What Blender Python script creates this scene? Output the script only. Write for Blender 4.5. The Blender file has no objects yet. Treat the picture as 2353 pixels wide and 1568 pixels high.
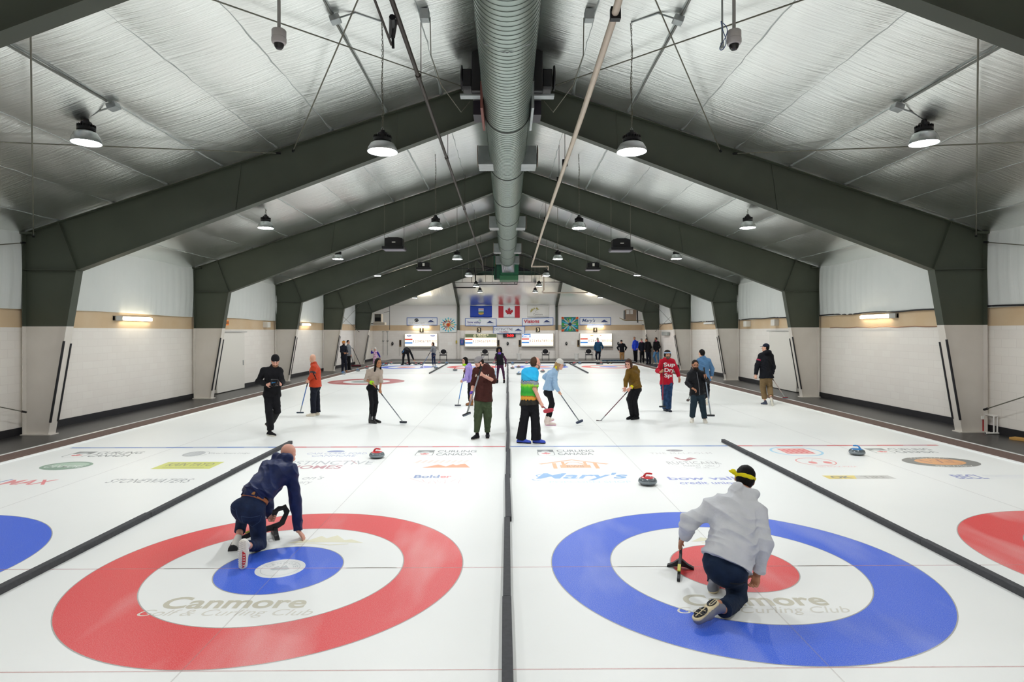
import bpy, bmesh, math, random
import numpy as np
from mathutils import Vector, Matrix
from mathutils.bvhtree import BVHTree
random.seed(7)
C = bpy.context.scene.collection
PI = math.pi
D2R = PI / 180

# ------------------------------------------------------------------ materials
def lin(h):
    if isinstance(h, str):
        h = h.lstrip('#')
        c = [int(h[i:i + 2], 16) / 255 for i in (0, 2, 4)]
    else:
        c = list(h)
    return tuple((v / 12.92 if v <= .04045 else ((v + .055) / 1.055) ** 2.4) for v in c) + (1.,)

MATS = {}
def mat(name, col, rough=.6, metal=0., spec=.5, noise=None, bump=None, emit=None, coat=0., alpha=None, trans=0.):
    """procedural principled material; noise=(scale, colour2, amount), bump=(scale, strength[, stretch xyz])"""
    if name in MATS:
        return MATS[name]
    m = bpy.data.materials.new(name)
    m.use_nodes = True
    nt = m.node_tree
    b = nt.nodes['Principled BSDF']
    b.inputs['Base Color'].default_value = lin(col)
    b.inputs['Roughness'].default_value = rough
    b.inputs['Metallic'].default_value = metal
    b.inputs['Specular IOR Level'].default_value = spec
    if coat:
        b.inputs['Coat Weight'].default_value = coat
        b.inputs['Coat Roughness'].default_value = .08
    if trans:
        b.inputs['Transmission Weight'].default_value = trans
    tc = None
    if noise or bump:
        tc = nt.nodes.new('ShaderNodeTexCoord')
    if noise:
        n = nt.nodes.new('ShaderNodeTexNoise')
        n.inputs['Scale'].default_value = noise[0]
        n.inputs['Detail'].default_value = 5
        nt.links.new(tc.outputs['Object'], n.inputs['Vector'])
        r = nt.nodes.new('ShaderNodeMapRange')
        r.inputs[1].default_value = .35
        r.inputs[2].default_value = .68
        r.inputs[4].default_value = noise[2]
        nt.links.new(n.outputs['Fac'], r.inputs[0])
        x = nt.nodes.new('ShaderNodeMix')
        x.data_type = 'RGBA'
        x.inputs[6].default_value = lin(col)
        x.inputs[7].default_value = lin(noise[1])
        nt.links.new(r.outputs[0], x.inputs[0])
        nt.links.new(x.outputs[2], b.inputs['Base Color'])
    if bump:
        mp = nt.nodes.new('ShaderNodeMapping')
        nt.links.new(tc.outputs['Object'], mp.inputs['Vector'])
        if len(bump) > 2:
            mp.inputs['Scale'].default_value = bump[2]
        n2 = nt.nodes.new('ShaderNodeTexNoise')
        n2.inputs['Scale'].default_value = bump[0]
        n2.inputs['Detail'].default_value = 4
        nt.links.new(mp.outputs['Vector'], n2.inputs['Vector'])
        bp = nt.nodes.new('ShaderNodeBump')
        bp.inputs['Strength'].default_value = bump[1]
        bp.inputs['Distance'].default_value = .02
        nt.links.new(n2.outputs['Fac'], bp.inputs['Height'])
        nt.links.new(bp.outputs['Normal'], b.inputs['Normal'])
    if emit:
        b.inputs['Emission Color'].default_value = lin(emit[0])
        b.inputs['Emission Strength'].default_value = emit[1]
    MATS[name] = m
    return m

# ------------------------------------------------------------------ objects
def tag(o, label=None, cat=None, group=None, kind=None):
    if label: o['label'] = label
    if cat: o['category'] = cat
    if group: o['group'] = group
    if kind: o['kind'] = kind
    return o

def thing(name, label, cat, loc=(0, 0, 0), group=None, kind=None, rotz=0):
    o = bpy.data.objects.new(name, None)
    o.empty_display_size = .1
    C.objects.link(o)
    o.location = loc
    o.rotation_euler = (0, 0, rotz)
    return tag(o, label, cat, group, kind)

def link(name, me, m, parent=None, world=True):
    o = bpy.data.objects.new(name, me)
    C.objects.link(o)
    if m is not None:
        for q in (m if isinstance(m, (list, tuple)) else [m]):
            me.materials.append(q)
    if parent is not None:
        o.parent = parent
        if world and parent.type == 'EMPTY':
            o.matrix_parent_inverse = Matrix.Translation(-Vector(parent.location))
    return o

def copy_tree(o, parent=None):
    c = o.copy()
    C.objects.link(c)
    if parent is not None:
        c.parent = parent
    for ch in list(o.children):
        copy_tree(ch, c)
    return c

class MB:
    """mesh builder: collects boxes, tubes, lathes, prisms; build() links them as one mesh object"""
    def __init__(s):
        s.v, s.f, s.mi = [], [], []
    def add(s, vs, fs, mi=0):
        n = len(s.v)
        s.v += [tuple(p) for p in vs]
        s.f += [tuple(i + n for i in q) for q in fs]
        s.mi += [mi] * len(fs)
        return s
    def box(s, c, size, rot=None, mi=0, taper=1.):
        hx, hy, hz = [q / 2 for q in size]
        vs = []
        for z in (-1, 1):
            t = taper if z > 0 else 1
            for x, y in ((-1, -1), (1, -1), (1, 1), (-1, 1)):
                vs.append(Vector((x * hx * t, y * hy * t, z * hz)))
        if rot is not None:
            vs = [rot @ p for p in vs]
        c = Vector(c)
        return s.add([p + c for p in vs], [(3, 2, 1, 0), (4, 5, 6, 7), (0, 1, 5, 4), (1, 2, 6, 5), (2, 3, 7, 6), (3, 0, 4, 7)], mi)
    def bb(s, x0, x1, y0, y1, z0, z1, mi=0):
        return s.box(((x0 + x1) / 2, (y0 + y1) / 2, (z0 + z1) / 2), (abs(x1 - x0), abs(y1 - y0), abs(z1 - z0)), None, mi)
    def tube(s, pts, r, n=10, cap=True, mi=0, close=False):
        pts = [Vector(p) for p in pts]
        rs = r if isinstance(r, (list, tuple)) else [r] * len(pts)
        up = None
        rings = []
        m = len(pts)
        for i, p in enumerate(pts):
            if close:
                d = (pts[(i + 1) % m] - pts[i - 1])
            else:
                d = (pts[min(i + 1, m - 1)] - pts[max(i - 1, 0)])
            if d.length < 1e-9: d = Vector((0, 0, 1))
            d.normalize()
            if up is None:
                up = d.orthogonal().normalized()
            else:
                up = (up - d * up.dot(d))
                if up.length < 1e-6: up = d.orthogonal()
                up.normalize()
            q = d.cross(up)
            rings.append([p + (up * math.cos(2 * PI * j / n) + q * math.sin(2 * PI * j / n)) * rs[i] for j in range(n)])
        vs = [v for rg in rings for v in rg]
        fs = []
        for i in range(m if close else m - 1):
            a, b = i * n, ((i + 1) % m) * n
            for j in range(n):
                k = (j + 1) % n
                fs.append((a + j, a + k, b + k, b + j))
        if cap and not close:
            fs.append(tuple(range(n - 1, -1, -1)))
            fs.append(tuple((m - 1) * n + j for j in range(n)))
        return s.add(vs, fs, mi)
    def lathe(s, prof, c=(0, 0, 0), n=32, axis='z', mi=0):
        vs, fs = [], []
        c = Vector(c)
        for r, z in prof:
            for j in range(n):
                a = 2 * PI * j / n
                p = (r * math.cos(a), r * math.sin(a), z)
                if axis == 'y': p = (r * math.cos(a), z, -r * math.sin(a))
                if axis == 'x': p = (z, r * math.cos(a), r * math.sin(a))
                vs.append(Vector(p) + c)
        m = len(prof)
        for i in range(m - 1):
            for j in range(n):
                k = (j + 1) % n
                fs.append((i * n + j, i * n + k, (i + 1) * n + k, (i + 1) * n + j))
        loop = prof[0] == prof[-1]
        if prof[0][0] > 1e-6 and not loop: fs.append(tuple(range(n - 1, -1, -1)))
        if prof[-1][0] > 1e-6 and not loop: fs.append(tuple((m - 1) * n + j for j in range(n)))
        return s.add(vs, fs, mi)
    def prism(s, poly, d, fn, mi=0):
        """poly: 2-D outline (ccw), extruded by d; fn(u, v, w) maps to 3-D"""
        n = len(poly)
        vs = [fn(u, v, 0) for u, v in poly] + [fn(u, v, d) for u, v in poly]
        fs = [tuple(range(n - 1, -1, -1)), tuple(range(n, 2 * n))]
        for i in range(n):
            k = (i + 1) % n
            fs.append((i, k, n + k, n + i))
        return s.add(vs, fs, mi)
    def build(s, name, m, parent=None, smooth=False, bevel=0, world=True, weld=False, seg=2):
        me = bpy.data.meshes.new(name)
        me.from_pydata(s.v, [], s.f)
        if any(s.mi):
            me.polygons.foreach_set('material_index', s.mi)
        bm = bmesh.new()
        bm.from_mesh(me)
        if weld:
            bmesh.ops.remove_doubles(bm, verts=bm.verts, dist=1e-5)
        bmesh.ops.recalc_face_normals(bm, faces=bm.faces)
        if bevel:
            es = [e for e in bm.edges if len(e.link_faces) == 2 and e.calc_face_angle(0) > .6]
            bmesh.ops.bevel(bm, geom=es, offset=bevel, segments=seg, affect='EDGES', profile=.5, clamp_overlap=True)
        bm.to_mesh(me)
        bm.free()
        if smooth:
            me.polygons.foreach_set('use_smooth', [True] * len(me.polygons))
            if smooth != 'all':
                try: me.set_sharp_from_angle(angle=.7)
                except Exception: pass
        return link(name, me, m, parent, world)

# ------------------------------------------------------------------ lettering
TXT = {}
def text2d(s, bold=0., shear=0., res=3, spacing=1.):
    """outline letters as flat triangles, normalised to width 1 x height 1; returns verts, faces, aspect"""
    key = (s, bold, shear, res, spacing)
    if key in TXT: return TXT[key]
    cu = bpy.data.curves.new('lettering', 'FONT')
    cu.body = s
    cu.offset = bold
    cu.shear = shear
    cu.resolution_u = res
    cu.space_character = spacing
    cu.fill_mode = 'FRONT'
    ob = bpy.data.objects.new('lettering', cu)
    C.objects.link(ob)
    dg = bpy.context.evaluated_depsgraph_get()
    me = bpy.data.meshes.new_from_object(ob.evaluated_get(dg))
    vs = np.array([v.co[:2] for v in me.vertices]) if len(me.vertices) else np.zeros((0, 2))
    fs = [tuple(p.vertices) for p in me.polygons]
    bpy.data.objects.remove(ob)
    bpy.data.curves.remove(cu)
    bpy.data.meshes.remove(me)
    lo, hi = vs.min(0), vs.max(0)
    asp = (hi - lo)[0] / max((hi - lo)[1], 1e-6)
    vs = (vs - lo) / (hi - lo)
    TXT[key] = (vs, fs, asp)
    return TXT[key]

def letter(mb, s, fn, x0, x1, y0, y1, bold=0., shear=0., mi=0, spacing=1.):
    vs, fs, asp = text2d(s, bold, shear, 5, spacing)
    mb.add([fn(x0 + u * (x1 - x0), y0 + v * (y1 - y0)) for u, v in vs], fs, mi)

def ell2d(cx, cy, rx, ry, n=40):
    return [(cx + rx * math.cos(2 * PI * i / n), cy + ry * math.sin(2 * PI * i / n)) for i in range(n)]

def poly(mb, pts, fn, mi=0):
    from mathutils.geometry import tessellate_polygon
    tr = tessellate_polygon([[Vector((u, v, 0)) for u, v in pts]])
    mb.add([fn(u, v) for u, v in pts], [tuple(t) for t in tr], mi)

def stroke(mb, pts, w, fn, mi=0):
    """flat ribbon of width w along a 2-D polyline"""
    P = [Vector(p) for p in pts]
    vs, fs = [], []
    for i, p in enumerate(P):
        d = P[min(i + 1, len(P) - 1)] - P[max(i - 1, 0)]
        if d.length < 1e-9: d = Vector((1, 0))
        d.normalize()
        q = Vector((-d.y, d.x)) * w / 2
        vs += [fn(*(p + q)), fn(*(p - q))]
    for i in range(len(P) - 1):
        fs.append((2 * i, 2 * i + 1, 2 * i + 3, 2 * i + 2))
    mb.add(vs, fs, mi)

MAPLE = [(0, -.5), (.02, -.18), (.3, -.23), (.27, -.13), (.5, .08), (.44, .11), (.47, .26), (.32, .23), (.29, .29), (.14, .13), (.19, .42),
         (.1, .37), (0, .55), (-.1, .37), (-.19, .42), (-.14, .13), (-.29, .29), (-.32, .23), (-.47, .26), (-.44, .11), (-.5, .08), (-.27, -.13),
         (-.3, -.23), (-.02, -.18)]
# ------------------------------------------------------------------ smooth bodies: blended tapered limbs -> one closed surface
def V(*a): return np.array(a, dtype=np.float64)
def unit(v):
    n = np.linalg.norm(v)
    return v / n if n > 1e-9 else V(0, 0, 1)

def cone(a, b, ra, rb, n=None, s=1., f0=False, f1=False, k=None, op='+'):
    return dict(t='c', a=np.array(a, float), b=np.array(b, float), ra=ra, rb=rb, n=n, s=s, f0=f0, f1=f1, k=k, op=op)
def ell(c, r, R=None, k=None, op='+'):
    return dict(t='e', c=np.array(c, float), r=np.array(r, float), R=R, k=k, op=op)
def keep(p, n):
    return dict(t='k', p=np.array(p, float), nn=unit(np.array(n, float)))

def _box(q, m):
    if q['t'] == 'c':
        r = max(q['ra'], q['rb']) + m
        return np.minimum(q['a'], q['b']) - r, np.maximum(q['a'], q['b']) + r
    r = q['r'].max() + m
    return q['c'] - r, q['c'] + r

def _dist(q, X, Y, Z):
    if q['t'] == 'c':
        a, b = q['a'], q['b']
        px, py, pz = X - a[0], Y - a[1], Z - a[2]
        ab = b - a
        L2 = max(float(ab @ ab), 1e-9)
        t0 = (px * ab[0] + py * ab[1] + pz * ab[2]) / L2
        t = np.clip(t0, 0, 1)
        qx, qy, qz = px - t * ab[0], py - t * ab[1], pz - t * ab[2]
        s = q['s']
        if q['n'] is not None and s != 1.:
            n = q['n']
            dn = qx * n[0] + qy * n[1] + qz * n[2]
            g = 1 / s - 1
            qx, qy, qz = qx + g * dn * n[0], qy + g * dn * n[1], qz + g * dn * n[2]
        d = np.sqrt(qx * qx + qy * qy + qz * qz) - (q['ra'] + (q['rb'] - q['ra']) * t)
        if s < 1: d = d * (s * .5 + .5)
        L = math.sqrt(L2)
        if q['f0']: d = np.maximum(d, -t0 * L)
        if q['f1']: d = np.maximum(d, (t0 - 1) * L)
        return d
    c, r = q['c'], q['r']
    px, py, pz = X - c[0], Y - c[1], Z - c[2]
    if q['R'] is not None:
        R = q['R']
        px, py, pz = (px * R[0][i] + py * R[1][i] + pz * R[2][i] for i in range(3))
    k0 = np.sqrt((px / r[0]) ** 2 + (py / r[1]) ** 2 + (pz / r[2]) ** 2)
    k1 = np.sqrt((px / r[0] ** 2) ** 2 + (py / r[1] ** 2) ** 2 + (pz / r[2] ** 2) ** 2)
    return k0 * (k0 - 1) / np.maximum(k1, 1e-6)

def sdf_mesh(name, prims, h, k=.02, fold=None, smooth=1):
    pos = [q for q in prims if q['t'] != 'k' and q['op'] == '+']
    bx = [_box(q, .01) for q in pos]
    lo = np.min([b[0] for b in bx], 0) - 2 * h
    hi = np.max([b[1] for b in bx], 0) + 2 * h
    N = np.ceil((hi - lo) / h).astype(int) + 1
    D = np.full(N, .3, np.float32)
    ax = [(lo[i] + h * np.arange(N[i])).astype(np.float32) for i in range(3)]
    for q in prims:
        if q['t'] == 'k':
            d = (ax[0][:, None, None] - q['p'][0]) * q['nn'][0] + (ax[1][None, :, None] - q['p'][1]) * q['nn'][1] + (ax[2][None, None, :] - q['p'][2]) * q['nn'][2]
            D = np.maximum(D, -d)
            continue
        kk = q['k'] if q['k'] is not None else k
        l, u = _box(q, kk + 2 * h)
        i0 = np.clip(np.floor((l - lo) / h).astype(int), 0, N - 1)
        i1 = np.clip(np.ceil((u - lo) / h).astype(int) + 1, 1, N)
        if np.any(i1 <= i0): continue
        sl = tuple(slice(i0[i], i1[i]) for i in range(3))
        X = ax[0][sl[0]][:, None, None]; Y = ax[1][sl[1]][None, :, None]; Z = ax[2][sl[2]][None, None, :]
        d = _dist(q, X, Y, Z)
        A = D[sl]
        if q['op'] == '-':
            d = -d
            hh = np.maximum(kk - np.abs(A - d), 0) / max(kk, 1e-6)
            D[sl] = np.maximum(A, d) + hh * hh * kk * .25
        else:
            hh = np.maximum(kk - np.abs(A - d), 0) / max(kk, 1e-6)
            D[sl] = np.minimum(A, d) - hh * hh * kk * .25
    D[0], D[-1] = .3, .3
    D[:, 0], D[:, -1] = .3, .3
    D[:, :, 0], D[:, :, -1] = .3, .3
    S = D < 0
    c = np.zeros(N - 1, np.int8)
    for dx in (0, 1):
        for dy in (0, 1):
            for dz in (0, 1):
                c += S[dx:N[0] - 1 + dx, dy:N[1] - 1 + dy, dz:N[2] - 1 + dz]
    act = (c > 0) & (c < 8)
    I = np.argwhere(act)
    if len(I) == 0:
        me = bpy.data.meshes.new(name)
        return me
    idx = np.full(N - 1, -1, np.int32)
    idx[act] = np.arange(len(I))
    cor = np.array([(x, y, z) for x in (0, 1) for y in (0, 1) for z in (0, 1)])
    val = np.stack([D[I[:, 0] + a, I[:, 1] + b, I[:, 2] + e] for a, b, e in cor], 1)
    acc = np.zeros((len(I), 3)); cnt = np.zeros(len(I))
    for i in range(8):
        for j in range(i + 1, 8):
            if np.abs(cor[i] - cor[j]).sum() != 1: continue
            va, vb = val[:, i], val[:, j]
            m = (va < 0) != (vb < 0)
            t = va[m] / (va[m] - vb[m])
            acc[m] += cor[i] + t[:, None] * (cor[j] - cor[i])
            cnt[m] += 1
    P = lo + h * (I + acc / cnt[:, None])
    quads = []
    for axn in range(3):
        o1, o2 = [(1, 2), (2, 0), (0, 1)][axn]
        a = [slice(1, -1)] * 3; a[axn] = slice(0, -1)
        b = [slice(1, -1)] * 3; b[axn] = slice(1, None)
        sa, sb = S[tuple(a)], S[tuple(b)]
        for flip in (0, 1):
            E = np.argwhere((sa & ~sb) if not flip else (~sa & sb))
            if len(E) == 0: continue
            E = E + 1
            E[:, axn] -= 1
            e1 = np.zeros(3, int); e1[o1] = 1
            e2 = np.zeros(3, int); e2[o2] = 1
            g = lambda q: idx[q[:, 0], q[:, 1], q[:, 2]]
            Q = np.stack([g(E - e1 - e2), g(E - e2), g(E), g(E - e1)], 1)
            quads.append(Q[:, ::-1] if flip else Q)
    Q = np.concatenate(quads)
    for _ in range(smooth):
        A = np.zeros_like(P); n = np.zeros(len(P))
        for i, j in ((0, 1), (1, 2), (2, 3), (3, 0)):
            np.add.at(A, Q[:, i], P[Q[:, j]]); np.add.at(n, Q[:, i], 1)
            np.add.at(A, Q[:, j], P[Q[:, i]]); np.add.at(n, Q[:, j], 1)
        P = P * .5 + .5 * A / np.maximum(n, 1)[:, None]
    if fold:
        nr = np.zeros_like(P)
        fn = np.cross(P[Q[:, 2]] - P[Q[:, 0]], P[Q[:, 3]] - P[Q[:, 1]])
        for i in range(4): np.add.at(nr, Q[:, i], fn)
        nr /= np.maximum(np.linalg.norm(nr, axis=1), 1e-9)[:, None]
        amp, fr, dr = fold
        w = P * fr
        u = w @ np.array(dr)
        q1 = np.sin(w[:, 0] * .9 + 1.7 * np.sin(w[:, 2] * .55 + 1)) ; q2 = np.sin(w[:, 2] * .7 + 1.3 * np.sin(w[:, 1] * .8 + w[:, 0] * .4))
        r1 = 1 - 2 * np.abs(np.sin(u * .9 + 1.3 * q1 + 1.1 * q2))
        r2 = 1 - 2 * np.abs(np.sin(u * 1.7 + 1.9 * q2 - 1.2 * q1 + 2))
        f = r1 * (.5 + .5 * q2) * .8 + .55 * r2 * (.5 + .5 * q1) + .25 * np.sin(w[:, 0] * 1.1 + w[:, 2] * .9)
        P = P + nr * (amp * f)[:, None]
    me = bpy.data.meshes.new(name)
    me.vertices.add(len(P)); me.vertices.foreach_set('co', P.astype(np.float32).ravel())
    me.loops.add(len(Q) * 4); me.loops.foreach_set('vertex_index', Q.astype(np.int32).ravel())
    me.polygons.add(len(Q)); me.polygons.foreach_set('loop_start', np.arange(0, len(Q) * 4, 4, dtype=np.int32))
    me.polygons.foreach_set('loop_total', np.full(len(Q), 4, np.int32))
    me.polygons.foreach_set('use_smooth', np.ones(len(Q), bool))
    me.update(calc_edges=True)
    me.validate()
    return me
# ------------------------------------------------------------------ camera
F_PX, CAM_Z, HOR, YAW, ROLL = 1384.4, 2.375, 763.1, .0073, .0017
cam_d = bpy.data.cameras.new('camera')
cam = bpy.data.objects.new('camera', cam_d)
C.objects.link(cam)
cam_d.sensor_width = 36
cam_d.sensor_fit = 'HORIZONTAL'
cam_d.lens = 36 * F_PX / 2353
cam_d.shift_y = -(784 - HOR) / 2353
cam_d.clip_start, cam_d.clip_end = .05, 200
cam.matrix_world = Matrix.Translation((0, 0, CAM_Z)) @ Matrix.Rotation(-YAW, 4, 'Z') @ Matrix.Rotation(PI / 2, 4, 'X') @ Matrix.Rotation(-ROLL, 4, 'Z')
bpy.context.scene.camera = cam

def at(px, py, d):
    """the point of the hall seen at photo pixel (px, py) that stands d metres down the hall"""
    u = px - 1176.5
    return ((u / F_PX + YAW) * d, d, CAM_Z - (py - HOR + ROLL * u) * d / F_PX)
def gd(px, py, z=0.):
    """distance down the hall of the floor point seen at (px, py)"""
    return (CAM_Z - z) * F_PX / (py - HOR + ROLL * (px - 1176.5))
def gp(px, py, z=0.):
    return at(px, py, gd(px, py, z))

sc = bpy.context.scene
sc.view_settings.view_transform = 'Standard'
sc.view_settings.look = 'None'
sc.view_settings.gamma = 1
sc.view_settings.use_curve_mapping = False
sc.view_settings.exposure = 0.0
try:
    sc.cycles.use_denoising = True
    sc.cycles.max_bounces = 10
    sc.cycles.diffuse_bounces = 5
    sc.cycles.sample_clamp_indirect = 6
except Exception:
    pass
w = bpy.data.worlds.new('hall_world')
sc.world = w
w.use_nodes = True
w.node_tree.nodes['Background'].inputs[0].default_value = (.5, .52, .55, 1)
w.node_tree.nodes['Background'].inputs[1].default_value = .02

# ------------------------------------------------------------------ materials of the hall
M_ice = mat('ice', 'f1f3f0', .4, spec=.45, noise=(.35, 'e7eae7', .5), bump=(260, .05))
def ink(name, col, fade=.35, worn=True):
    """paint under the ice: worn streaks running down the sheet and a fine pebble speckle"""
    if name in MATS: return MATS[name]
    m = mat(name, col, .4, spec=.45)
    nt = m.node_tree
    b = nt.nodes['Principled BSDF']
    tc = nt.nodes.new('ShaderNodeTexCoord')
    def nz(scale, vec, lo, hi, amt):
        mp = nt.nodes.new('ShaderNodeMapping'); mp.inputs['Scale'].default_value = vec
        nt.links.new(tc.outputs['Object'], mp.inputs['Vector'])
        n = nt.nodes.new('ShaderNodeTexNoise'); n.inputs['Scale'].default_value = scale; n.inputs['Detail'].default_value = 3
        nt.links.new(mp.outputs['Vector'], n.inputs['Vector'])
        r = nt.nodes.new('ShaderNodeMapRange'); r.inputs[1].default_value = lo; r.inputs[2].default_value = hi; r.inputs[4].default_value = amt
        nt.links.new(n.outputs['Fac'], r.inputs[0])
        return r.outputs[0]
    a = nz(1.3, (1, .3, 1), .52, .85, fade)
    s = nz(150, (1, 1, 1), .42, .8, .25)
    ad = nt.nodes.new('ShaderNodeMath'); ad.operation = 'ADD'; ad.use_clamp = True
    nt.links.new(a, ad.inputs[0]); nt.links.new(s, ad.inputs[1])
    x = nt.nodes.new('ShaderNodeMix'); x.data_type = 'RGBA'
    x.inputs[6].default_value = lin(col); x.inputs[7].default_value = lin('f1f3ef')
    nt.links.new(ad.outputs[0], x.inputs[0])
    nt.links.new(x.outputs[2], b.inputs['Base Color'])
    return m
M_red = ink('red_ring_paint', 'e0282c', .4)
M_blue = ink('blue_ring_paint', '0a56da', .3)
M_ltred = ink('red_line_paint', 'd0525c', .45)
M_ltblue = ink('blue_line_paint', '5b82c4', .35)
M_frame = mat('green_frame_paint', '3c4236', .5, noise=(1.2, '444a3d', .6))
M_white = mat('white_frame_paint', 'd3cdc4', .55, noise=(2, 'c9c2b8', .5))
M_black = mat('black_rubber', '15151a', .55)
M_dark = mat('black_metal', '0e0e12', .4)
M_wallp = mat('white_panel_paint', 'dcd8cf', .6)
M_tan = mat('tan_band_paint', 'cbb08c', .65, noise=(1.5, 'd6c2a4', .5))
M_vinyl = mat('white_vinyl_insulation', 'd7dad6', .45, noise=(.6, 'cbd0cc', .6), bump=(3, .25, (1, 5, .25)))
M_rubberfloor = mat('black_rubber_floor', '3a3937', .32, spec=.4, noise=(.8, '2b2a2a', .8), bump=(60, .06))
M_curb = mat('brown_curb_carpet', '6a564d', .8, noise=(40, '58463f', .8))
M_alu = mat('aluminium_edge', 'c9cac6', .35, metal=.6)
M_steel = mat('galvanised_steel', 'a9aeae', .38, metal=.75, noise=(5, '8f9696', .6))
M_cable = mat('grey_cable', '6d6c5f', .5, metal=.3)
M_pipe = mat('dark_iron_pipe', '3b342f', .5, metal=.3)
M_wpipe = mat('cream_plastic_pipe', 'cdbfae', .45)
M_paper = mat('white_paper', 'ece9e2', .7)

def block_wall_mat():
    m = mat('painted_block_wall', 'dcd6cc', .55)
    nt = m.node_tree; b = nt.nodes['Principled BSDF']
    tc = nt.nodes.new('ShaderNodeTexCoord')
    sp = nt.nodes.new('ShaderNodeSeparateXYZ'); nt.links.new(tc.outputs['Object'], sp.inputs[0])
    ad = nt.nodes.new('ShaderNodeMath'); ad.operation = 'ADD'
    nt.links.new(sp.outputs[0], ad.inputs[0]); nt.links.new(sp.outputs[1], ad.inputs[1])
    cb = nt.nodes.new('ShaderNodeCombineXYZ'); nt.links.new(ad.outputs[0], cb.inputs[0]); nt.links.new(sp.outputs[2], cb.inputs[1])
    br = nt.nodes.new('ShaderNodeTexBrick')
    br.inputs['Scale'].default_value = 1
    br.inputs['Brick Width'].default_value = .4
    br.inputs['Row Height'].default_value = .2
    br.inputs['Mortar Size'].default_value = .006
    br.inputs['Color1'].default_value = lin('eae5dd'); br.inputs['Color2'].default_value = lin('e7e1d9'); br.inputs['Mortar'].default_value = lin('e1dbd3')
    nt.links.new(cb.outputs[0], br.inputs['Vector'])
    nt.links.new(br.outputs['Color'], b.inputs['Base Color'])
    bp = nt.nodes.new('ShaderNodeBump'); bp.inputs['Strength'].default_value = .1; bp.inputs['Distance'].default_value = .003; bp.invert = True
    nt.links.new(br.outputs['Fac'], bp.inputs['Height']); nt.links.new(bp.outputs['Normal'], b.inputs['Normal'])
    return m
M_block = block_wall_mat()

def foil_mat(name, stretch, rough=.4, strength=.6):
    m = mat(name, 'f5f7f4', rough, metal=1.)
    nt = m.node_tree; b = nt.nodes['Principled BSDF']
    tc = nt.nodes.new('ShaderNodeTexCoord')
    hs = []
    for sc_, st, am in ((1.0, stretch, 1.), (3.2, stretch, .45), (14, (1, 1, 1), .16)):
        mp = nt.nodes.new('ShaderNodeMapping'); mp.inputs['Scale'].default_value = st
        nt.links.new(tc.outputs['Object'], mp.inputs['Vector'])
        n = nt.nodes.new('ShaderNodeTexNoise'); n.inputs['Scale'].default_value = sc_; n.inputs['Detail'].default_value = 4; n.inputs['Roughness'].default_value = .55
        nt.links.new(mp.outputs['Vector'], n.inputs['Vector'])
        ml = nt.nodes.new('ShaderNodeMath'); ml.operation = 'MULTIPLY'; ml.inputs[1].default_value = am
        nt.links.new(n.outputs['Fac'], ml.inputs[0]); hs.append(ml.outputs[0])
    s1 = nt.nodes.new('ShaderNodeMath'); s1.operation = 'ADD'; nt.links.new(hs[0], s1.inputs[0]); nt.links.new(hs[1], s1.inputs[1])
    s2 = nt.nodes.new('ShaderNodeMath'); s2.operation = 'ADD'; nt.links.new(s1.outputs[0], s2.inputs[0]); nt.links.new(hs[2], s2.inputs[1])
    bp = nt.nodes.new('ShaderNodeBump'); bp.inputs['Strength'].default_value = strength; bp.inputs['Distance'].default_value = .03
    nt.links.new(s2.outputs[0], bp.inputs['Height']); nt.links.new(bp.outputs['Normal'], b.inputs['Normal'])
    return m
M_foil = foil_mat('foil_insulation', (.7, 15, .7), .3, .3)
M_foil2 = foil_mat('foil_end_insulation', (6, .6, .6), .3, .4)

# ------------------------------------------------------------------ floor: ice, paint, curbs
Y0, YICE, YEND, XI, XW = -2.6, 45.3, 50.5, 9.22, 11.3
FR = [6.5, 14.1, 21.7, 29.3, 36.9, 44.5]
TEE, FTEE = 6.076, 40.82
SHX = [-6.86, -2.289, 2.273, 6.84]
ice = MB().bb(-XI, XI, Y0, YICE, -.1, 0).build('floor', M_ice)
tag(ice, 'white pebbled curling ice filling the hall', 'ice', kind='structure')
side = MB().bb(-XW, -9.68, Y0, YEND, -.1, .005).bb(9.68, XW, Y0, YEND, -.1, .005).bb(-9.68, 9.68, YICE + .12, YEND, -.1, .13)
side = side.build('floor', M_rubberfloor)
tag(side, 'black rubber walkway around the ice', 'floor', kind='structure')
for s, nm in ((-1, 'left'), (1, 'right')):
    c = MB().bb(s * XI, s * 9.66, Y0, YICE + .1, -.1, .035).build('trim_1' if s < 0 else 'trim_2', M_curb, bevel=.008)
    tag(c, 'brown carpeted curb along the %s edge of the ice' % nm, 'curb', kind='structure')
    e = MB().tube([(s * 9.68, Y0, .03), (s * 9.68, YICE, .03)], .022, 8).build('trim_3' if s < 0 else 'trim_4', M_alu, smooth=True)
    tag(e, 'pale metal edging between the %s walkway and the curb' % nm, 'edging', kind='structure')
    e = MB().bb(s * (XI - .09), s * XI, Y0, YICE, 0, .018).build('frost_ridge', mat('frost', 'f4f6f4', .6), ice)
far = MB().bb(-9.66, 9.66, YICE, YICE + .1, -.02, .085).build('trim_5', M_black, bevel=.01)
tag(far, 'black foam bumper across the far end of the ice', 'bumper', kind='structure')
far = MB().bb(-9.66, 9.66, YICE + .1, YICE + .2, 0, .135).build('trim_6', M_alu, bevel=.006)
tag(far, 'pale metal edge of the raised far platform', 'edging', kind='structure')

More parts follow.
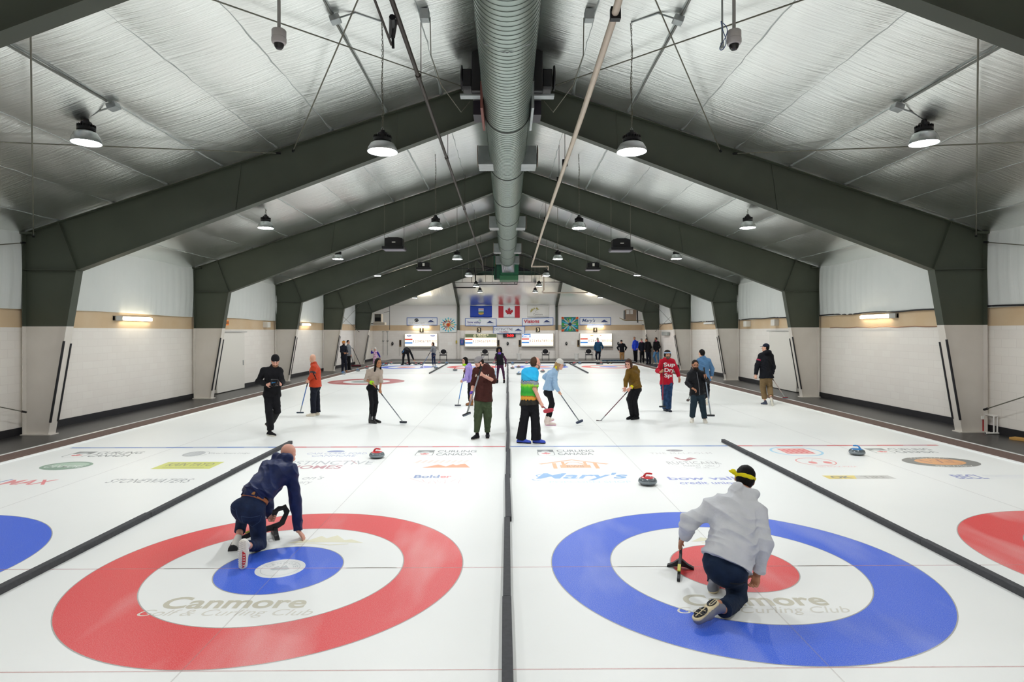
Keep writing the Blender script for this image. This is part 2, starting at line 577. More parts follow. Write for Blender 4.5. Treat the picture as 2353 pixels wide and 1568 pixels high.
def G(z): return lambda x, y: (x, y, z)
def ring(mb, cx, cy, r0, r1, z, n=128, mi=0):
    vs, fs = [], []
    for i in range(n):
        a = 2 * PI * i / n
        vs += [(cx + r0 * math.cos(a), cy + r0 * math.sin(a), z), (cx + r1 * math.cos(a), cy + r1 * math.sin(a), z)]
    for i in range(n):
        k = (i + 1) % n
        fs.append((2 * i, 2 * i + 1, 2 * k + 1, 2 * k))
    mb.add(vs, fs, mi)
M_ltgrey = ink('grey_line_paint', 'a3a19c', .4)
for ty, nm in ((TEE, 'near'), (FTEE, 'far')):
    for i, cx in enumerate(SHX):
        o, q = (M_blue, M_red) if i % 2 == 0 else (M_red, M_blue)
        a = MB(); ring(a, cx, ty, 1.219, 1.829, .0005)
        a = a.build('house_ring', o, ice)
        tag(a, ('blue' if i % 2 == 0 else 'red') + ' outer ring of the %s house' % nm)
        a = MB(); ring(a, cx, ty, .24 if (i in (1,) and ty == TEE) else .0001, .612, .0005)
        a = a.build('house_ring', q, ice)
        tag(a, ('red' if i % 2 == 0 else 'blue') + ' inner disc of the %s house' % nm)
        b = MB()
        for r in (1.829, 1.219, .612): ring(b, cx, ty, r - .004, r + .006, .0008)
        b.build('ring_outline', M_ltgrey, ice)
b = MB(); ring(b, SHX[1], TEE, .001, .24, .0006); ring(b, SHX[1], TEE, .185, .19, .0009, mi=1)
for i, ch in enumerate('CANMORE'):
    an = (i - 3) * .42
    f = lambda u, v, an=an: (SHX[1] + (.14 + v) * math.sin(an) + u * math.cos(an), TEE + (.14 + v) * math.cos(an) - u * math.sin(an), .001)
    letter(b, ch, f, -.018, .018, -.02, .025, mi=1)
poly(b, [(-.1, -.02), (-.06, -.05), (.06, -.05), (.1, -.02), (.03, .08), (-.01, .02), (-.04, .06)], lambda u, v: (SHX[1] + u, TEE + v, .0009), 1)
tag(b.build('button_crest', [ink('button_white', 'e3e5e4', .1), ink('button_grey', 'b5bcbe', .2)], ice), 'white button with a grey club crest')
b = MB(); ring(b, -6.78, 29, 1.1, 1.8, .0006)
tag(b.build('painted_logo', ink('dull_red_paint', 'b5494b', .35), ice), 'dull red ring painted in the ice of the left sheet')
b = MB(); ring(b, -6.78, 29, .001, .72, .0006)
tag(b.build('painted_logo', ink('grey_green_paint', '9aa39f', .5), ice), 'grey disc inside the dull red ring')
# lines
hl = [(-9.0, -4.68, M_ltblue), (-4.56, -.05, M_ltred), (.05, 4.56, M_ltblue), (4.68, 8.95, M_ltred)]
for x0, x1, m in hl:
    b = MB(); poly(b, [(x0, 12.43), (x1, 12.43), (x1, 12.53), (x0, 12.53)], G(.0006))
    k = 0
    x = x0 + .4
    while x < x1 - .6:      # worn pale lettering running along the hog line
        poly(b, [(x, 12.46), (x + .5, 12.46), (x + .5, 12.5), (x, 12.5)], G(.0009), 1); x += 1.05
    b.build('hog_line', [m, ink('pale_line_paint', 'b9c2d2', .5)], ice)
    b = MB(); poly(b, [(x0, 34.37), (x1, 34.37), (x1, 34.47), (x0, 34.47)], G(.0008)); b.build('hog_line', M_ltgrey if m is M_ltblue else ink('pink_line_paint', 'd9a9ac', .4), ice)
b = MB()
for y, w_ in ((TEE, .012), (TEE - 1.84, .012), (FTEE, .02), (FTEE + 1.84, .02)):
    poly(b, [(-9, y - w_ / 2), (9, y - w_ / 2), (9, y + w_ / 2), (-9, y + w_ / 2)], G(.0014))
_tl = ink('thin_pink_paint', 'd59a98', .55); _tl.node_tree.nodes['Principled BSDF'].inputs['Alpha'].default_value = .5
b.build('tee_line', _tl, ice)
b = MB()
for cx in SHX:
    poly(b, [(cx - .006, Y0), (cx + .006, Y0), (cx + .006, 45), (cx - .006, 45)], G(.0015))
_cl = ink('thin_grey_paint', 'b9aaa4', .4); _cl.node_tree.nodes['Principled BSDF'].inputs['Alpha'].default_value = .22
b.build('centre_line', _cl, ice)
b = MB()
for cx in SHX[1:3]:
    for sg in (-1, 1):
        stroke(b, [(cx + sg * .66, TEE), (cx + sg * .9, TEE + .004), (cx + sg * 1.17, TEE)], .014, G(.0016))
b.build('tee_line', ink('dark_tee_paint', '7b7468', .3), ice)

# sheet dividers: foam strips laid end to end
M_foam = mat('charcoal_foam', '3c3d40', .8, noise=(25, '4a4b4e', .6))
def divider(x, y0, y1, label, ln=2.3, wob=.012):
    r = thing('sheet_divider', label, 'divider', (x, y0, 0), 'foam dividers between the sheets')
    y = y0
    i = 0
    while y < y1 - .05:
        e = min(y + ln + random.uniform(-.3, .3), y1)
        if y1 - e < .6: e = y1
        dx = random.uniform(-wob, wob)
        d2 = random.uniform(-wob, wob)
        a = math.atan2(d2 - dx, e - y)
        wd = .078 if i % 3 else .07
        MB().box((x + (dx + d2) / 2, (y + e) / 2, .034), (wd, e - y - .004, .068 - .004 * (i % 2)), Matrix.Rotation(-a, 3, 'Z')).build('foam_strip', M_foam, r, bevel=.006)
        y = e; i += 1
divider(0, -1.0, 45.2, 'charcoal foam divider running the whole length of the centre of the ice')
divider(-4.62, .5, 12.85, 'charcoal foam divider from near left corner to behind the man in navy')
divider(4.62, .5, 12.9, 'charcoal foam divider on the near right beside the kneeling man in grey hoodie', wob=.006)
divider(-4.46, 34.3, 45.2, 'far charcoal foam divider left of the centre one')
divider(4.58, 34.3, 45.2, 'far charcoal foam divider right of the centre one')

# ------------------------------------------------------------------ painted logos under the ice (each one a part of the ice)
K = {}
def inkc(col, fade=.3):
    a, b = lin(col), lin('f1f3ef')
    k = .1 + fade * .2
    c = [((x + (y - x) * k)) for x, y in zip(a[:3], b[:3])]
    c = [12.92 * x if x <= .0031308 else 1.055 * x ** (1 / 2.4) - .055 for x in c]
    return ink('logo_ink_%s_%d' % (col, int(fade * 10)), c, fade)
def logo(label, cols, fn, fade=.3):
    b = MB(); fn(b)
    o = b.build('painted_logo', [inkc(c, fade) for c in cols], ice)
    return tag(o, label)
def quad_fn(x0, x1, y0, y1, z=.0005):
    """unit square -> floor patch"""
    def f(u, v):
        ZC[0] += 3e-7
        return (x0 + u * (x1 - x0), y0 + v * (y1 - y0), z + ZC[0] % 3e-4)
    return f
ZC = [0.]
def patch(px0, px1, pyt, pyb):
    """floor patch covered by a logo seen between these pixels (taken at its middle row)"""
    ym = (pyt + pyb) / 2
    a, b = gp(px0, ym), gp(px1, ym)
    return a[0], b[0], gd((px0 + px1) / 2, pyb), gd((px0 + px1) / 2, pyt)
def curling(px0, px1, pyt, pyb, nm):
    X0, X1, A, B = patch(px0, px1, pyt, pyb)
    f, f2 = quad_fn(X0, X1, A, B), quad_fn(X0, X1, A, B, .0009)
    def go(b):
        poly(b, [(0, .58), (.28, .58), (.28, 1), (0, 1)], f, 0)
        poly(b, ell2d(.14, .66, .07, .16, 24), f2, 2)
        for p, q in (((0, .6), (0, .08)), ((0, .08), (.03, .02)), ((.03, .02), (.25, .02)), ((.25, .02), (.28, .08)), ((.28, .08), (.28, .6))):
            stroke(b, [p, q], .012, f, 0)
        poly(b, [(.14 + u * .16, .3 + v * .42) for u, v in MAPLE], f, 1)
        letter(b, 'CURLING', f, .34, .99, .58, .98, .012, 0, 0)
        letter(b, 'CANADA', f, .34, .94, .06, .46, .012, 0, 0)
    logo(nm, ['4f5759', 'dd3b46', 'b9c0c0'], go)
curling(957, 1095, 1035, 1047.5, 'grey and red curling association mark left of the centre divider')
curling(1235, 1368, 1034, 1047, 'grey and red curling association mark right of the centre divider')
curling(166, 322, 1037, 1049.5, 'grey and red curling association mark on the far left sheet')
curling(2004, 2155, 1032, 1043.5, 'grey and red curling association mark on the far right sheet')

def L2(label, box, cols, fn, fade=.3):
    X0, X1, A, B = patch(*box)
    f = quad_fn(X0, X1, A, B); f2 = quad_fn(X0, X1, A, B, .0009)
    logo(label, cols, lambda b: fn(b, f, f2), fade)
def _mtn(b, f, f2):
    poly(b, [(.22, 0), (.4, .3), (.46, .42), (.52, .3), (.6, .16), (.66, .34), (.7, .46), (.76, .3), (.83, .46), (.9, .5), (1, 0)][::-1], f, 0)
    for k in range(9):
        x = .02 + k * .1
        stroke(b, [(x, .62), (x + .04, .68), (x + .1, 1.), (x + .12, .98), (x + .06, .62), (x + .1, .6)], .012, f, 1)
L2('orange mountain logo with thin script', (944, 1082, 1058, 1075), ['f0853a', 'e8b79a'], _mtn, .25)
def _bold(b, f, f2):
    letter(b, 'Bold', f, .06, .56, .68, 1, .03, 0, 0)
    letter(b, 'er', f, .58, .8, .68, .9, .03, 0, 1)
    stroke(b, [(0, .62), (1, .62), (.97, .08), (.55, .06), (.3, .2), (0, .62)], .012, f, 2)
    for p in ([(.06, .55), (.25, .5), (.32, .25)], [(.4, .1), (.46, .45), (.55, .1)], [(.55, .4), (.62, .15), (.7, .5), (.72, .1)], [(.78, .5), (.9, .5), (.82, .25), (.92, .2)]):
        stroke(b, p, .012, f, 2)
L2('blue and red lettered logo over a pink outline', (940, 1058, 1092, 1113), ['4a6fb0', 'e2595c', 'eaa5a5'], _bold, .25)
def _cam(b, f, f2):
    poly(b, ell2d(.43, .9, .15, .16, 28), f, 0)
    letter(b, 'CAM CLARK FORD', f, 0, 1, .4, .68, 0, 0, 1)
    letter(b, 'CANMORE', f, .14, .86, .02, .3, 0, 0, 1)
L2('blue oval dealer logo behind the red stone', (706, 842, 1036, 1049.5), ['5a70b5', '99a4c9'], _cam)
def _dhomes(b, f, f2):
    letter(b, 'DISTINCTIVE', f, 0, 1, .52, 1, 0, 0, 0)
    letter(b, 'HOMES', f, .17, .72, 0, .4, .02, 0, 1)
    stroke(b, [(.62, .9), (.74, 1.05), (.84, .6)], .012, f, 1)
L2('grey and maroon builder logo beside the man in navy', (636, 852, 1059, 1077), ["a9adb3", "b46272"], _dhomes)
def _on(b, f, f2):
    letter(b, "on's", f, .0, 1, .5, .85, 0, .2, 0)
    letter(b, 'ery', f, .1, .7, 0, .3, 0, 0, 0)
L2('grey lettering half hidden by the man in navy', (692, 739, 1090, 1114), ['a3a5a8'], _on)
def _rwb(b, f, f2):
    stroke(b, [(-.02, .5), (.5, .97), (1.02, .48)], .07, f, 0)
    for x in (.2, .83):
        stroke(b, [(x, .6), (x, .02)], .06, f, 0)
    for x in (.34, .68):
        stroke(b, [(x, .74), (x, .4)], .045, f, 0)
    stroke(b, [(.36, .44), (.42, .66), (.5, .73), (.58, .66), (.66, .44)], .03, f, 0)
    poly(b, [(.28, .1), (.74, .1), (.74, .4), (.28, .4)], f, 0)
    letter(b, 'RWB', f2, .38, .64, .14, .36, .01, 0, 1)
L2('orange timber frame logo', (1243, 1393, 1057, 1078), ['eea663', 'b9783c'], _rwb, .25)
def _mary(b, f, f2):
    letter(b, "Mary's", f, .04, 1, .3, 1.06, .02, .35, 0)
    stroke(b, [(.16, .98), (.1, .95), (.05, .82), (.06, .7), (.1, .64)], .016, f, 0)
    stroke(b, [(.0, .42), (.02, .33), (.05, .3), (.09, .36)], .016, f, 0)
    letter(b, 'POPCORN SHOP', f, .17, .98, .06, .24, 0, 0, 1)
L2('large sky blue script logo with popcorn shop lettering', (1222, 1448, 1089, 1112), ['64a4dc', 'cbe2f0'], _mary, .2)
def _malc(b, f, f2):
    poly(b, ell2d(.46, .78, .14, .22, 28), f, 0)
    stroke(b, [(.37, .68), (.43, .9), (.47, .75), (.52, .92), (.56, .7)], .014, f2, 1)
    letter(b, 'THE MALCOLM', f, 0, 1, 0, .32, 0, 0, 1, 1.2)
L2('dark rounded badge logo with wide lettering', (1490, 1630, 1034, 1044.5), ['6d666c', 'c3c0bf'], _malc)
def _rust(b, f, f2):
    poly(b, [(.25, .95), (.3, 1.02), (.36, .86), (.45, .82), (.5, .92), (.58, .98), (.68, .86), (.6, .84), (.52, .74), (.42, .7), (.32, .78)][::-1], f, 1)
    stroke(b, ell2d(.5, .42, .44, .44, 40) + [(.94, .42)], .008, f, 2)
    letter(b, 'RUSTICANA', f, 0, 1, .38, .62, .004, 0, 0, 1.15)
    letter(b, 'MARKET - DELI', f, .24, .8, .2, .3, 0, 0, 0)
    letter(b, 'EST. 1978', f, .42, .66, .06, .13, 0, 0, 0)
L2('rooster logo with grey lettering in an oval', (1534, 1656, 1052, 1079), ['a1a0a0', 'b0505a', 'c0bfbd'], _rust, .2)
def _bow(b, f, f2):
    letter(b, 'bow valley', f, 0, 1, .46, 1, .02, 0, 0)
    letter(b, 'credit union', f, .07, .72, .02, .36, .012, 0, 0)
L2('blue bank lettering passing behind the head with the yellow headband', (1541, 1745, 1097, 1114.5), ['5c6dc4'], _bow, .3)
def _blk(b, f, f2):
    stroke(b, ell2d(.5, .5, .48, .47, 48) + [(.98, .5)], .045, f, 0)
    poly(b, [(.22, .26), (.78, .26), (.78, .78), (.22, .78)], f2, 1)
    for i in range(3):
        for j in range(5):
            poly(b, [(.25 + j * .105, .31 + i * .16), (.31 + j * .105, .31 + i * .16), (.31 + j * .105, .4 + i * .16), (.25 + j * .105, .4 + i * .16)], lambda u, v: (f2(u, v)[0], f2(u, v)[1], .0013), 2)
L2('red block logo inside a pale blue oval', (1775, 1890, 1028, 1050), ['93d0ec', 'ea5050', 'f3b5b0'], _blk, .2)
def _cher(b, f, f2):
    stroke(b, ell2d(.46, .6, .42, .4, 40) + [(.88, .6)], .025, f, 0)
    poly(b, ell2d(.34, .5, .09, .12, 20), f, 0); poly(b, ell2d(.68, .5, .09, .12, 20), f, 0)
    stroke(b, [(.34, .55), (.5, .85), (.68, .55)], .012, f, 0)
    letter(b, 'RED ROCK PIZZA', f, .22, 1.1, .02, .13, 0, 0, 1)
L2('red oval logo with two round shapes', (1836, 1938, 1054, 1076), ['e8605f', 'f0b0ac'], _cher, .25)
def _wild(b, f, f2):
    f3 = lambda u, v: (f(u, v)[0], f(u, v)[1], .0013)
    poly(b, ell2d(.5, .5, .5, .5, 56), f, 0)
    poly(b, ell2d(.5, .52, .33, .32, 48), f2, 1)
    stroke(b, [(.28, .7), (.34, .4), (.42, .66), (.48, .38), (.54, .72), (.68, .7), (.7, .55), (.56, .5), (.72, .34)], .035, f3, 2)
    letter(b, 'WILD ROSE', f3, .22, .78, .84, .96, .01, 0, 3)
    letter(b, 'BREWERY', f3, .26, .76, .04, .16, .01, 0, 3)
L2('dark oval brewery logo with an orange centre', (2084, 2252, 1052, 1076), ['5b5a55', 'e79a3a', 'a44a2c', 'd9d7cf'], _wild, .2)
def _ok(b, f, f2):
    poly(b, [(.02, 0), (.42, 0), (.5, 1), (.02, 1)], f, 0)
    poly(b, [(.42, 0), (1, 0), (1, 1), (.5, 1)], f, 1)
    letter(b, 'OK', f2, .1, .4, .15, .85, .03, 0, 2)
    letter(b, 'TIRE', f2, .56, .92, .15, .85, .02, 0, 3)
L2('yellow and grey tyre shop logo', (1896, 2054, 1094.5, 1102.5), ['e7cd45', 'c5c5c1', '6a6a60', '8d8d88'], _ok, .25)
def _becl(b, f, f2):
    letter(b, 'BECL', f, 0, .52, 0, 1, .02, .1, 0)
    for i in range(3): stroke(b, [(.56, .2 + .3 * i), (1.3, .2 + .3 * i)], .03, f, 1)
L2('blue engineering lettering at the right edge', (2196, 2330, 1093, 1103), ['5b68b8', 'b6bddb'], _becl)
def _green(b, f, f2):
    poly(b, ell2d(.5, .5, .5, .5, 48), f, 0)
    poly(b, ell2d(.52, .62, .38, .26, 40), f2, 1)
    letter(b, 'CANMORE', lambda u, v: (f(u, v)[0], f(u, v)[1], .0013), .1, .9, .28, .56, .015, 0, 2)
L2('green oval logo on the far left sheet', (104, 210, 1060, 1079), ['58876a', '9fbfa6', 'd9e2da'], _green)
def _crest(b, f, f2):
    poly(b, ell2d(.16, .5, .15, .5, 28), f, 0)
    stroke(b, ell2d(.2, .5, .18, .48, 28), .012, f2, 1)
    for i in range(4): stroke(b, [(.08 + .05 * i, .2), (.12 + .05 * i, .8)], .012, f2, 2)
    letter(b, 'Three Sisters Lodge', f, .38, 1, .42, .72, 0, .2, 1)
L2('grey crest with small lettering', (424, 573, 1036.5, 1048.5), ['a8acae', '8f9394', 'd5d8d8'], _crest)
def _kain(b, f, f2):
    poly(b, [(0, 0), (1, 0), (1, 1), (0, 1)], f, 0)
    letter(b, 'KAIN TAYO', f2, .12, .9, .4, .85, .012, 0, 1)
    stroke(b, [(.14, .2), (.86, .2)], .03, f2, 1)
L2('yellow rectangle with dark lettering', (369, 500, 1061, 1077), ['ccd02f', '80812c'], _kain, .2)
L2('grey lettered logo on the far left sheet', (255, 441, 1099.5, 1108.5), ['7f8387'], lambda b, f, f2: letter(b, 'STONEWATERS', f, 0, 1, 0, 1, 0, .2, 0), .25)
def _rem(b, f, f2):
    letter(b, 'RE', f, 0, .28, 0, 1, .02, 0, 0)
    stroke(b, [(.32, -.1), (.4, 1.1)], .035, f, 1)
    letter(b, 'MAX', f, .44, 1, 0, 1, .02, 0, 0)
L2('red lettered estate agent logo at the left edge', (-62, 124, 1101, 1112.5), ['e0505a', '4a66b5'], _rem)
for cx, nm in ((SHX[1], 'red'), (SHX[2], 'blue')):
    y1, y0_ = gd(570, 1370), gd(570, 1397)
    b = MB()
    k = .97
    f = lambda u, v, cx=cx: (cx + (u - .5) * 1.25 - .1, y0_ + v * (y1 - y0_), .0007)
    letter(b, 'Canmore', f, 0, 1, 0, 1, .025, 0, 0)
    y3, y2 = gd(570, 1399), gd(570, 1418)
    f = lambda u, v, cx=cx: (cx + (u - .5) * 1.47 - .1, y2 + v * (y3 - y2), .0007)
    letter(b, 'Golf & Curling Club', f, 0, 1, 0, 1, 0, .3, 1)
    tag(b.build('painted_logo', [inkc('b9b399', .35), inkc('d0cdbf', .4)], ice), 'grey gold club name lettering inside the near %s house' % nm)
    b = MB()
    f = lambda u, v, cx=cx: (cx + u, TEE + .72 + v, .0008)
    poly(b, [(-.2, .0), (-.05, .14), (.02, .1), (.12, .24), (.2, .16), (.3, .26), (.42, .1), (.5, .12), (.66, 0), (.3, .03), (.1, .02)][::-1], f, 0)
    stroke(b, [(-.1, -.05), (.1, -.01), (.3, -.06), (.5, -.03)], .02, f, 0)
    tag(b.build('painted_logo', inkc('e0dcb8', .4), ice), 'pale gold mountain mark inside the near %s house' % nm)

# ------------------------------------------------------------------ walls
def zroof(x): return 8.42 - .33 * abs(x)
for s, nm in ((-1, 'left'), (1, 'right')):
    x0, x1 = s * XW, s * (XW + .2)
    wl = MB().bb(x0, x1, Y0, YEND + .2, -.1, 2.5).build('wall_' + nm, M_block)
    tag(wl, 'white painted block wall on the %s side' % nm, 'wall', kind='structure')
    MB().bb(x0 + s * .002, x1, Y0, YEND + .2, 2.5, 2.98).build('painted_band', M_tan, wl)
    # insulation hanging over the upper wall, gently pleated
    vs, fs = [], []
    ny, nz = 560, 8
    for i in range(ny + 1):
        y = Y0 + (YEND - Y0) * i / ny
        for j in range(nz + 1):
            t = j / nz
            z = 2.94 + t * 1.86
            bay = min(abs(y - f) for f in FR)
            p = .018 * math.sin(y * 19 + 2 * math.sin(y * 2.3)) * (.4 + .6 * math.exp(-bay * 1.1)) * (1 - .5 * t)
            p += .05 * math.sin(t * PI) + .03 * math.sin(y * 1.3 + 1) * (1 - t)
            vs.append((s * (XW - .045 - p), y, z + .02 * math.sin(y * .83) * (j == 0)))
    for i in range(ny):
        for j in range(nz):
            a = i * (nz + 1) + j
            fs.append((a, a + 1, a + nz + 2, a + nz + 1))
    MB().add(vs, fs).build('insulation_curtain', M_vinyl, wl, smooth='all')
    if s > 0:
        pts = [(s * (XW - .06), Y0 + .4 * i, 2.95 + .012 * math.sin(i * 1.1)) for i in range(133)]
        MB().tube(pts, .022, 6).build('cable_run', M_black, wl, smooth=True)
        pts = [(s * (XW - .02), 15 + .4 * i, 2.5 + .012 * math.sin(i * 1.9)) for i in range(16)]
        MB().tube(pts, .01, 6).build('copper_pipe', mat('copper', '9a6a50', .4, metal=.6), wl, smooth=True)
    bb_ = MB().bb(s * (XW - .03), s * XW, Y0, YEND, 0, .18).build('baseboard_' + nm, M_black)
    tag(bb_, 'tall black rubber baseboard along the %s wall' % nm, 'baseboard', kind='structure')
we = MB().bb(-XW, XW, YEND, YEND + .2, -.1, 4.7).build('wall_far', M_block)
tag(we, 'far end wall behind the scoreboards', 'wall', kind='structure')
MB().bb(-XW, XW, YEND - .012, YEND, 2.5, 2.95).build('painted_band', M_tan, we)
MB().bb(-XW, XW, YEND - .03, YEND, 2.95, 4.66).build('insulation_panel', mat('white_liner', 'e6e4df', .5, bump=(2, .2, (8, 1, .3))), we)
wb = MB().bb(-XW, XW, Y0 - .2, Y0, -.1, 8.6).build('wall_near', M_block)
tag(wb, 'near end wall behind the camera', 'wall', kind='structure')
# sloping foil under the far roof end
vs, fs = [], []
nx, nn = 120, 24
for i in range(nx + 1):
    x = -XW + 2 * XW * i / nx
    for j in range(nn + 1):
        t = j / nn
        y = YEND - .05 - t * 5.6
        z = 4.62 + t * 1.98 + .05 * math.sin(t * PI * 4) * math.sin(t * PI)
        vs.append((x, y, min(z + .012 * math.sin(x * 5 + t * 9), zroof(x) - .05)))
for i in range(nx):
    for j in range(nn):
        a = i * (nn + 1) + j
        fs.append((a, a + 1, a + nn + 2, a + nn + 1))
o = MB().add(vs, fs).build('ceiling', M_foil2, smooth='all')
tag(o, 'sloping silver foil ceiling over the far end', 'ceiling', kind='structure')
o = MB().bb(-6, 6, 45.2, 45.4, 6.55, 6.95).build('trim_7', mat('teal_beam', '5a7468', .5))
tag(o, 'dull teal beam across the far roof', 'beam', kind='structure')

# roof foil: blankets sagging between purlins
PUR = [.26 + 1.27 * i for i in range(9)]
vs, fs = [], []
xs = [-XW + .1 * i for i in range(int(2 * XW / .1) + 1)]
ny = 360
for i in range(ny + 1):
    y = Y0 + (YEND - Y0) * i / ny
    for x in xs:
        ax_ = abs(x)
        u = ((ax_ - .26) % 1.27) / 1.27
        bay = min(abs(y - f) for f in FR)
        sag = .045 * math.sin(u * PI) ** .7 * min(1, bay * 1.5) if ax_ > .26 else 0
        sag += .012 * math.sin(y * 2.1 + ax_ * .7 + (1.3 if x > 0 else 0)) * math.sin(u * PI)
        vs.append((x, y, zroof(x) - sag))
nxs = len(xs)
for i in range(ny):
    for j in range(nxs - 1):
        a = i * nxs + j
        fs.append((a, a + 1, a + nxs + 1, a + nxs))
ce = MB().add(vs, fs).build('ceiling', M_foil, smooth='all')
tag(ce, 'gabled roof lined with silver foil insulation', 'ceiling', kind='structure')
M_seam = mat('foil_tape_seam', 'b9bfbd', .5, metal=.7, bump=(9, .6))
for s in (-1, 1):
    for p in PUR:
        vs, fs = [], []
        n = 260
        for i in range(n + 1):
            y = Y0 + (YEND - Y0) * i / n
            j = .008 * math.sin(y * 6.3 + p) + .005 * math.sin(y * 17 + p * 3)
            for dx, dz in ((-.035 + j, -.001), (0 + j, -.012), (.035 + j, -.001)):
                vs.append((s * (p + dx), y, zroof(p + dx) + dz))
        for i in range(n):
            for k in range(2):
                a = i * 3 + k
                fs.append((a, a + 1, a + 4, a + 3))
        MB().add(vs, fs).build('purlin_seam', M_seam, ce)

# ------------------------------------------------------------------ steel portal frames
def frame(y, label):
    fr = thing('steel_frame', label, 'steel frame', (0, y, 0), 'green steel roof frames', 'structure')
    T, FW = .014, .23
    for s in (-1, 1):
        P = lambda x, z: Vector((s * x, y, z))
        ext = lambda u, v, w_: (s * u, y - T / 2 + w_, v)
        kx, kz = 9.97, 3.82
        tx = lambda x: zroof(x) - .05
        bx = lambda x: 7.57 - (7.57 - kz) / kx * x
        def fl(b, p, q, w_=FW, t=.016):
            p, q = P(*p), P(*q)
            d = (q - p); L = d.length; d.normalize()
            n = Vector((0, 1, 0)).cross(d)
            R = Matrix((d, Vector((0, 1, 0)), n)).transposed()
            b.box((p + q) / 2, (L, w_, t), R)
        r = MB()
        r.prism([(0, bx(0)), (kx, kz), (10.4, tx(10.4)), (0, tx(0))], T, ext)
        fl(r, (0, tx(0)), (11.2, tx(11.2))); fl(r, (0, bx(0)), (kx, kz))
        fl(r, (6.35, bx(6.35)), (6.2, tx(6.2)), .05, .02)
        fl(r, (2.6, bx(2.6)), (2.55, tx(2.55)), .03, .01)
        r.build('rafter', M_frame, fr)
        c = MB()
        xin = lambda z: 10.62 - (10.62 - kx) * z / kz
        c.prism([(xin(2.52), 2.52), (11.2, 2.52), (11.2, tx(11.2)), (10.4, tx(10.4)), (kx, kz)], T, ext)
        fl(c, (11.2, 2.52), (11.2, tx(11.2)), FW); fl(c, (xin(2.52), 2.52), (kx, kz), FW)
        fl(c, (kx, kz), (11.27, kz + .02), .2, .014); fl(c, (kx + .02, kz + .03), (10.4, tx(10.4)), .16, .016)
        c.bb(s * 10.95, s * 11.29, y - .14, y + .02, tx(11.2) - .02, tx(11.2) + .03)
        c.build('column_head', M_frame, fr)
        c = MB()
        c.prism([(10.62, 0), (11.2, 0), (11.2, 2.52), (xin(2.52), 2.52)], T, ext)
        fl(c, (11.2, 0), (11.2, 2.52), FW); fl(c, (10.62, 0), (xin(2.52), 2.52), FW)
        c.bb(s * 10.55, s * 11.25, y - .13, y + .13, 0, .025)
        c.build('column_foot', M_white, fr)
        for dy in (-.115, .115):
            b = MB()
            z0, z1 = .3, (2.18 if dy < 0 else 2.12)
            p0, p1 = P(xin(z0) - .008, z0), P(xin(z1) - .008, z1)
            p0.y += dy; p1.y += dy
            b.tube([p0, p1], .026, 8)
            b.build('bumper_strip', M_black, fr, smooth=True)
for y, l in zip(FR, ['nearest green steel roof frame cutting the top corners of the view', 'first full green steel frame, the largest one with both white feet in view',
                     'second full green steel frame, between the white side doors and the camera', 'third full green steel frame down the hall',
                     'fourth full green steel frame down the hall', 'farthest green steel frame before the end wall']):
    frame(y, l)
for i, s in enumerate((-1, 1)):
    po = thing('wall_post', 'post on the far end wall, green above and white below, %s of the flags' % ('left' if s < 0 else 'right'), 'post', (s * 4.1, YEND - .12, .13), 'end wall posts', 'structure')
    x = s * 4.1
    MB().bb(x - .1, x + .1, YEND - .2, YEND - .04, 2.52, 4.66).build('post_head', M_frame, po)
    MB().box((x, 48.1, 5.35), (.18, 5.0, .2), Matrix.Rotation(-.34, 3, 'X')).build('post_rake', M_frame, po)
    MB().bb(x - .1, x + .1, YEND - .2, YEND - .04, .13, 2.52).build('post_foot', M_white, po)

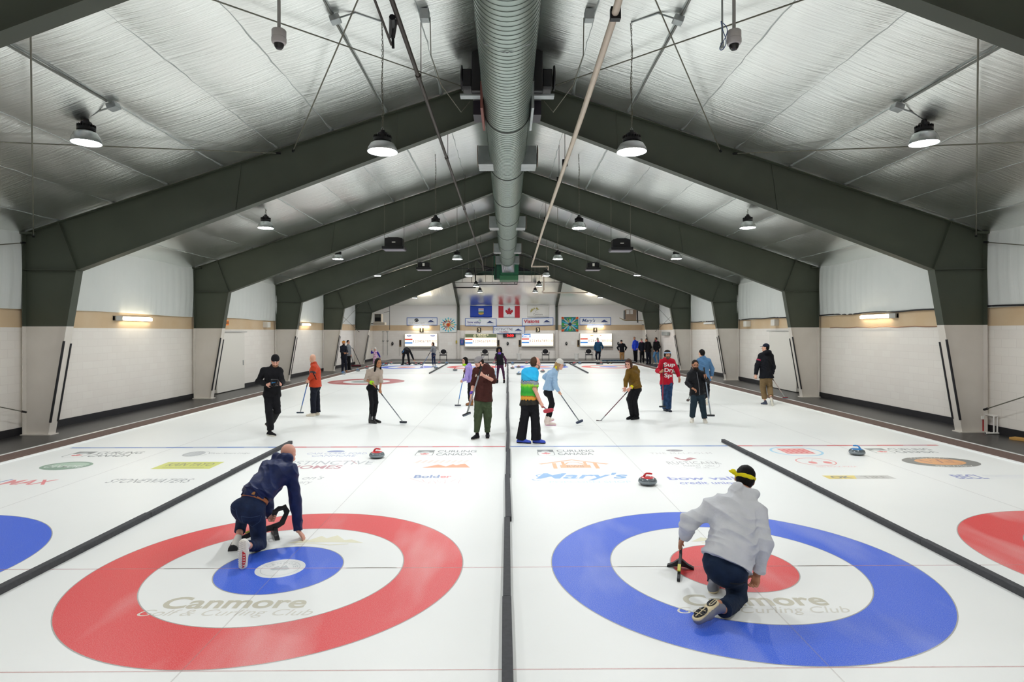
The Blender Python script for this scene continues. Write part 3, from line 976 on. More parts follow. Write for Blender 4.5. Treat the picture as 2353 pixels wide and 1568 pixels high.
# ------------------------------------------------------------------ lamps
M_lens = mat('lamp_lens', 'ffffff', .4, emit=('fbfdff', 265.))
M_refl = mat('milky_reflector', 'b9bcbd', .3, metal=.55)
M_refl2 = mat('clear_reflector', 'c9cfce', .15, metal=.6, noise=(6, '8d9695', .7))
LM = {}
def lamp(x, y, z, dia, chain_top, label, clear):
    r = thing('high_bay_lamp', label, 'lamp', (x, y, z), 'high bay lamps')
    R = dia / 2
    key = (dia, clear)
    if key not in LM:
        h = R * .72 if not clear else R * .95
        rf = MB().lathe([(R, 0), (R * 1.02, .01), (R * .97, h * .35), (R * .8, h * .75), (R * .5, h), (R * .48, h), (R * .78, h * .73), (R * .94, h * .33), (R * .97, .012), (R, 0)], n=36)
        rf = rf.build('reflector', M_refl2 if clear else M_refl, r, smooth=True, world=False)
        ho = MB().lathe([(R * .45, h - .01), (R * .62, h), (R * .62, h + .05), (R * .5, h + .055), (R * .5, h + .085), (R * .4, h + .09), (R * .36, h + .14), (.05, h + .15), (.04, h + .19), (0, h + .19)], n=28)
        for k in range(20):
            a = 2 * PI * k / 20
            ho.box((R * .55 * math.cos(a), R * .55 * math.sin(a), h + .07), (R * .14, .006, .05), Matrix.Rotation(a, 3, 'Z'))
        ho = ho.build('housing', M_dark, r, smooth=True, world=False)
        le = MB().lathe([(R * .95, .014), (R * .6, .004), (0, 0)][::-1], n=32).build('lens', M_lens, r, smooth=True, world=False)
        hk = MB().tube([(0, 0, h + .18), (.02, 0, h + .21), (.0, 0, h + .25), (-.02, 0, h + .22), (0, 0, h + .19)], .006, 6).build('hook', M_steel, r, smooth=True, world=False)
        LM[key] = ([rf, ho, le, hk], h)
    else:
        for o in LM[key][0]:
            c = o.copy(); C.objects.link(c); c.parent = r
    h = LM[key][1]
    z0 = h + .24
    L = chain_top - z - z0
    ch = MB()
    n = max(2, int(L / .045))
    if y < 20:
        for k in range(n):
            zz = z0 + L * (k + .5) / n
            a = L / n * .62
            e = [(a * .35 * math.cos(t) * (k % 2 == 0), a * .35 * math.cos(t) * (k % 2), zz + a * math.sin(t)) for t in [2 * PI * q / 8 for q in range(8)]]
            ch.tube(e, .0045, 4, close=True)
        ch.tube([(.02 * math.sin(k * .9), .012, z0 - .03 + (L + .03) * k / 12) for k in range(13)], .005, 5)
    else:
        ch.tube([(0, 0, z0), (0, 0, z0 + L)], .012, 5)
    ch.build('chain', M_cable, r, world=False)
LAMP_W = 70
ORD = ['nearest', 'second nearest', 'third nearest', 'fourth nearest', 'fifth nearest', 'farthest']
LY = [10.3, 17.9, 25.5, 33.1, 40.7, 46.5]
for i, y in enumerate(LY):
    for s in (-1, 1):
        z = 5.45 if y < 46 else 5.43
        lamp(s * 2.13, y, z, .5 if i == 0 else .42, zroof(2.13) - .05 if y < 45 else 5.95, '%s lamp of the row hanging just %s of the silver duct' % (ORD[i], 'left' if s < 0 else 'right'), i > 0)
        if True:
            lamp(s * 7.16, y, 5.6 if i == 0 else (5.46 if i < 5 else 5.0), .45, zroof(7.16) - .03 if i < 5 else 5.85, '%s lamp of the outer row along the %s wall' % (ORD[i], 'left' if s < 0 else 'right'), True)
# lamps of the bay over the camera, out of the picture but lighting it
for x in (-7.16, -2.13, 2.13, 7.16):
    ld = bpy.data.lights.new('lamp_light', 'AREA'); ld.shape = 'DISK'; ld.size = .4; ld.energy = LAMP_W; ld.color = (.98, .99, 1)
    lo = bpy.data.objects.new('lamp_light', ld); C.objects.link(lo); lo.location = (x, 2.7, 5.45)

# strip lights on the walls
M_tube = mat('fluorescent_tube', 'ffffff', .4, emit=('fff0d0', 26.))
M_tubeoff = mat('unlit_tube', 'e9ebe8', .4)
def strip(p, axis, ln, label, on, box_first=True):
    r = thing('strip_light', label, 'strip light', p, 'strip lights on the walls')
    x, y, z = p
    if axis == 'y':
        s = -1 if x < 0 else 1
        MB().bb(x, x - s * .06, y - ln / 2, y + ln / 2, z - .05, z + .07).build('fixture', M_wallp, r)
        MB().bb(x - s * .005, x - s * .1, y - ln / 2, y - ln / 2 + .3, z - .06, z + .08).build('end_box', mat('grey_box', 'a7a6a1', .5), r)
        MB().bb(x - s * .06, x - s * .11, y - ln / 2 + .3, y + ln / 2, z - .045, z + .045).build('tube_cover', M_tube if on else M_tubeoff, r, bevel=.015)
    else:
        MB().bb(x - ln / 2, x + ln / 2, y - .06, y, z - .05, z + .07).build('fixture', M_wallp, r)
        MB().bb(x - ln / 2, x + ln / 2, y - .13, y - .05, z - .06, z + .06).build('tube_cover', M_tube if on else M_tubeoff, r, bevel=.015)
strip((-XW, 18.2, 2.78), 'y', 1.75, 'lit strip light on the left wall between the first two full frames', True)
strip((XW, 18.2, 2.82), 'y', 1.75, 'lit strip light on the right wall between the first two full frames', True)
strip((-XW, 33.5, 2.8), 'y', 1.7, 'lit strip light farther along the left wall', True)
strip((XW, 33.5, 2.84), 'y', 1.7, 'unlit strip light farther along the right wall', False)
xl = at(968.5, 752, YEND)[0]; xr = at(1368, 751, YEND)[0]
strip((xl, YEND - .03, at(968, 752, YEND)[2]), 'x', 1.33, 'lit strip light above the number 1 on the end wall', True)
strip((xr, YEND - .03, at(1368, 750.5, YEND)[2]), 'x', 1.33, 'lit strip light above the number 4 on the end wall', True)
# ------------------------------------------------------------------ air duct along the ridge
du = thing('air_duct', 'large round spiral silver air duct running under the ridge', 'air duct', (0, 3, 6.8))
prof = []
y = 3.0
while y < 41.0:
    prof += [(.5, y)]
    y += 1.0
prof += [(.5, 41.0)]
M_duct = mat('spiral_duct_steel', 'a9b5ae', .36, metal=.8, noise=(3, '98a49d', .5))
MB().lathe(prof, (0, 0, 7.3), 56, 'y').build('duct_tube', M_duct, du, smooth=True)
sm = MB()
y = 3.05
while y < 40.9:
    sm.lathe([(.499, y), (.507, y + .005), (.507, y + .014), (.499, y + .019)], (0, 0, 7.3), 48, 'y')
    y += .135
sm.f = [q for q in sm.f if len(q) == 4]; sm.mi = [0] * len(sm.f)
sm.build('spiral_seam', mat('dark_duct_seam', '6f7a73', .45, metal=.7), du, smooth=True)
for y in (13.4, 17.6, 21.4, 25.2, 29.0, 32.8, 36.6, 40.2):
    MB().lathe([(.502, y - .03), (.515, y - .028), (.515, y + .028), (.502, y + .03)], (0, 0, 7.3), 56, 'y').build('joint_band', mat('dark_band', '4d524d', .5, metal=.4), du, smooth=True)
for y in (16.9, 27.0, 35.2, 40.9):
    for s in (-1, 1):
        b = MB().bb(s * .38, s * .8, y - .35, y + .35, 6.98, 7.5)
        o = b.build('side_outlet', M_steel, du, bevel=.01)
        MB().lathe([(.3, .02), (.3, 0), (0, 0)] if s < 0 else [(0, 0), (.3, 0), (.3, .02)], (s * .83, y, 7.3), 24, 'x').build('outlet_flange', mat('brown_flange', '6c5b4c', .6), o)
for y in (9.5, 17, 24.6, 32.2, 39.8):
    MB().tube([(-.5, y, 8.2), (-.505, y, 7.3), (-.36, y, 6.92), (0, y, 6.775), (.36, y, 6.92), (.505, y, 7.3), (.5, y, 8.2)], .009, 5).build('hanger_strap', M_steel, du)
# black fan units beside the duct
for s in (-1, 1):
    r = thing('wall_fan', 'black fan unit hanging at the %s side of the duct near the first full frame' % ('left' if s < 0 else 'right'), 'fan', (s * .7, 12.6, 7.2), 'black fan units')
    MB().bb(s * .55, s * .73, 12.35, 12.9, 7.32, 8.18).build('fan_body', M_dark, r, bevel=.012)
    MB().bb(s * .73, s * .93, 12.4, 12.8, 7.42, 7.8).build('motor_box', M_dark, r, bevel=.02)
    MB().lathe([(0, 0), (.24, 0), (.25, .01), (.25, .03), (.22, .035), (0, .035)], (s * .96, 12.6, 7.68), 28, 'x').build('fan_guard', M_dark, r)
    MB().bb(s * .55, s * .98, 12.5, 12.7, 7.28, 7.32).build('bracket', M_steel, r)
    MB().bb(s * .56, s * .74, 13.1, 13.6, 7.1, 7.45).build('lower_box', mat('dark_violet_box', '2b2730', .5), r)
    MB().bb(s * .5, s * .55, 12.3, 13.7, 6.95, 7.5).build('mounting_rail', mat('red_rail', '7c4a42', .6) if s < 0 else M_steel, r)
    MB().tube([(s * .64, 12.6, 8.18), (s * .64, 12.6, zroof(.64))], .02, 6).build('hanger_rod', M_dark, r)
# air handler at the end of the duct
r = thing('air_handler', 'green air handling unit at the far end of the silver duct', 'air handler', (.1, 41.8, 5.95))
M_grn = mat('green_enamel', '27674a', .4)
MB().bb(-.5, .76, 41.5, 43, 6.3, 7.75).build('casing', M_grn, r, bevel=.02)
MB().bb(-.95, -.5, 41.55, 42.6, 6.05, 7.65).build('side_casing', mat('dark_green_enamel', '1f5540', .45), r, bevel=.02)
MB().bb(-.55, .74, 41.45, 43, 5.95, 6.28).build('drip_tray', mat('light_green_enamel', '3f7a55', .4), r, bevel=.02)
tr = MB(); n = 24
vs = []
for k in range(n):
    a = 2 * PI * k / n
    vs.append((.5 * math.cos(a), 41.0, 7.3 + .5 * math.sin(a)))
for k in range(n):
    a = 2 * PI * k / n
    m_ = max(abs(math.cos(a)), abs(math.sin(a)))
    vs.append((.5 * math.cos(a) / m_ * .85 + .06, 41.52, 6.95 + .5 * math.sin(a) / m_))
tr.add(vs, [(k, (k + 1) % n, n + (k + 1) % n, n + k) for k in range(n)])
tr.build('duct_transition', M_steel, r)
MB().bb(-.86, -.78, 41.45, 41.55, 6.9, 7.1).build('valve', mat('brass_valve', '8b7a2c', .4, metal=.5), r)
MB().tube([(-2.0, 40.6, 7.2), (-1.7, 40.9, 6.85), (-1.2, 41.2, 6.75), (-.9, 41.4, 6.75)], .05, 8).build('hose', M_black, r, smooth=True)
MB().tube([(-.8, 41.4, 7.7), (-.8, 41.4, 5.95)], .035, 8).build('riser_pipe', M_black, r, smooth=True)

# long pipes under the rafters
r = thing('iron_pipe', 'long dark iron pipe running down the hall left of the duct', 'pipe', (-1.5, 2, 6.7))
MB().tube([(-1.5, y, 6.72 - .003 * (y - 2)) for y in (2, 14, 26, 36)] + [(-1.62, 40.5, 6.5)], .034, 10).build('pipe_run', M_pipe, r, smooth=True)
for y in (10.2, 14.9, 21, 27, 33):
    MB().tube([(-1.5, y - .07, 6.72 - .003 * (y - 2)), (-1.5, y + .07, 6.72 - .003 * (y - 2))], .046, 10).build('coupling', M_pipe, r, smooth=True)
    MB().tube([(-1.5, y + .3, 6.72), (-1.5, y + .3, zroof(1.5))], .008, 5).build('hanger_rod', M_pipe, r)
b = MB().tube([(-1.5, 8.35, 6.72), (-1.56, 8.4, 6.66), (-1.6, 8.45, 6.5)], .03, 8).tube([(-1.56, 8.2, 6.66), (-1.64, 8.6, 6.6)], .045, 8).tube([(-1.6, 8.45, 6.5), (-1.6, 8.47, 6.36)], .02, 8)
b.build('valve', M_dark, r, smooth=True)
MB().tube([(-1.72, 6.5, 6.75), (-1.62, 8.44, 6.4)], .018, 8).build('branch_pipe', M_pipe, r, smooth=True)
r = thing('plastic_pipe', 'long cream plastic pipe running down the hall right of the duct', 'pipe', (1.5, 2, 6.7))
MB().tube([(1.56, 2, 6.75), (1.52, 8, 6.9), (1.52, 8.7, 6.84), (1.5, 12, 6.72), (1.5, 25, 6.72), (1.6, 39.9, 6.75), (1.62, 40.0, 6.7)], .052, 12).build('pipe_run', M_wpipe, r, smooth=True)
MB().tube([(1.6, 40, 6.72), (2.72, 40, 6.72), (2.72, 40.4, 6.5), (2.5, 44.5, 6.5)], .052, 10).tube([(2.62, 43.5, 6.5), (2.62, 43.5, 5.4), (2.55, 44.2, 5.3), (2.7, 45, 5.3), (6, 45, 5.3)], .05, 10).build('pipe_elbow_run', M_wpipe, r, smooth=True)
for y in (8.5, 16, 17.8, 24, 30, 36):
    MB().bb(1.46, 1.6, y - .05, y + .05, 6.78, 6.95).build('pipe_clip', M_dark, r)
    MB().tube([(1.53, y, 6.9), (1.53, y, zroof(1.53))], .008, 5).build('hanger_rod', M_pipe, r)
r = thing('sprinkler_pipe', 'black sprinkler piping across the far end above the flags', 'pipe', (0, 44, 5.9))
P_ = lambda x, z: (x, 44.0, z)
MB().tube([P_(-3.9, 5.62), P_(-2.35, 5.62), P_(-2.35, 6.6), P_(-2.45, 7.1)], .045, 8).build('pipe_run', M_dark, r, smooth=True)
MB().tube([P_(-2.35, 5.86), P_(.72, 5.86), P_(.72, 6.1), P_(.5, 6.1)], .04, 8).build('pipe_run', M_dark, r, smooth=True)
MB().tube([P_(-3.9, 6.0), P_(4.2, 6.02)], .02, 6).tube([P_(-.4, 6.0), P_(-.4, 5.86)], .02, 6).tube([P_(.5, 6.0), P_(.5, 5.86)], .02, 6).build('branch_pipe', M_dark, r, smooth=True)
MB().tube([(-2.6, 43.9, 5.95), (-2.6, 43.9, 7.3)], .02, 6).tube([(-4, 43.9, 6.98), (-1.4, 43.9, 6.98)], .03, 6).build('branch_pipe', M_dark, r, smooth=True)
b = MB()
for x in (-3.3, -1.6, -1.1, 1.2, 1.75, 2.0, 3.4): b.tube([P_(x, 6.02), P_(x, zroof(x) - .1)], .014, 5)
b.build('hanger_rod', M_cable, r)

# brace rods
def rod(p, q, label, r_=.012):
    o = thing('brace_rod', label, 'brace rod', p, 'steel brace rods')
    MB().tube([p, q], r_, 6).build('rod', M_cable, o, smooth=True)
    d = (Vector(q) - Vector(p)).normalized()
    for e, s in ((p, 1), (q, -1)):
        e = Vector(e)
        MB().tube([e, e + d * s * .12], r_ * 2.2, 6).build('turnbuckle', M_dark, o, smooth=True)
for s, nm in ((-1, 'left'), (1, 'right')):
    zz = lambda x: zroof(x) - .16
    rod((s * .8, 14.0, zz(.8)), (s * 4.97, 6.6, zz(4.97)), 'thin rod rising to the fan unit at the %s side of the duct' % nm)
    zy = lambda x: zroof(x) - .21
    rod((s * 4.97, 14.0, zy(4.97)), (s * .8, 6.6, zy(.8)), 'thin rod crossing the near roof %s of the duct, landing mid rafter' % nm)
    rod((s * 5.26, 14.0, zz(5.26)), (s * 10.9, 6.6, zz(10.9)), 'nearly level thin rod over the outer lamp near the %s wall' % nm)
    rod((s * 10.95, 14.0, zy(10.95)), (s * 5.2, 6.6, zy(5.2)), 'nearly upright thin rod at the %s edge of the view' % nm)
    rod((s * 11.1, 13.95, 4.45), (s * 11.1, 6.6, 2.9), 'thin sloping rod high on the %s wall in front of the insulation' % nm)
    rod((s * 11.05, 13.9, .55), (s * 11.05, 7.0, 2.6) if s < 0 else (s * 11.05, 7.0, 3.2), 'thin pale rod low on the %s wall beside the first frame' % nm)
    rod((s * 10.9, 44.3, 4.3), (s * 11.15, 37.2, 1.9), 'thin rod on the far %s wall sloping down towards the camera' % nm)
    rod((s * 10.9, 44.3, 2.4), (s * 11.15, 37.2, 4.3), 'thin rod on the far %s wall sloping up towards the camera' % nm)
# conduits and junction boxes on the roof
for s, nm in ((-1, 'left'), (1, 'right')):
    for p, q, cl in ((2.8, 'inner', 'beside the duct'), (6.61, 'outer', 'towards the wall')):
        o = thing('conduit', '%s grey roof conduit %s of the duct, %s' % (q, nm, cl), 'conduit', (s * p, 2, zroof(p) - .08), 'roof conduits')
        ye = 13.8 if p < 3 else 10.2
        MB().tube([(s * (p + .012 * math.sin(y * 2)), y, zroof(p) - .045 - .012 * math.sin(y * 1.7)) for y in np.arange(2, ye, .4)], .02, 8).build('tube', mat('grey_conduit', '7e817c', .45, metal=.5), o, smooth=True)
        yb = 9.7 if p < 3 else 10.1
        MB().box((s * (p - .04), yb, zroof(p) - .09), (.16, .16, .1), Matrix.Rotation(s * .32, 3, 'Y')).build('junction_box', M_steel, o, bevel=.01)
        xx = 2.13 if p < 3 else 7.16
        MB().tube([(s * p, yb, zroof(p) - .1), (s * (p + xx) / 2, yb + .1, zroof((p + xx) / 2) - .04), (s * xx, 10.3, zroof(xx) - .04)], .014, 6).build('lead', M_steel, o, smooth=True)
    o = thing('cable_box', 'small grey box with a looping wire on the roof just %s of the duct' % nm, 'junction box', (s * 1.5, 10.6, 7.8), 'roof cable boxes')
    MB().box((s * 1.42, 10.4, zroof(1.4) - .12), (.16, .16, .18)).build('box', M_steel, o, bevel=.01)
    MB().tube([(s * 1.34, 10.5, zroof(1.4) - .1), (s * 1.34, 10.6, 7.25), (s * 1.25, 11.4, 7.05), (s * .99, 12.95, 7.1), (s * .8, 13, 7.35)], .009, 6).build('wire', M_cable, o, smooth=True)

# dome cameras
def dome(x, y, zt, label, s=1.):
    o = thing('dome_camera', label, 'dome camera', (x, y, zt), 'ceiling dome cameras')
    MB().tube([(x, y, zt + .2 * s), (x, y, min(zroof(x) - .02, zt + 3))], .019 * s, 10).build('drop_pole', mat('grey_pole', 'a2a19e', .45), o, smooth=True)
    MB().lathe([(0, .2), (.07, .2), (.078, .19), (.078, .115), (.074, .113), (.074, .109), (.08, .107), (.08, .07), (.072, .05), (.055, .045), (0, .045)], (x, y, zt), 28).build('housing', mat('grey_housing', 'bdb9b8', .4), o, smooth=True)
    MB().lathe([(0, .05), (.045, .05), (.04, .02), (.024, .0), (0, -.002)], (x, y, zt), 20).build('lens_unit', M_dark, o, smooth=True)
    MB().lathe([(.054, .05), (.053, .03), (.046, .008), (.03, -.012), (0, -.02)], (x, y, zt), 24).build('dome_bubble', mat('smoked_dome', 'c9ccd4', .05, trans=1., spec=.5), o, smooth=True)
    return o
dome(-2.53, 6.7, 5.53, 'white dome camera on a pole near the top left of the view')
o = dome(2.53, 6.7, 5.53, 'white dome camera on a pole near the top right of the view')
xk = at(1662, 60, 6.7)[0]
o = thing('cable_conduit', 'thin steel conduit with a coiled blue cable beside the right dome camera', 'conduit', (xk, 6.7, 5.5))
MB().tube([(xk, 6.7, 5.58), (xk, 6.7, zroof(xk))], .011, 8).build('tube', M_steel, o, smooth=True)
MB().bb(xk - .014, xk + .014, 6.68, 6.72, 5.53, 5.6).build('end_fitting', M_steel, o)
MB().tube([(xk + .035 * math.sin(t) * (1 + .3 * math.sin(t * .5)), 6.67 + .01 * math.cos(t * 2), 5.66 + .16 * math.cos(t * .5 + .4)) for t in np.arange(0, 12.6, .35)], .0045, 5).build('blue_cable', mat('blue_cable', '2d4f86', .5), o, smooth=True)
# heaters / speakers hung from the rafters
for (px, py, d, w_, h, lab) in ((907, 561, 21.7, .62, .42, 'black hanging loudspeaker left of the duct, the larger nearer one'), (1427, 563, 21.7, .62, .42, 'black hanging loudspeaker right of the duct, the larger nearer one'),
                                (975, 612, 29.3, .56, .36, 'black hanging loudspeaker left of the duct, the smaller farther one'), (1363, 612, 29.3, .56, .36, 'black hanging loudspeaker right of the duct, the smaller farther one')):
    p = at(px, py, d - .5)
    x, y, z = p
    o = thing('hanging_speaker', lab, 'loudspeaker', (x, y, z - h / 2), 'hanging loudspeakers')
    MB().prism([(-w_ / 2, -h / 2 + .1), (w_ / 2, -h / 2 + .1), (w_ / 2, h / 2 - .04), (w_ / 4, h / 2), (-w_ / 4, h / 2), (-w_ / 2, h / 2 - .04)], .4, lambda u, v, w2: (x + u, y - .2 + w2, z + v)).build('cabinet', M_dark, o, bevel=.015)
    MB().bb(x - w_ * .62, x + w_ * .62, y - .3, y + .3, z - h / 2, z - h / 2 + .1).build('base_tray', M_dark, o, bevel=.01)
    MB().bb(x - w_ * .58, x + w_ * .58, y - .26, y + .26, z - h / 2 - .02, z - h / 2).build('grille', mat('lilac_grille', '77737f', .5), o)
    b = MB()
    if w_ > .6: b.bb(x - .05, x + .07, y - .205, y - .2, z + .02, z + .05)
    else: b.bb(x - .05, x + .05, y - .205, y - .2, z - .02, z + .12)
    b.build('badge', M_paper, o)
    for s in (-1, 1):
        xx = x + s * w_ * .55
        MB().tube([(xx, y, z - h / 2 + .1), (xx, y, zroof(xx) - .05)], .009, 5).build('hanging_wire', M_cable, o)

# ------------------------------------------------------------------ side wall fittings
def wallbox(p0, p1, m, name, label, cat, group=None, bevel=.01):
    b = MB().bb(p0[0], p1[0], p0[1], p1[1], p0[2], p1[2]).build(name, m, None, bevel=bevel)
    return tag(b, label, cat, group)
for s, nm in ((-1, 'left'), (1, 'right')):
    o = thing('door_1' if s < 0 else 'door_2', 'white sliding door on the %s wall behind the second full frame' % nm, 'door', (s * XW, 24.4, 0), None, 'structure')
    MB().bb(s * 11.14, s * 11.26, 23.2, 25.6, .03, 2.36).build('door_slab', M_wallp, o, bevel=.01)
    MB().bb(s * 11.12, s * 11.27, 23.0, 25.8, 2.37, 2.42).build('track', M_alu, o)
    MB().bb(s * 11.12, s * 11.14, 25.42, 25.47, 1.0, 1.2).build('door_handle', M_steel, o)
    y = 28.2
    wallbox((s * 11.08, 27.9, 2.6), (s * XW, 28.25, 2.86), M_wallp, 'wall_box', 'white box on the tan band of the %s wall beyond the sliding door' % nm, 'wall box', 'white boxes on the tan bands')
wallbox((11.1, 25.0, 2.62), (XW, 25.35, 2.88), M_wallp, 'wall_box', 'white box on the tan band above the right sliding door', 'wall box', 'white boxes on the tan bands')
o = thing('exit_sign', 'small orange sign on the tan band above the left sliding door', 'sign', (-11.25, 24.2, 2.7))
MB().bb(-XW, -11.22, 24.05, 24.35, 2.66, 2.86).build('sign_panel', mat('orange_sign', 'd2761f', .5, emit=('e07a20', .4)), o, bevel=.006)
b = MB()
for k in (0, 1, 2): b.bb(-11.222, -11.216, 24.1 + k * .08, 24.14 + k * .08, 2.7, 2.82)
b.build('sign_marks', M_dark, o)
for s, nm in ((-1, 'left'), (1, 'right')):
    for y in (30.2, 31.4):
        pass
# posts / dark door by the far left frame
o = thing('door_3', 'dark brown door beside the farthest frame on the left', 'door', (-XW, 46.2, .0), None, 'structure')
MB().bb(-11.28, -11.2, 45.6, 46.7, .01, 2.1).build('door_slab', mat('dark_brown_door', '2b201c', .5), o)
MB().bb(-11.3, -11.18, 45.5, 45.6, .01, 2.2).bb(-11.3, -11.18, 46.7, 46.8, .01, 2.2).bb(-11.3, -11.18, 45.5, 46.8, 2.1, 2.2).build('door_frame', M_wallp, o)
# white plastic pipe stand on the right walkway
x, y = at(2262, 990, 14.6)[0], 14.6
o = thing('pipe_stand', 'white plastic pipe stand with a red strip on the right walkway beside the first frame', 'stand', (x, y, .01))
M_pvc = mat('white_pvc', 'e6e4de', .35)
xa, xb = at(2252, 0, 14.35)[0], at(2290, 0, 13.75)[0]
ya, yb = 14.35, 13.75
for i, (xx, yy) in enumerate(((xa, ya), (xb, yb))):
    MB().tube([(xx - .2, yy, .03), (xx + .26, yy, .03)], .022, 10).build('foot_pipe', M_pvc, o, smooth=True)
    MB().tube([(xx - .2, yy, .03), (xx - .16, yy, .03)], .028, 10).tube([(xx + .22, yy, .03), (xx + .26, yy, .03)], .028, 10).build('end_cap', M_pvc, o, smooth=True)
    for dx in (0, .08):
        MB().tube([(xx + dx, yy, .03), (xx + dx, yy, .42)], .017, 10).build('upright_pipe', M_pvc, o, smooth=True)
MB().tube([(xa, ya, .42), (xb, yb, .42)], .02, 10).tube([(xa + .08, ya, .42), (xb + .08, yb, .42)], .02, 10).tube([(xa, ya, .42), (xa + .08, ya, .42)], .022, 8).tube([(xb, yb, .42), (xb + .08, yb, .42)], .022, 8).build('top_rail', M_pvc, o, smooth=True)
xm, ym = (xa + xb) / 2 - .01, 14.1
MB().bb(xm - .03, xm + .03, ym - .02, ym + .02, .02, .32).build('red_strip', mat('red_strip', '9c1119', .5), o)
MB().bb(xm - .065, xm + .065, ym - .03, ym + .03, .3, .38).build('white_block', M_pvc, o, bevel=.005)
o = tag(MB().box((11.12, 13.0, .03), (.22, .3, .05), Matrix.Rotation(.4, 3, 'Z')).build('cardboard_piece', mat('cardboard', 'b98c46', .7), None, bevel=.004), 'tan scrap lying on the walkway at the right edge of the view', 'scrap')

# A-frame ice scraper broom on the far left walkway
p = at(833, 826, 41.5)
o = thing('push_broom', 'wide red push broom with two tall handles standing on the far left walkway', 'push broom', (-10.2, 41.5, .0))
q = lambda px, py, d=41.5: at(px, py, d)
MB().tube([q(812, 838), q(805.5, 803), q(808, 799.6), q(811, 800.5), q(828, 838)], .022, 6).build('handle', M_black, o, smooth=True)
a, b_ = q(808, 841), q(830, 838)
MB().tube([(a[0], 41.5, .07), (b_[0], 41.5, .07)], .06, 8).build('mop_head', mat('dark_red_mop', '5d1c28', .9), o, smooth=True)

# ------------------------------------------------------------------ end wall furniture
def we_pt(px, py, d=YEND - .06): return at(px, py, d)
def flat(px0, px1, pyt, pyb, d, th=.04):
    a, b = at(px0, pyb, d), at(px1, pyt, d)
    return a[0], b[0], a[2], b[2], d
M_frm = mat('board_frame', 'c9c6bf', .5)
M_lit = mat('lit_board', 'fbf6e8', .4, emit=('fff2d6', 1.25))
M_sred = mat('score_red', 'd8342c', .5, emit=('e04030', .35))
M_sblue = mat('score_blue', '3d8fe0', .5, emit=('3d8fe0', .35))
M_num = mat('score_numbers', '8a3d1c', .5)
M_fade = mat('faded_lettering', 'e2b48e', .5)
def scoreboard(px0, px1, pyt, pyb, label, head):
    x0, x1, z0, z1, d = flat(px0, px1, pyt, pyb, YEND - .3)
    o = thing('scoreboard', label, 'scoreboard', ((x0 + x1) / 2, YEND - .15, z0), 'lit scoreboards')
    W_, H_ = x1 - x0, z1 - z0
    MB().bb(x0 - .05, x1 + .05, YEND - .27, YEND - .02, z0 - .12, z1 + .05).build('case', M_frm, o, bevel=.01)
    MB().bb(x0, x1, YEND - .3, YEND - .26, z0, z1).build('lit_panel', M_lit, o)
    f = lambda u, v, e=.002: (x0 + u * W_, YEND - .3 - e, z0 + v * H_)
    b = MB(); poly(b, [(.0, .5), (.235, .5), (.235, .62), (.0, .62)], f); b.build('red_bar', M_sred, o)
    b = MB(); poly(b, [(.0, .2), (.235, .2), (.235, .32), (.0, .32)], f); b.build('blue_bar', M_sblue, o)
    for i in range(12):
        b = MB()
        u = .26 + i * .0625
        letter(b, str(i + 1), f, u, u + (.038 if i < 9 else .052) * (.45 if i == 0 else 1), .3, .5, .012)
        b.build('end_number', M_num, o)
    b = MB(); letter(b, 'BLANK ENDS', f, .26, .5, .04, .11, .005)
    stroke(b, [(.24, .18), (1, .18)], .008, f); stroke(b, [(0, .685), (1, .685)], .012, f)
    b.build('small_lettering', M_fade, o)
    head(o, f)
def h1(o, f):
    b = MB()
    for u in (.13, .87):
        poly(b, ell2d(u, .86, .075, .08, 28), f)
        letter(b, 'Ford', lambda p, q: f(p, q, .006), u - .04, u + .04, .81, .91, .005, .2, 1)
    b.build('dealer_badge', [mat('badge_blue', '5873b8', .5, emit=('5873b8', .3)), M_lit], o)
    b = MB(); letter(b, 'CAM CLARK FORD', f, .28, .74, .9, .98, 0); letter(b, 'CANMORE', f, .36, .64, .74, .84, 0)
    b.build('header_lettering', mat('pale_lettering', 'e9dfd6', .5), o)
def h2(o, f):
    b = MB(); poly(b, [(0, .7), (1, .7), (1, 1), (0, 1)], lambda u, v: f(u, v, .004))
    b.build('header_panel', mat('olive_header', '6f7a58', .5, emit=('6f7a58', .1)), o)
    b = MB(); letter(b, 'CENTURY 21', lambda u, v: f(u, v, .008), .38, .74, .86, .98, .02)
    letter(b, 'Nordic Realty', lambda u, v: f(u, v, .008), .42, .68, .74, .82, .012)
    stroke(b, ell2d(.31, .85, .038, .11, 24)[2:-1], .014, lambda u, v: f(u, v, .008))
    letter(b, '21', lambda u, v: f(u, v, .008), .295, .33, .81, .89, .015)
    b.build('header_lettering', mat('cream_lettering', 'fbeecb', .5, emit=('fff0c8', .6)), o)
def h3(o, f):
    b = MB(); poly(b, [(0, .7), (.28, .7), (.28, 1), (0, 1)], lambda u, v: f(u, v, .004))
    letter(b, 'Duncan', lambda u, v: f(u, v, .008), .02, .26, .83, .96, .02, 0, 1)
    letter(b, 'SYSTEMS', lambda u, v: f(u, v, .008), .03, .25, .74, .81, .015, 0, 1)
    b.build('header_badge', [mat('badge_sky_blue', '2f7fd0', .5, emit=('2f7fd0', .3)), M_lit], o)
def h4(o, f):
    b = MB(); poly(b, [(.3, .84), (.34, .88), (.42, .88), (.42, .84), (.38, .8), (.32, .8)][::-1], f); b.build('gold_badge', mat('gold_badge', 'e0b04a', .5, emit=('e0b04a', .3)), o)
    b = MB(); letter(b, 'GMC', f, .58, .7, .8, .9, .015); b.build('red_lettering', mat('pale_red_lettering', 'e58a70', .5), o)
    b = MB(); stroke(b, [(.48, .8), (.5, .92), (.52, .8)], .012, f); b.build('grey_badge', M_steel, o)
scoreboard(931, 1004, 768, 795.5, 'lit scoreboard on the end wall under the number 1', h1)
scoreboard(1069, 1141, 768, 795.5, 'lit scoreboard with a green header under the number 2', h2)
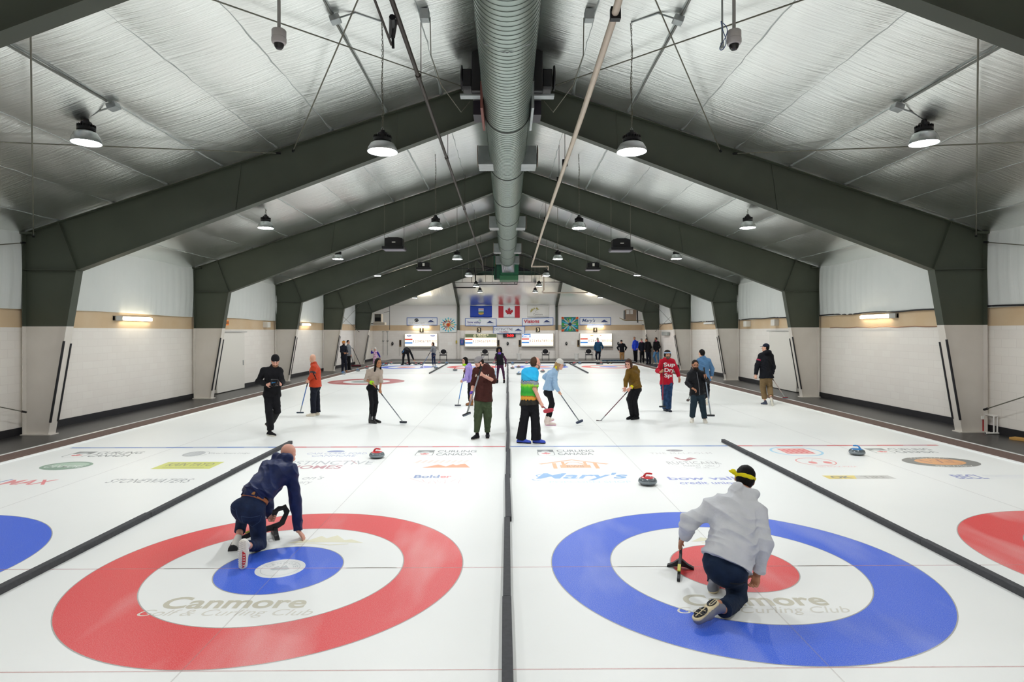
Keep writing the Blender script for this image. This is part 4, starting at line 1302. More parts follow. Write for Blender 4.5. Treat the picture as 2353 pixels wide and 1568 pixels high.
scoreboard(1199, 1271, 767.5, 794.5, 'lit scoreboard with a blue corner badge under the number 3', h3)
scoreboard(1334, 1406, 767, 794.5, 'lit scoreboard under the number 4 behind the man in the teal jacket', h4)
M_plaque = mat('dark_wood_plaque', '3d3323', .5)
M_gold = mat('cream_digits', 'f3e3bb', .5, emit=('f3e3bb', .15))
for n, px in ((1, 969), (2, 1101), (3, 1236), (4, 1368)):
    x0, x1, z0, z1, d = flat(px - 4.6, px + 4.6, 753, 764 if n < 3 else 763.5, YEND - .07)
    o = thing('number_plaque', 'dark wooden plaque with the number %d on the tan band' % n, 'number sign', ((x0 + x1) / 2, YEND - .05, z0), 'sheet number plaques')
    MB().bb(x0, x1, YEND - .07, YEND - .01, z0, z1).build('plaque', M_plaque, o, bevel=.006)
    b = MB(); letter(b, str(n), lambda u, v: (x0 + u * (x1 - x0), YEND - .075, z0 + v * (z1 - z0)), .36 if n == 1 else .28, .64 if n == 1 else .74, .15, .85, .02)
    b.build('digit', M_gold, o)
M_ban = mat('banner_vinyl', 'dfe1e3', .45)
M_banb = mat('banner_blue_edge', '5276b8', .5)
M_navy = mat('banner_navy', '27386e', .5)
M_grey = mat('banner_grey', '9a9da6', .5)
def banner(px0, px1, pyt, pyb, label, fn, tilt=0, d=YEND - .1):
    x0, x1, z0, z1, d = flat(px0, px1, pyt, pyb, d)
    o = thing('banner', label, 'banner', ((x0 + x1) / 2, d, z0), 'sponsor banners on the end wall')
    W_, H_ = x1 - x0, z1 - z0
    f = lambda u, v, e=0: (x0 + u * W_, d - e + .01 * math.sin(u * 9) * 1, z0 + v * H_ + tilt * u)
    def sheet(u0, u1, v0, v1, e, th):
        n = 16; vs = []; fs = []
        for i in range(n + 1):
            u = u0 + (u1 - u0) * i / n
            vs += [f(u, v0, e), f(u, v1, e), f(u, v1, e - th), f(u, v0, e - th)]
        for i in range(n):
            a = i * 4
            for k in range(4): fs.append((a + k, a + (k + 1) % 4, a + 4 + (k + 1) % 4, a + 4 + k))
        fs += [(0, 1, 2, 3), (n * 4 + 3, n * 4 + 2, n * 4 + 1, n * 4)]
        return MB().add(vs, fs)
    sheet(0, 1, 0, 1, 0, .012).build('border', M_banb, o)
    sheet(.018, .982, .07, .93, .004, .003).build('sheet', M_ban, o)
    b = MB()
    g = lambda u, v: f(u, v, .008)
    poly(b, [(.68, .4), (.75, .62), (.79, .72), (.83, .6), (.87, .5), (.92, .4)][::-1], g, 0)
    poly(b, ell2d(.845, .76, .008, .03, 10), g, 0)
    letter(b, 'Three Sisters', g, .68, .92, .24, .34, 0, .2, 1)
    letter(b, 'Gold', g, .82, .9, .12, .2, 0, 0, 1)
    b.build('mountain_mark', [M_navy, M_grey], o)
    fn(o, g)
def b1(o, g):
    b = MB(); poly(b, ell2d(.32, .66, .07, .22, 24), g, 0); stroke(b, [(.27, .56), (.31, .76), (.34, .62), (.38, .78)], .015, lambda u, v: (g(u, v)[0], g(u, v)[1] - .004, g(u, v)[2]), 1)
    letter(b, 'THE MALCOLM', g, .07, .58, .2, .36, .0, 0, 2)
    b.build('sponsor_mark', [M_dark, M_ban, M_grey], o)
def b2(o, g):
    b = MB(); letter(b, 'bow valley', g, .08, .5, .26, .66, .02, 0, 0); letter(b, 'credit union', g, .08, .34, .1, .2, .01, 0, 0)
    for k in (0, .14): stroke(b, [(.43, .62 + k), (.465, .74 + k), (.5, .62 + k)], .03, g, 1)
    b.build('sponsor_lettering', [mat('indigo_lettering', '34338a', .5), mat('green_mark', '2f9a6a', .5)], o)
def b3(o, g):
    b = MB(); letter(b, 'Visions', g, .05, .55, .34, .82, .035, 0, 0); letter(b, 'ELECTRONICS', g, .28, .55, .16, .26, .01, 0, 1)
    b.build('sponsor_lettering', [mat('crimson_lettering', 'b51a30', .5), M_dark], o)
def b4(o, g):
    b = MB(); letter(b, "Mary's", g, .08, .5, .26, .84, .01, .35, 0); letter(b, 'POPCORN SHOP', g, .14, .5, .14, .22, 0, 0, 1)
    stroke(b, [(.16, .8), (.1, .78), (.08, .62)], .015, g, 0)
    b.build('sponsor_lettering', [mat('slate_blue_lettering', '2f4a75', .5), M_grey], o)
def b5(o, g):
    b = MB(); letter(b, 'DISTINCTIVE', g, .03, .62, .45, .76, .0, 0, 0); letter(b, 'HOMES', g, .2, .48, .14, .32, .012, 0, 1)
    stroke(b, [(.4, .82), (.47, .84), (.53, .7), (.58, .42)], .012, g, 1)
    b.build('sponsor_lettering', [mat('dark_grey_lettering', '55585f', .5), mat('maroon_lettering', '9a3048', .5)], o)
banner(935, 1005, 730, 748, 'white banner with a black badge above the number 1', b1)
banner(1069, 1141, 731.5, 749.5, 'white bank banner above the number 2', b2, -.03)
banner(1200, 1271.5, 731.5, 749.5, 'white electronics banner with red lettering above the number 3', b3, .06)
banner(1332, 1404, 729.5, 747.5, "white banner with dark blue script above the number 4", b4)
banner(1133.5, 1206, 750.5, 767, 'white builder banner hanging in the centre over the red clock', b5, d=YEND - .16)
# flags
def flag(px0, px1, pyt, pyb, label, base, fn, d=YEND - .07):
    x0, x1, z0, z1, d = flat(px0, px1, pyt, pyb, d)
    o = thing('flag', label, 'flag', ((x0 + x1) / 2, d, z0), 'flags on the end wall')
    W_, H_ = x1 - x0, z1 - z0
    f = lambda u, v, e=0: (x0 + u * W_, d - e + .025 * math.sin(u * 14) * (1 - v * .5), z0 + v * H_ - .03 * math.sin(u * PI) * v)
    n, m_ = 40, 6
    def cloth(u0, u1, v0, v1, e, name, mm, par):
        vs, fs = [], []
        for i in range(n + 1):
            for j in range(m_ + 1):
                vs.append(f(u0 + (u1 - u0) * i / n, v0 + (v1 - v0) * j / m_, e))
        q = len(vs)
        for i in range(n):
            for j in range(m_):
                a = i * (m_ + 1) + j
                fs.append((a, a + 1, a + m_ + 2, a + m_ + 1))
        return MB().add(vs, fs).build(name, mm, par, smooth='all')
    c = cloth(0, 1, 0, 1, 0, 'cloth', base, o)
    sd = c.modifiers.new('thickness', 'SOLIDIFY'); sd.thickness = .004
    fn(o, f, cloth)
def fl1(o, f, cloth):
    g = lambda u, v: f(u, v, .008)
    sh = MB(); poly(sh, [(.38, .42), (.62, .42), (.62, .3), (.57, .26), (.5, .22), (.43, .26), (.38, .3)][::-1], g, 2)
    poly(sh, [(.38, .42), (.62, .42), (.62, .52), (.38, .52)], g, 3)
    poly(sh, [(.38, .52), (.62, .52), (.62, .62), (.38, .62)], g, 4)
    poly(sh, [(.38, .62), (.62, .62), (.62, .78), (.38, .78)], g, 0)
    g2 = lambda u, v: f(u, v, .012)
    poly(sh, [(.38, .675), (.62, .675), (.62, .725), (.38, .725)], g2, 1); poly(sh, [(.47, .62), (.53, .62), (.53, .78), (.47, .78)], g2, 1)
    poly(sh, [(.38, .52), (.44, .58), (.5, .54), (.56, .59), (.62, .52)], g2, 0)
    sh.build('shield', [M_ban, mat('flag_red', 'b01528', .6), mat('shield_gold', 'b99a3e', .6), mat('shield_green', '4c7d55', .6), mat('shield_sky', '7f9fc8', .6)], o)
def fl2(o, f, cloth):
    cloth(0, .235, 0, 1, .005, 'red_stripe', mat('flag_red', 'b01528', .6), o)
    cloth(.765, 1, 0, 1, .005, 'red_stripe', mat('flag_red', 'b01528', .6), o)
    b = MB(); poly(b, [(.5 + u * .38, .47 + v * .82) for u, v in MAPLE], lambda u, v: f(u, v, .012))
    b.build('maple_leaf', mat('flag_red', 'b01528', .6), o)
def fl3(o, f, cloth):
    g = lambda u, v: f(u, v, .008)
    b = MB(); poly(b, [(.16, .4), (.14, .56), (.22, .78), (.27, .7), (.31, .86), (.37, .72), (.44, .88), (.5, .74), (.57, .7), (.42, .62), (.34, .66), (.24, .56)][::-1], g, 0)
    stroke(b, [(.46, .62), (.36, .52), (.4, .4), (.5, .44)], .012, g, 1)
    letter(b, 'Canmore', g, .28, .7, .18, .36, 0, 0, 1); letter(b, 'Golf & Curling Club', g, .36, .92, .06, .14, 0, .2, 2)
    b.build('club_mark', [mat('olive_gold', 'a39a55', .6), mat('brown_grey', '6f6a60', .6), M_grey], o)
flag(1080.5, 1130.5, 702.5, 730, 'blue provincial flag with a shield on the end wall', mat('flag_blue', '0d3aa0', .6), fl1)
flag(1145.5, 1194.5, 703, 730.5, 'red and white maple leaf flag in the middle of the end wall', M_ban, fl2)
flag(1211.5, 1262, 702, 730, 'white club flag with gold mountains on the end wall', mat('flag_cream', 'dcdad2', .6), fl3)
# painted quilt panels
def quilt(px0, px1, pyt, pyb, label, kind):
    x0, x1, z0, z1, d = flat(px0, px1, pyt, pyb, YEND - .07)
    o = thing('quilt_panel', label, 'quilt', ((x0 + x1) / 2, d, z0), 'quilted art panels')
    f = lambda u, v, e=0: (x0 + u * (x1 - x0), d - e, z0 + v * (z1 - z0))
    MB().bb(x0, x1, d, d + .04, z0, z1).build('panel', mat('quilt_white', 'dfe4df', .7) if kind == 0 else mat('quilt_dark_teal', '1f6f78', .7), o, bevel=.006)
    cl = [mat('quilt_' + n, c, .7) for n, c in (('cyan', '2aa7c8'), ('yellow', 'e2c33c'), ('red', 'b8331f'), ('orange', 'd9822b'), ('green', '3f9a3c'), ('navy', '1d2550'), ('cream', 'e8e6d8'), ('sky', '3fc3d6'))]
    b = MB()
    def blob(cx, cy, rx, ry, an, mi, e=.004):
        pts = [(cx + p * math.cos(an) - q * math.sin(an), cy + p * math.sin(an) + q * math.cos(an)) for p, q in ell2d(0, 0, rx, ry, 16)]
        poly(b, pts, lambda u, v: f(u, v, e), mi)
    for k in range(16):
        an = 2 * PI * k / 16
        c_, s_ = math.cos(an), math.sin(an)
        if kind == 0:
            blob(.5 + .4 * c_, .5 + .4 * s_, .07 if k % 2 else .1, .035, an, 0 if k % 2 else 7)
            blob(.5 + .27 * c_, .5 + .27 * s_, .12, .022, an, [1, 4, 5, 3][k % 4], .006)
            blob(.42 + .2 * c_, .55 + .2 * s_, .04, .03, an, [5, 2][k % 2], .008)
        else:
            blob(.5 + .3 * c_, .5 + .3 * s_, .2, .035, an, [6, 4, 6, 7][k % 4])
            blob(.5 + .3 * c_, .5 + .3 * s_, .2, .012, an, [5, 1, 5, 0][k % 4], .008)
            if k % 4 == 2: blob(.5 + .6 * c_, .5 + .6 * s_, .1, .08, an, 3, .01); blob(.5 + .62 * c_, .5 + .62 * s_, .07, .05, an, 2, .012)
            if k % 4 == 0: blob(.5 + .42 * c_, .5 + .42 * s_, .07, .1, an, 4, .01)
    if kind == 0:
        blob(.5, .5, .13, .13, 0, 3, .01); blob(.5, .5, .08, .08, 0, 2, .012)
    else:
        for k in range(6): blob(.5 + .06 * math.cos(k * PI / 3), .5 + .06 * math.sin(k * PI / 3), .08, .025, k * PI / 3, 5, .014)
    b.build('patchwork', cl, o)
quilt(1011, 1049.5, 729.5, 764, 'white quilt panel with a red and yellow sunburst left of the flags', 0)
quilt(1290.5, 1329, 729, 762, 'multicoloured star quilt panel right of the flags', 1)
# red digital clock
x0, x1, z0, z1, d = flat(1156, 1185, 767.5, 775.5, YEND - .14)
o = thing('digital_clock', 'black digital clock with red digits hanging under the centre banner', 'clock', ((x0 + x1) / 2, d, z0))
MB().bb(x0, x1, d, YEND - .02, z0, z1).build('case', M_dark, o, bevel=.01)
b = MB(); g = lambda u, v: (x0 + u * (x1 - x0), d - .004, z0 + v * (z1 - z0))
letter(b, '3:00', g, .3, .84, .18, .86, .02); poly(b, [(.15, .3), (.27, .3), (.27, .8), (.15, .8)], g, 1)
b.build('digits', [mat('red_digits', 'ff3030', .5, emit=('ff2020', 2.)), mat('dim_red', '7a1018', .5)], o)

# chairs on the far platform
M_cfab = mat('black_chair_fabric', '141318', .85)
ch = thing('arm_chair', 'x', 'chair', (0, 0, 0), 'black armchairs at the far end')
MB().lathe([(0, 0), (.2, .005), (.225, .03), (.2, .06), (0, .065)], (0, 0, 0), 28, 'y').build('backrest', M_cfab, ch, smooth=True, world=False)
ch.children[0].location = (0, .2, .7); ch.children[0].scale = (1, 1, .82)
MB().box((0, -.03, .45), (.5, .48, .07)).build('seat', M_cfab, ch, bevel=.025, world=False)
for s in (-1, 1):
    MB().tube([(s * .27, -.22, 0), (s * .27, -.22, .44), (s * .29, -.2, .62), (s * .3, -.1, .67), (s * .3, .15, .66), (s * .27, .22, .58)], .013, 6).build('arm_frame', M_dark, ch, smooth=True, world=False)
    MB().tube([(s * .26, .24, 0), (s * .25, .2, .45), (s * .2, .22, .7)], .013, 6).build('leg', M_dark, ch, smooth=True, world=False)
MB().tube([(-.27, -.2, .42), (.27, -.2, .42)], .012, 6).tube([(-.25, .2, .42), (.25, .2, .42)], .012, 6).build('seat_rail', M_dark, ch, world=False)
for i, (px, lab) in enumerate(((1018.5, 'black armchair at the far end left of the left wall post'), (1114, 'black armchair at the far end below the scoreboard numbered 2'),
                             (1253.5, 'black armchair at the far end below the scoreboard numbered 3'), (1353.5, 'black armchair at the far end beside the man in the teal jacket'))):
    c = ch if i == 0 else copy_tree(ch)
    p = at(px, 829.5, 47.3)
    c.location = (p[0], 47.3, .13); c['label'] = lab
# bins
for px, lab in ((1192.5, 'white bin at the far end under the thermometer board left of scoreboard 3'), (1325, 'white bin at the far end between the right wall post and scoreboard 4')):
    p = at(px, 829, 48.6)
    o = thing('waste_bin', lab, 'bin', (p[0], 48.6, .13), 'white bins at the far end')
    MB().lathe([(0, .13), (.16, .13), (.2, .62), (.185, .62), (.15, .17), (0, .17)], (p[0], 48.6, 0), 20).build('bucket', M_pvc, o, smooth=True)
    MB().lathe([(.2, .6), (.215, .61), (.215, .64), (.185, .64), (.185, .6)], (p[0], 48.6, 0), 20).build('rim', M_pvc, o, smooth=True)
# small wall fittings
def fit(px0, px1, pyt, pyb, m, name, label, cat, group=None, th=.06, bevel=.01):
    x0, x1, z0, z1, d = flat(px0, px1, pyt, pyb, YEND - .05)
    return tag(MB().bb(x0, x1, YEND - th - .001, YEND - .001, z0, z1).build(name, m, None, bevel=bevel), label, cat, group)
M_tw = mat('thermometer_wood', '7c6238', .6)
for px, lab in ((920, 'wooden thermometer board left of scoreboard 1'), (1145.3, 'wooden thermometer board right of scoreboard 2'), (1194.2, 'wooden thermometer board left of scoreboard 3'), (1329, 'wooden thermometer board left of scoreboard 4')):
    x0, x1, z0, z1, d = flat(px - 2.3, px + 2.3, 781.5, 797, YEND - .05)
    o = thing('thermometer_board', lab, 'thermometer', ((x0 + x1) / 2, YEND - .03, z0), 'wooden thermometer boards')
    MB().bb(x0, x1, YEND - .05, YEND - .002, z0, z1).build('board', M_tw, o, bevel=.005)
    MB().bb(x0 + .03, x1 - .03, YEND - .056, YEND - .05, z0 + .12, z1 - .03).build('scale', M_dark, o)
    if px < 1320: MB().tube([(x0 + .04, YEND - .04, z0), (x0 + .02, YEND - .04, z0 - .75)], .008, 5).build('cord', M_cable, o)
for px, lab in ((902, 'black oval wall speaker left of the first thermometer'), (1166.5, 'black oval wall speaker under the red clock'), (1301.5, 'black oval wall speaker right of the right wall post'), (1421, 'black oval wall speaker right of scoreboard 4')):
    p = at(px, 790, YEND - .06)
    o = thing('wall_speaker', lab, 'wall speaker', (p[0], p[1], p[2]), 'black oval wall speakers')
    MB().lathe([(0, -.05), (.07, -.045), (.09, 0), (.085, .05), (0, .055)], (0, 0, 0), 20, 'y').build('shell', M_dark, o, smooth=True, world=False)
    o.children[0].scale = (1, 1, 1.75)
    MB().box((0, -.055, .04), (.04, .01, .06)).build('badge', M_paper, o, world=False)
for px0, px1, a, b_, lab in ((1029, 1039, 786, 794, 'round white notice between the sunburst quilt and the left chair'), (1178, 1185, 787, 793, 'white notice right of the red clock'), (1313, 1320, 784, 793, 'white notice with blue heading left of scoreboard 4')):
    fit(px0, px1, a, b_, M_paper, 'paper_notice', lab, 'notice', 'paper notices', .012, 0)
o = fit(1047.5, 1052, 782.5, 789.5, mat('yellow_box', 'b9a53a', .5), 'alarm_box', 'small yellow box left of the left wall post', 'box', None, .12)
x0, x1, z0, z1, d = flat(1056.5, 1066.5, 781, 793, YEND - .09)
o = thing('information_sign', 'blue sign with two round lamps on top right of the left wall post', 'sign', ((x0 + x1) / 2, d, z0))
MB().bb(x0, x1, d, YEND - .002, z0, z1).build('panel', mat('blue_sign', '1f4f95', .5), o, bevel=.008)
MB().bb(x0 + .13, x1 - .12, d - .006, d, z0 + .12, z1 - .05).build('picture', mat('violet_picture', '8a6aa8', .5), o)
for s in (.28, .75):
    xx = x0 + s * (x1 - x0)
    MB().tube([(xx + .065 * math.cos(t), d + .03, z1 + .07 + .065 * math.sin(t)) for t in [2 * PI * k / 16 for k in range(16)]], .012, 6, close=True).build('lamp_ring', M_dark, o, smooth=True)
x0, x1, z0, z1, d = flat(861, 877, 721.5, 740.5, 46.2)
o = thing('unit_heater', 'dark grilled heater hanging at the far left under the end of the frame', 'heater', ((x0 + x1) / 2, 46.4, z0))
MB().bb(x0, x1, 46.2, 46.8, z0, z1).build('cabinet', mat('heater_beige', 'b5a996', .5), o, bevel=.015)
MB().bb(x0 + .03, x1 - .05, 46.185, 46.2, z0 + .05, z1 - .04).build('grille', M_dark, o)
b = MB()
for k in range(6): b.bb(x0 + .05 + k * .075, x0 + .09 + k * .075, 46.17, 46.19, z0 + .35, z1 - .08)
b.build('louvre', mat('louvre_grey', '77786f', .5), o)
MB().bb(x0 - .08, x1 + .25, 46.15, 46.9, z0 - .22, z0 - .03).build('shelf', mat('heater_beige', 'b5a996', .5), o)
MB().tube([(x0 - .05, 46.5, z0 - .12), (-11.28, 46.5, z0 - .12)], .03, 6).build('bracket', M_dark, o)
MB().tube([(x1 + .55, 46.6, z1 + .9), (x1 + .55, 46.6, z0 - .6)], .02, 6).tube([(x1 + .1, 46.6, z1 + .1), (x1 + .55, 46.6, z1 + .2)], .014, 6).build('pipe', M_dark, o)
x0, x1, z0, z1, d = flat(1438, 1463, 711.5, 736, 46.2)
o = thing('unit_heater', 'brown boxy heater on a bracket at the far right under the end of the frame', 'heater', ((x0 + x1) / 2, 46.4, z0))
MB().bb(x0, x1, 46.2, 46.8, z0, z1).build('cabinet', mat('heater_brown', '9a8672', .6), o, bevel=.015)
MB().bb(x0 + .06, x0 + .3, 46.185, 46.2, z1 - .35, z1 - .04).bb(x0 + .36, x0 + .56, 46.185, 46.2, z1 - .35, z1 - .04).build('white_labels', M_paper, o)
MB().bb(x0 - .06, x0, 46.25, 46.75, z0 + .05, z1 - .05).build('side_grille', M_dark, o)
MB().tube([(x0 - .45, 46.3, z0 + .18), (x0, 46.4, z0 - .03), (x1 + .1, 46.5, z0 - .03), (11.28, 46.5, z0 - .03)], .03, 6).build('bracket', mat('bracket_tan', '9c8a62', .5), o)
MB().tube([(x1 + .12, 46.5, z1), (x1 + .16, 46.5, z0 - .2)], .05, 6).build('pipe', M_dark, o)
# rinkside sign on right wall of the last bay
o = tag(MB().bb(11.1, 11.26, 41.8, 43.4, 2.1, 2.35).build('wall_lamp', mat('grey_reflector', 'a4aaa8', .4, metal=.4), None, bevel=.02), 'grey sign plate on the right wall beside the farthest frame', 'sign')
# small wall rods left on end wall
for px, lab in ((881, 'first hanging steel rod tool left of the black oval speaker'), (891, 'second hanging steel rod tool beside the black oval speaker')):
    p = at(px, 790, YEND - .04)
    o = thing('rod_tool', lab, 'tool', (p[0], p[1], .6), 'long tools on the end wall')
    MB().tube([(p[0], p[1], 2.45), (p[0], p[1], .45)], .014, 6).build('shaft', M_steel, o)
    MB().bb(p[0] - .1, p[0] + .1, p[1] - .02, p[1] + .03, 2.4, 2.44).build('crossbar', M_steel, o)
    MB().tube([(p[0] - .06, p[1], 1.7), (p[0] - .04, p[1], 1.58), (p[0] + .04, p[1], 1.58), (p[0] + .06, p[1], 1.7)], .012, 6).build('grip', M_dark, o)

# ------------------------------------------------------------------ curling stones
M_gran = mat('grey_granite', '4a5358', .16, spec=.6, noise=(90, '6b7478', .8), coat=.3)
M_band = mat('striking_band', '8d979c', .5, noise=(120, '767f84', .8))
STN = {}
def stone(p, col, rot, label, group='curling stones'):
    o = thing('curling_stone', label, 'curling stone', (p[0], p[1], 0.0), group, None, rot)
    if col not in STN:
        prof = [(0, 0), (.062, 0), (.07, .006), (.1, .01), (.127, .022), (.1405, .042)]
        prof2 = [(.1405, .072), (.13, .095), (.11, .108), (.095, .114), (.0, .114)]
        a = MB().lathe(prof, n=40).build('stone_body', M_gran, o, smooth=True, world=False)
        a2 = MB().lathe([(.1405, .042), (.1435, .05), (.1435, .064), (.1405, .072)], n=40)
        a2.f = [q for q in a2.f if len(q) == 4]
        a2 = a2.build('striking_band', M_band, o, smooth=True, world=False)
        a3 = MB().lathe(prof2, n=40).build('stone_top', M_gran, o, smooth=True, world=False)
        mh = {'red': mat('red_handle', 'c41a22', .3, coat=.5), 'blue': mat('blue_handle', '1f7fc4', .3, coat=.5)}[col]
        h1_ = MB().lathe([(.1, .109), (.102, .114), (.085, .122), (.03, .127), (0, .127)], n=32).build('handle_plate', mh, o, smooth=True, world=False)
        h2_ = MB().tube([(-.055, 0, .118), (-.05, 0, .14), (-.035, 0, .165), (-.012, 0, .176), (.03, 0, .174), (.07, 0, .168)], [.024, .018, .014, .0135, .0145, .011], 12)
        h2_ = h2_.build('handle_grip', mh, o, smooth=True, world=False)
        STN[col] = [a, a2, a3, h1_, h2_]
    else:
        for q in STN[col]:
            c = q.copy(); C.objects.link(c); c.parent = o
stone(gp(866, 1052.5), 'red', -.15, 'red handled curling stone at the hog line right of the man in navy')
stone(gp(1488, 1115), 'red', -.1, 'red handled curling stone between the script logo and the man in the grey hoodie')
stone(gp(1972, 1047), 'blue', 2.2, 'blue handled curling stone on the far right sheet near the hog line')
FS = [(789, 861, 'blue', 'blue handled stone on the left ice edge beside the person with the orange headband'),
      (822.3, 853.5, 'blue', 'blue handled stone on the left ice edge right of the person in grey pullover'),
      (843, 848, 'red', 'red handled stone on the left ice edge behind the beige sweater shoulder'),
      (880.6, 841.5, 'blue', 'blue handled stone just right of the head of the woman in beige'),
      (887.5, 840, 'red', 'red handled stone touching the blue one right of the woman in beige'),
      (899, 837, 'red', 'red handled stone at the back left corner of the far ice'),
      (936.5, 838.8, 'red', 'red handled stone between the legs of the bending person'),
      (956, 838.8, 'red', 'red handled stone touched by the hand of the bending person'),
      (968.5, 838.8, 'red', 'red handled stone right of the bending person'),
      (1009.5, 837, 'red', 'red handled stone right of the woman in grey with the long hair'),
      (1026.5, 837, 'blue', 'blue handled stone behind the end of the far left divider'),
      (1002.3, 847.5, 'blue', 'blue handled stone at the feet of the woman in grey'),
      (1045.7, 852.5, 'red', 'red handled stone left of the head in the lavender hoodie group'),
      (1134.5, 837.5, 'red', 'red handled stone left of the person in the black vest'),
      (1163, 837.3, 'blue', 'blue handled stone between the black vest person and the centre divider'),
      (1177.8, 838, 'blue', 'blue handled stone just right of the centre divider at the far bumper'),
      (1177.5, 848, 'red', 'red handled stone just right of the centre divider in front of the far house'),
      (1191.3, 846, 'red', 'red handled stone inside the left edge of the far blue house'),
      (1210, 837, 'red', 'red handled stone at the far bumper left of the tie dye man'),
      (1192.3, 861.8, 'blue', 'blue handled stone at the shoulder of the tie dye man'),
      (1246.8, 856, 'red', 'red handled stone between the tie dye man and the woman in the pale blue sweater'),
      (1296.5, 841.5, 'blue', 'blue handled stone just right of the white beanie'),
      (1318.5, 839, 'red', 'front one of two red handled stones touching behind the far right divider'),
      (1321.5, 836.8, 'red', 'rear one of two red handled stones touching behind the far right divider'),
      (1332, 837.5, 'blue', 'blue handled stone at the far bumper right of the far right divider'),
      (1381.5, 837.8, 'red', 'red handled stone in front of the man in the teal jacket')]
for i, (px, py, c, lab) in enumerate(FS):
    stone(gp(px, py), c, (i * 1.7) % 6.28 if i % 3 else .2, lab, 'curling stones at the far end')
# hacks at the far end (dark rubber feet behind the stones)
for px, lab in ((936, 'black hack behind the bending person'), (957, 'black hack beside the bending person'), (1379, 'black hack in front of the man in the teal jacket')):
    p = gp(px, 838.2)
    o = thing('curling_hack', lab, 'hack', (p[0], p[1] + .25, 0), 'rubber hacks')
    MB().box((p[0], p[1] + .25, .05), (.5, .22, .1), taper=.8).build('rubber_foot', M_black, o, bevel=.02)
    MB().box((p[0], p[1] + .25, .11), (.3, .12, .03)).build('foot_pad', M_black, o, bevel=.01)
# blue and black stick rack along the far right bumper
x0, x1 = at(1383, 834, 45.6)[0], at(1440, 834, 45.6)[0]
o = thing('mat_strip', 'blue black patterned barrier strip along the far right bumper', 'barrier', ((x0 + x1) / 2, 45.55, .135))
MB().bb(x0, x1, 45.5, 45.62, .135, .24).build('strip_body', mat('slate_blue_strip', '3d5a70', .6), o, bevel=.01)
b = MB()
for k in range(9): b.box((x0 + .12 + k * (x1 - x0) / 9, 45.49, .19), (.16, .02, .03), Matrix.Rotation(.5 if k % 2 else -.5, 3, 'Y'))
b.build('strip_pattern', M_dark, o)
p = gp(1398, 837)
def stabilizer(loc, rotz, label, flip=1, s=1.):
    """black plastic delivery aid: arched spine from a rear foot up to a looped handle, two side wings on the ice"""
    o = thing('delivery_stabilizer', label, 'delivery aid', loc, 'black delivery aids', None, rotz)
    pr = [(-.33, 0), (-.31, -.012 + .012), (-.12, .05), (.02, .06), (.1, .1), (.15, .22), (.12, .27), (.05, .275), (.0, .24), (-.01, .2), (.03, .195), (.05, .23), (.09, .235), (.1, .2), (.06, .13), (-.02, .11), (-.14, .095), (-.3, .04), (-.33, .03)]
    pr = [(u * s, v * s) for u, v in pr]
    MB().prism(pr, .028, lambda u, v, w_: (w_ - .014, u, v)).build('spine', M_black, o, bevel=.004, world=False)
    for q in (-1, 1):
        MB().prism([(0, .02), (.06 * s, .015), (.105 * s, 0), (.13 * s, 0), (.125 * s, .02), (.07 * s, .045), (0, .1 * s)], .05, lambda u, v, w_: (q * u, w_ + .0, v)).build('side_wing', M_black, o, bevel=.003, world=False)
    MB().box((0, -.2 * s, .085 * s), (.03, .1, .012), Matrix.Rotation(.25, 3, 'X')).build('yellow_tape', mat('yellow_tape', 'd8d040', .5), o, world=False)
    MB().tube([(0, .12 * s, .27 * s), (0, .0, .23 * s)], .02, 10).build('grip', M_dark, o, smooth=True, world=False)
    return o
b = stabilizer((p[0], p[1], 0), 1.9, 'small black delivery aid on the far right ice near the mustard jacket')
# ------------------------------------------------------------------ people
def skin_mat(n, c): return mat('skin_' + n, c, .5, spec=.4)
SKIN = {'fair': 'd9a78e', 'pink': 'd8a08c', 'tan': 'b98263', 'olive': 'a9734f', 'brown': '7b4c33'}
def cloth(name, c, c2=None, bump=.25, rough=.8, scale=30):
    return mat('cloth_' + name, c, rough, spec=.25, noise=(12, c2 or c, .7), bump=(scale, bump))
M_eyew = mat('eye_dark', '1c1512', .25)
M_lip = mat('lips', 'a8645a', .5)

def head_frame(yaw, pitch, roll):
    y, p, r = yaw * D2R, pitch * D2R, roll * D2R
    f0 = V(math.sin(y), -math.cos(y), 0)
    u0 = V(0, 0, 1)
    f = f0 * math.cos(p) - u0 * math.sin(p)
    u = u0 * math.cos(p) + f0 * math.sin(p)
    rr = np.cross(f, u)
    u2 = u * math.cos(r) + rr * math.sin(r)
    rr = np.cross(f, u2)
    return np.stack([rr, f, u2], 1)          # columns right, front, up

def head_prims(H, R, s, ears=True, nose=1.):
    P = []
    e = lambda c, r, k=.02, op='+': P.append(ell(H(*c), V(*r) * s, R, k, op))
    c = lambda a, b, ra, rb, k=.012, op='+': P.append(cone(H(*a), H(*b), ra * s, rb * s, k=k, op=op))
    e((0, -.012, .035), (.077, .098, .088))
    e((0, .028, -.03), (.062, .066, .088), .03)
    c((-.04, .01, -.075), (0, .068, -.1), .03, .024, .03)
    c((.04, .01, -.075), (0, .068, -.1), .03, .024, .03)
    c((-.034, .078, .022), (.034, .078, .022), .014, .014, .016)
    for q in (-1, 1):
        e((q * .031, .093, .0), (.017, .012, .012), .012, '-')
        e((q * .045, .066, -.03), (.02, .02, .02), .02)
        if ears:
            e((q * .079, -.006, -.008), (.011, .022, .034), .006)
    c((0, .09, .008), (0, .112 * nose, -.034), .009, .014, .01)
    for q in (-1, 1): e((q * .012, .1, -.036), (.01, .01, .009), .006)
    e((0, .092, -.063), (.024, .011, .008), .006)
    e((0, .09, -.074), (.02, .012, .008), .006)
    e((0, .085, -.1), (.022, .018, .016), .012)
    return P

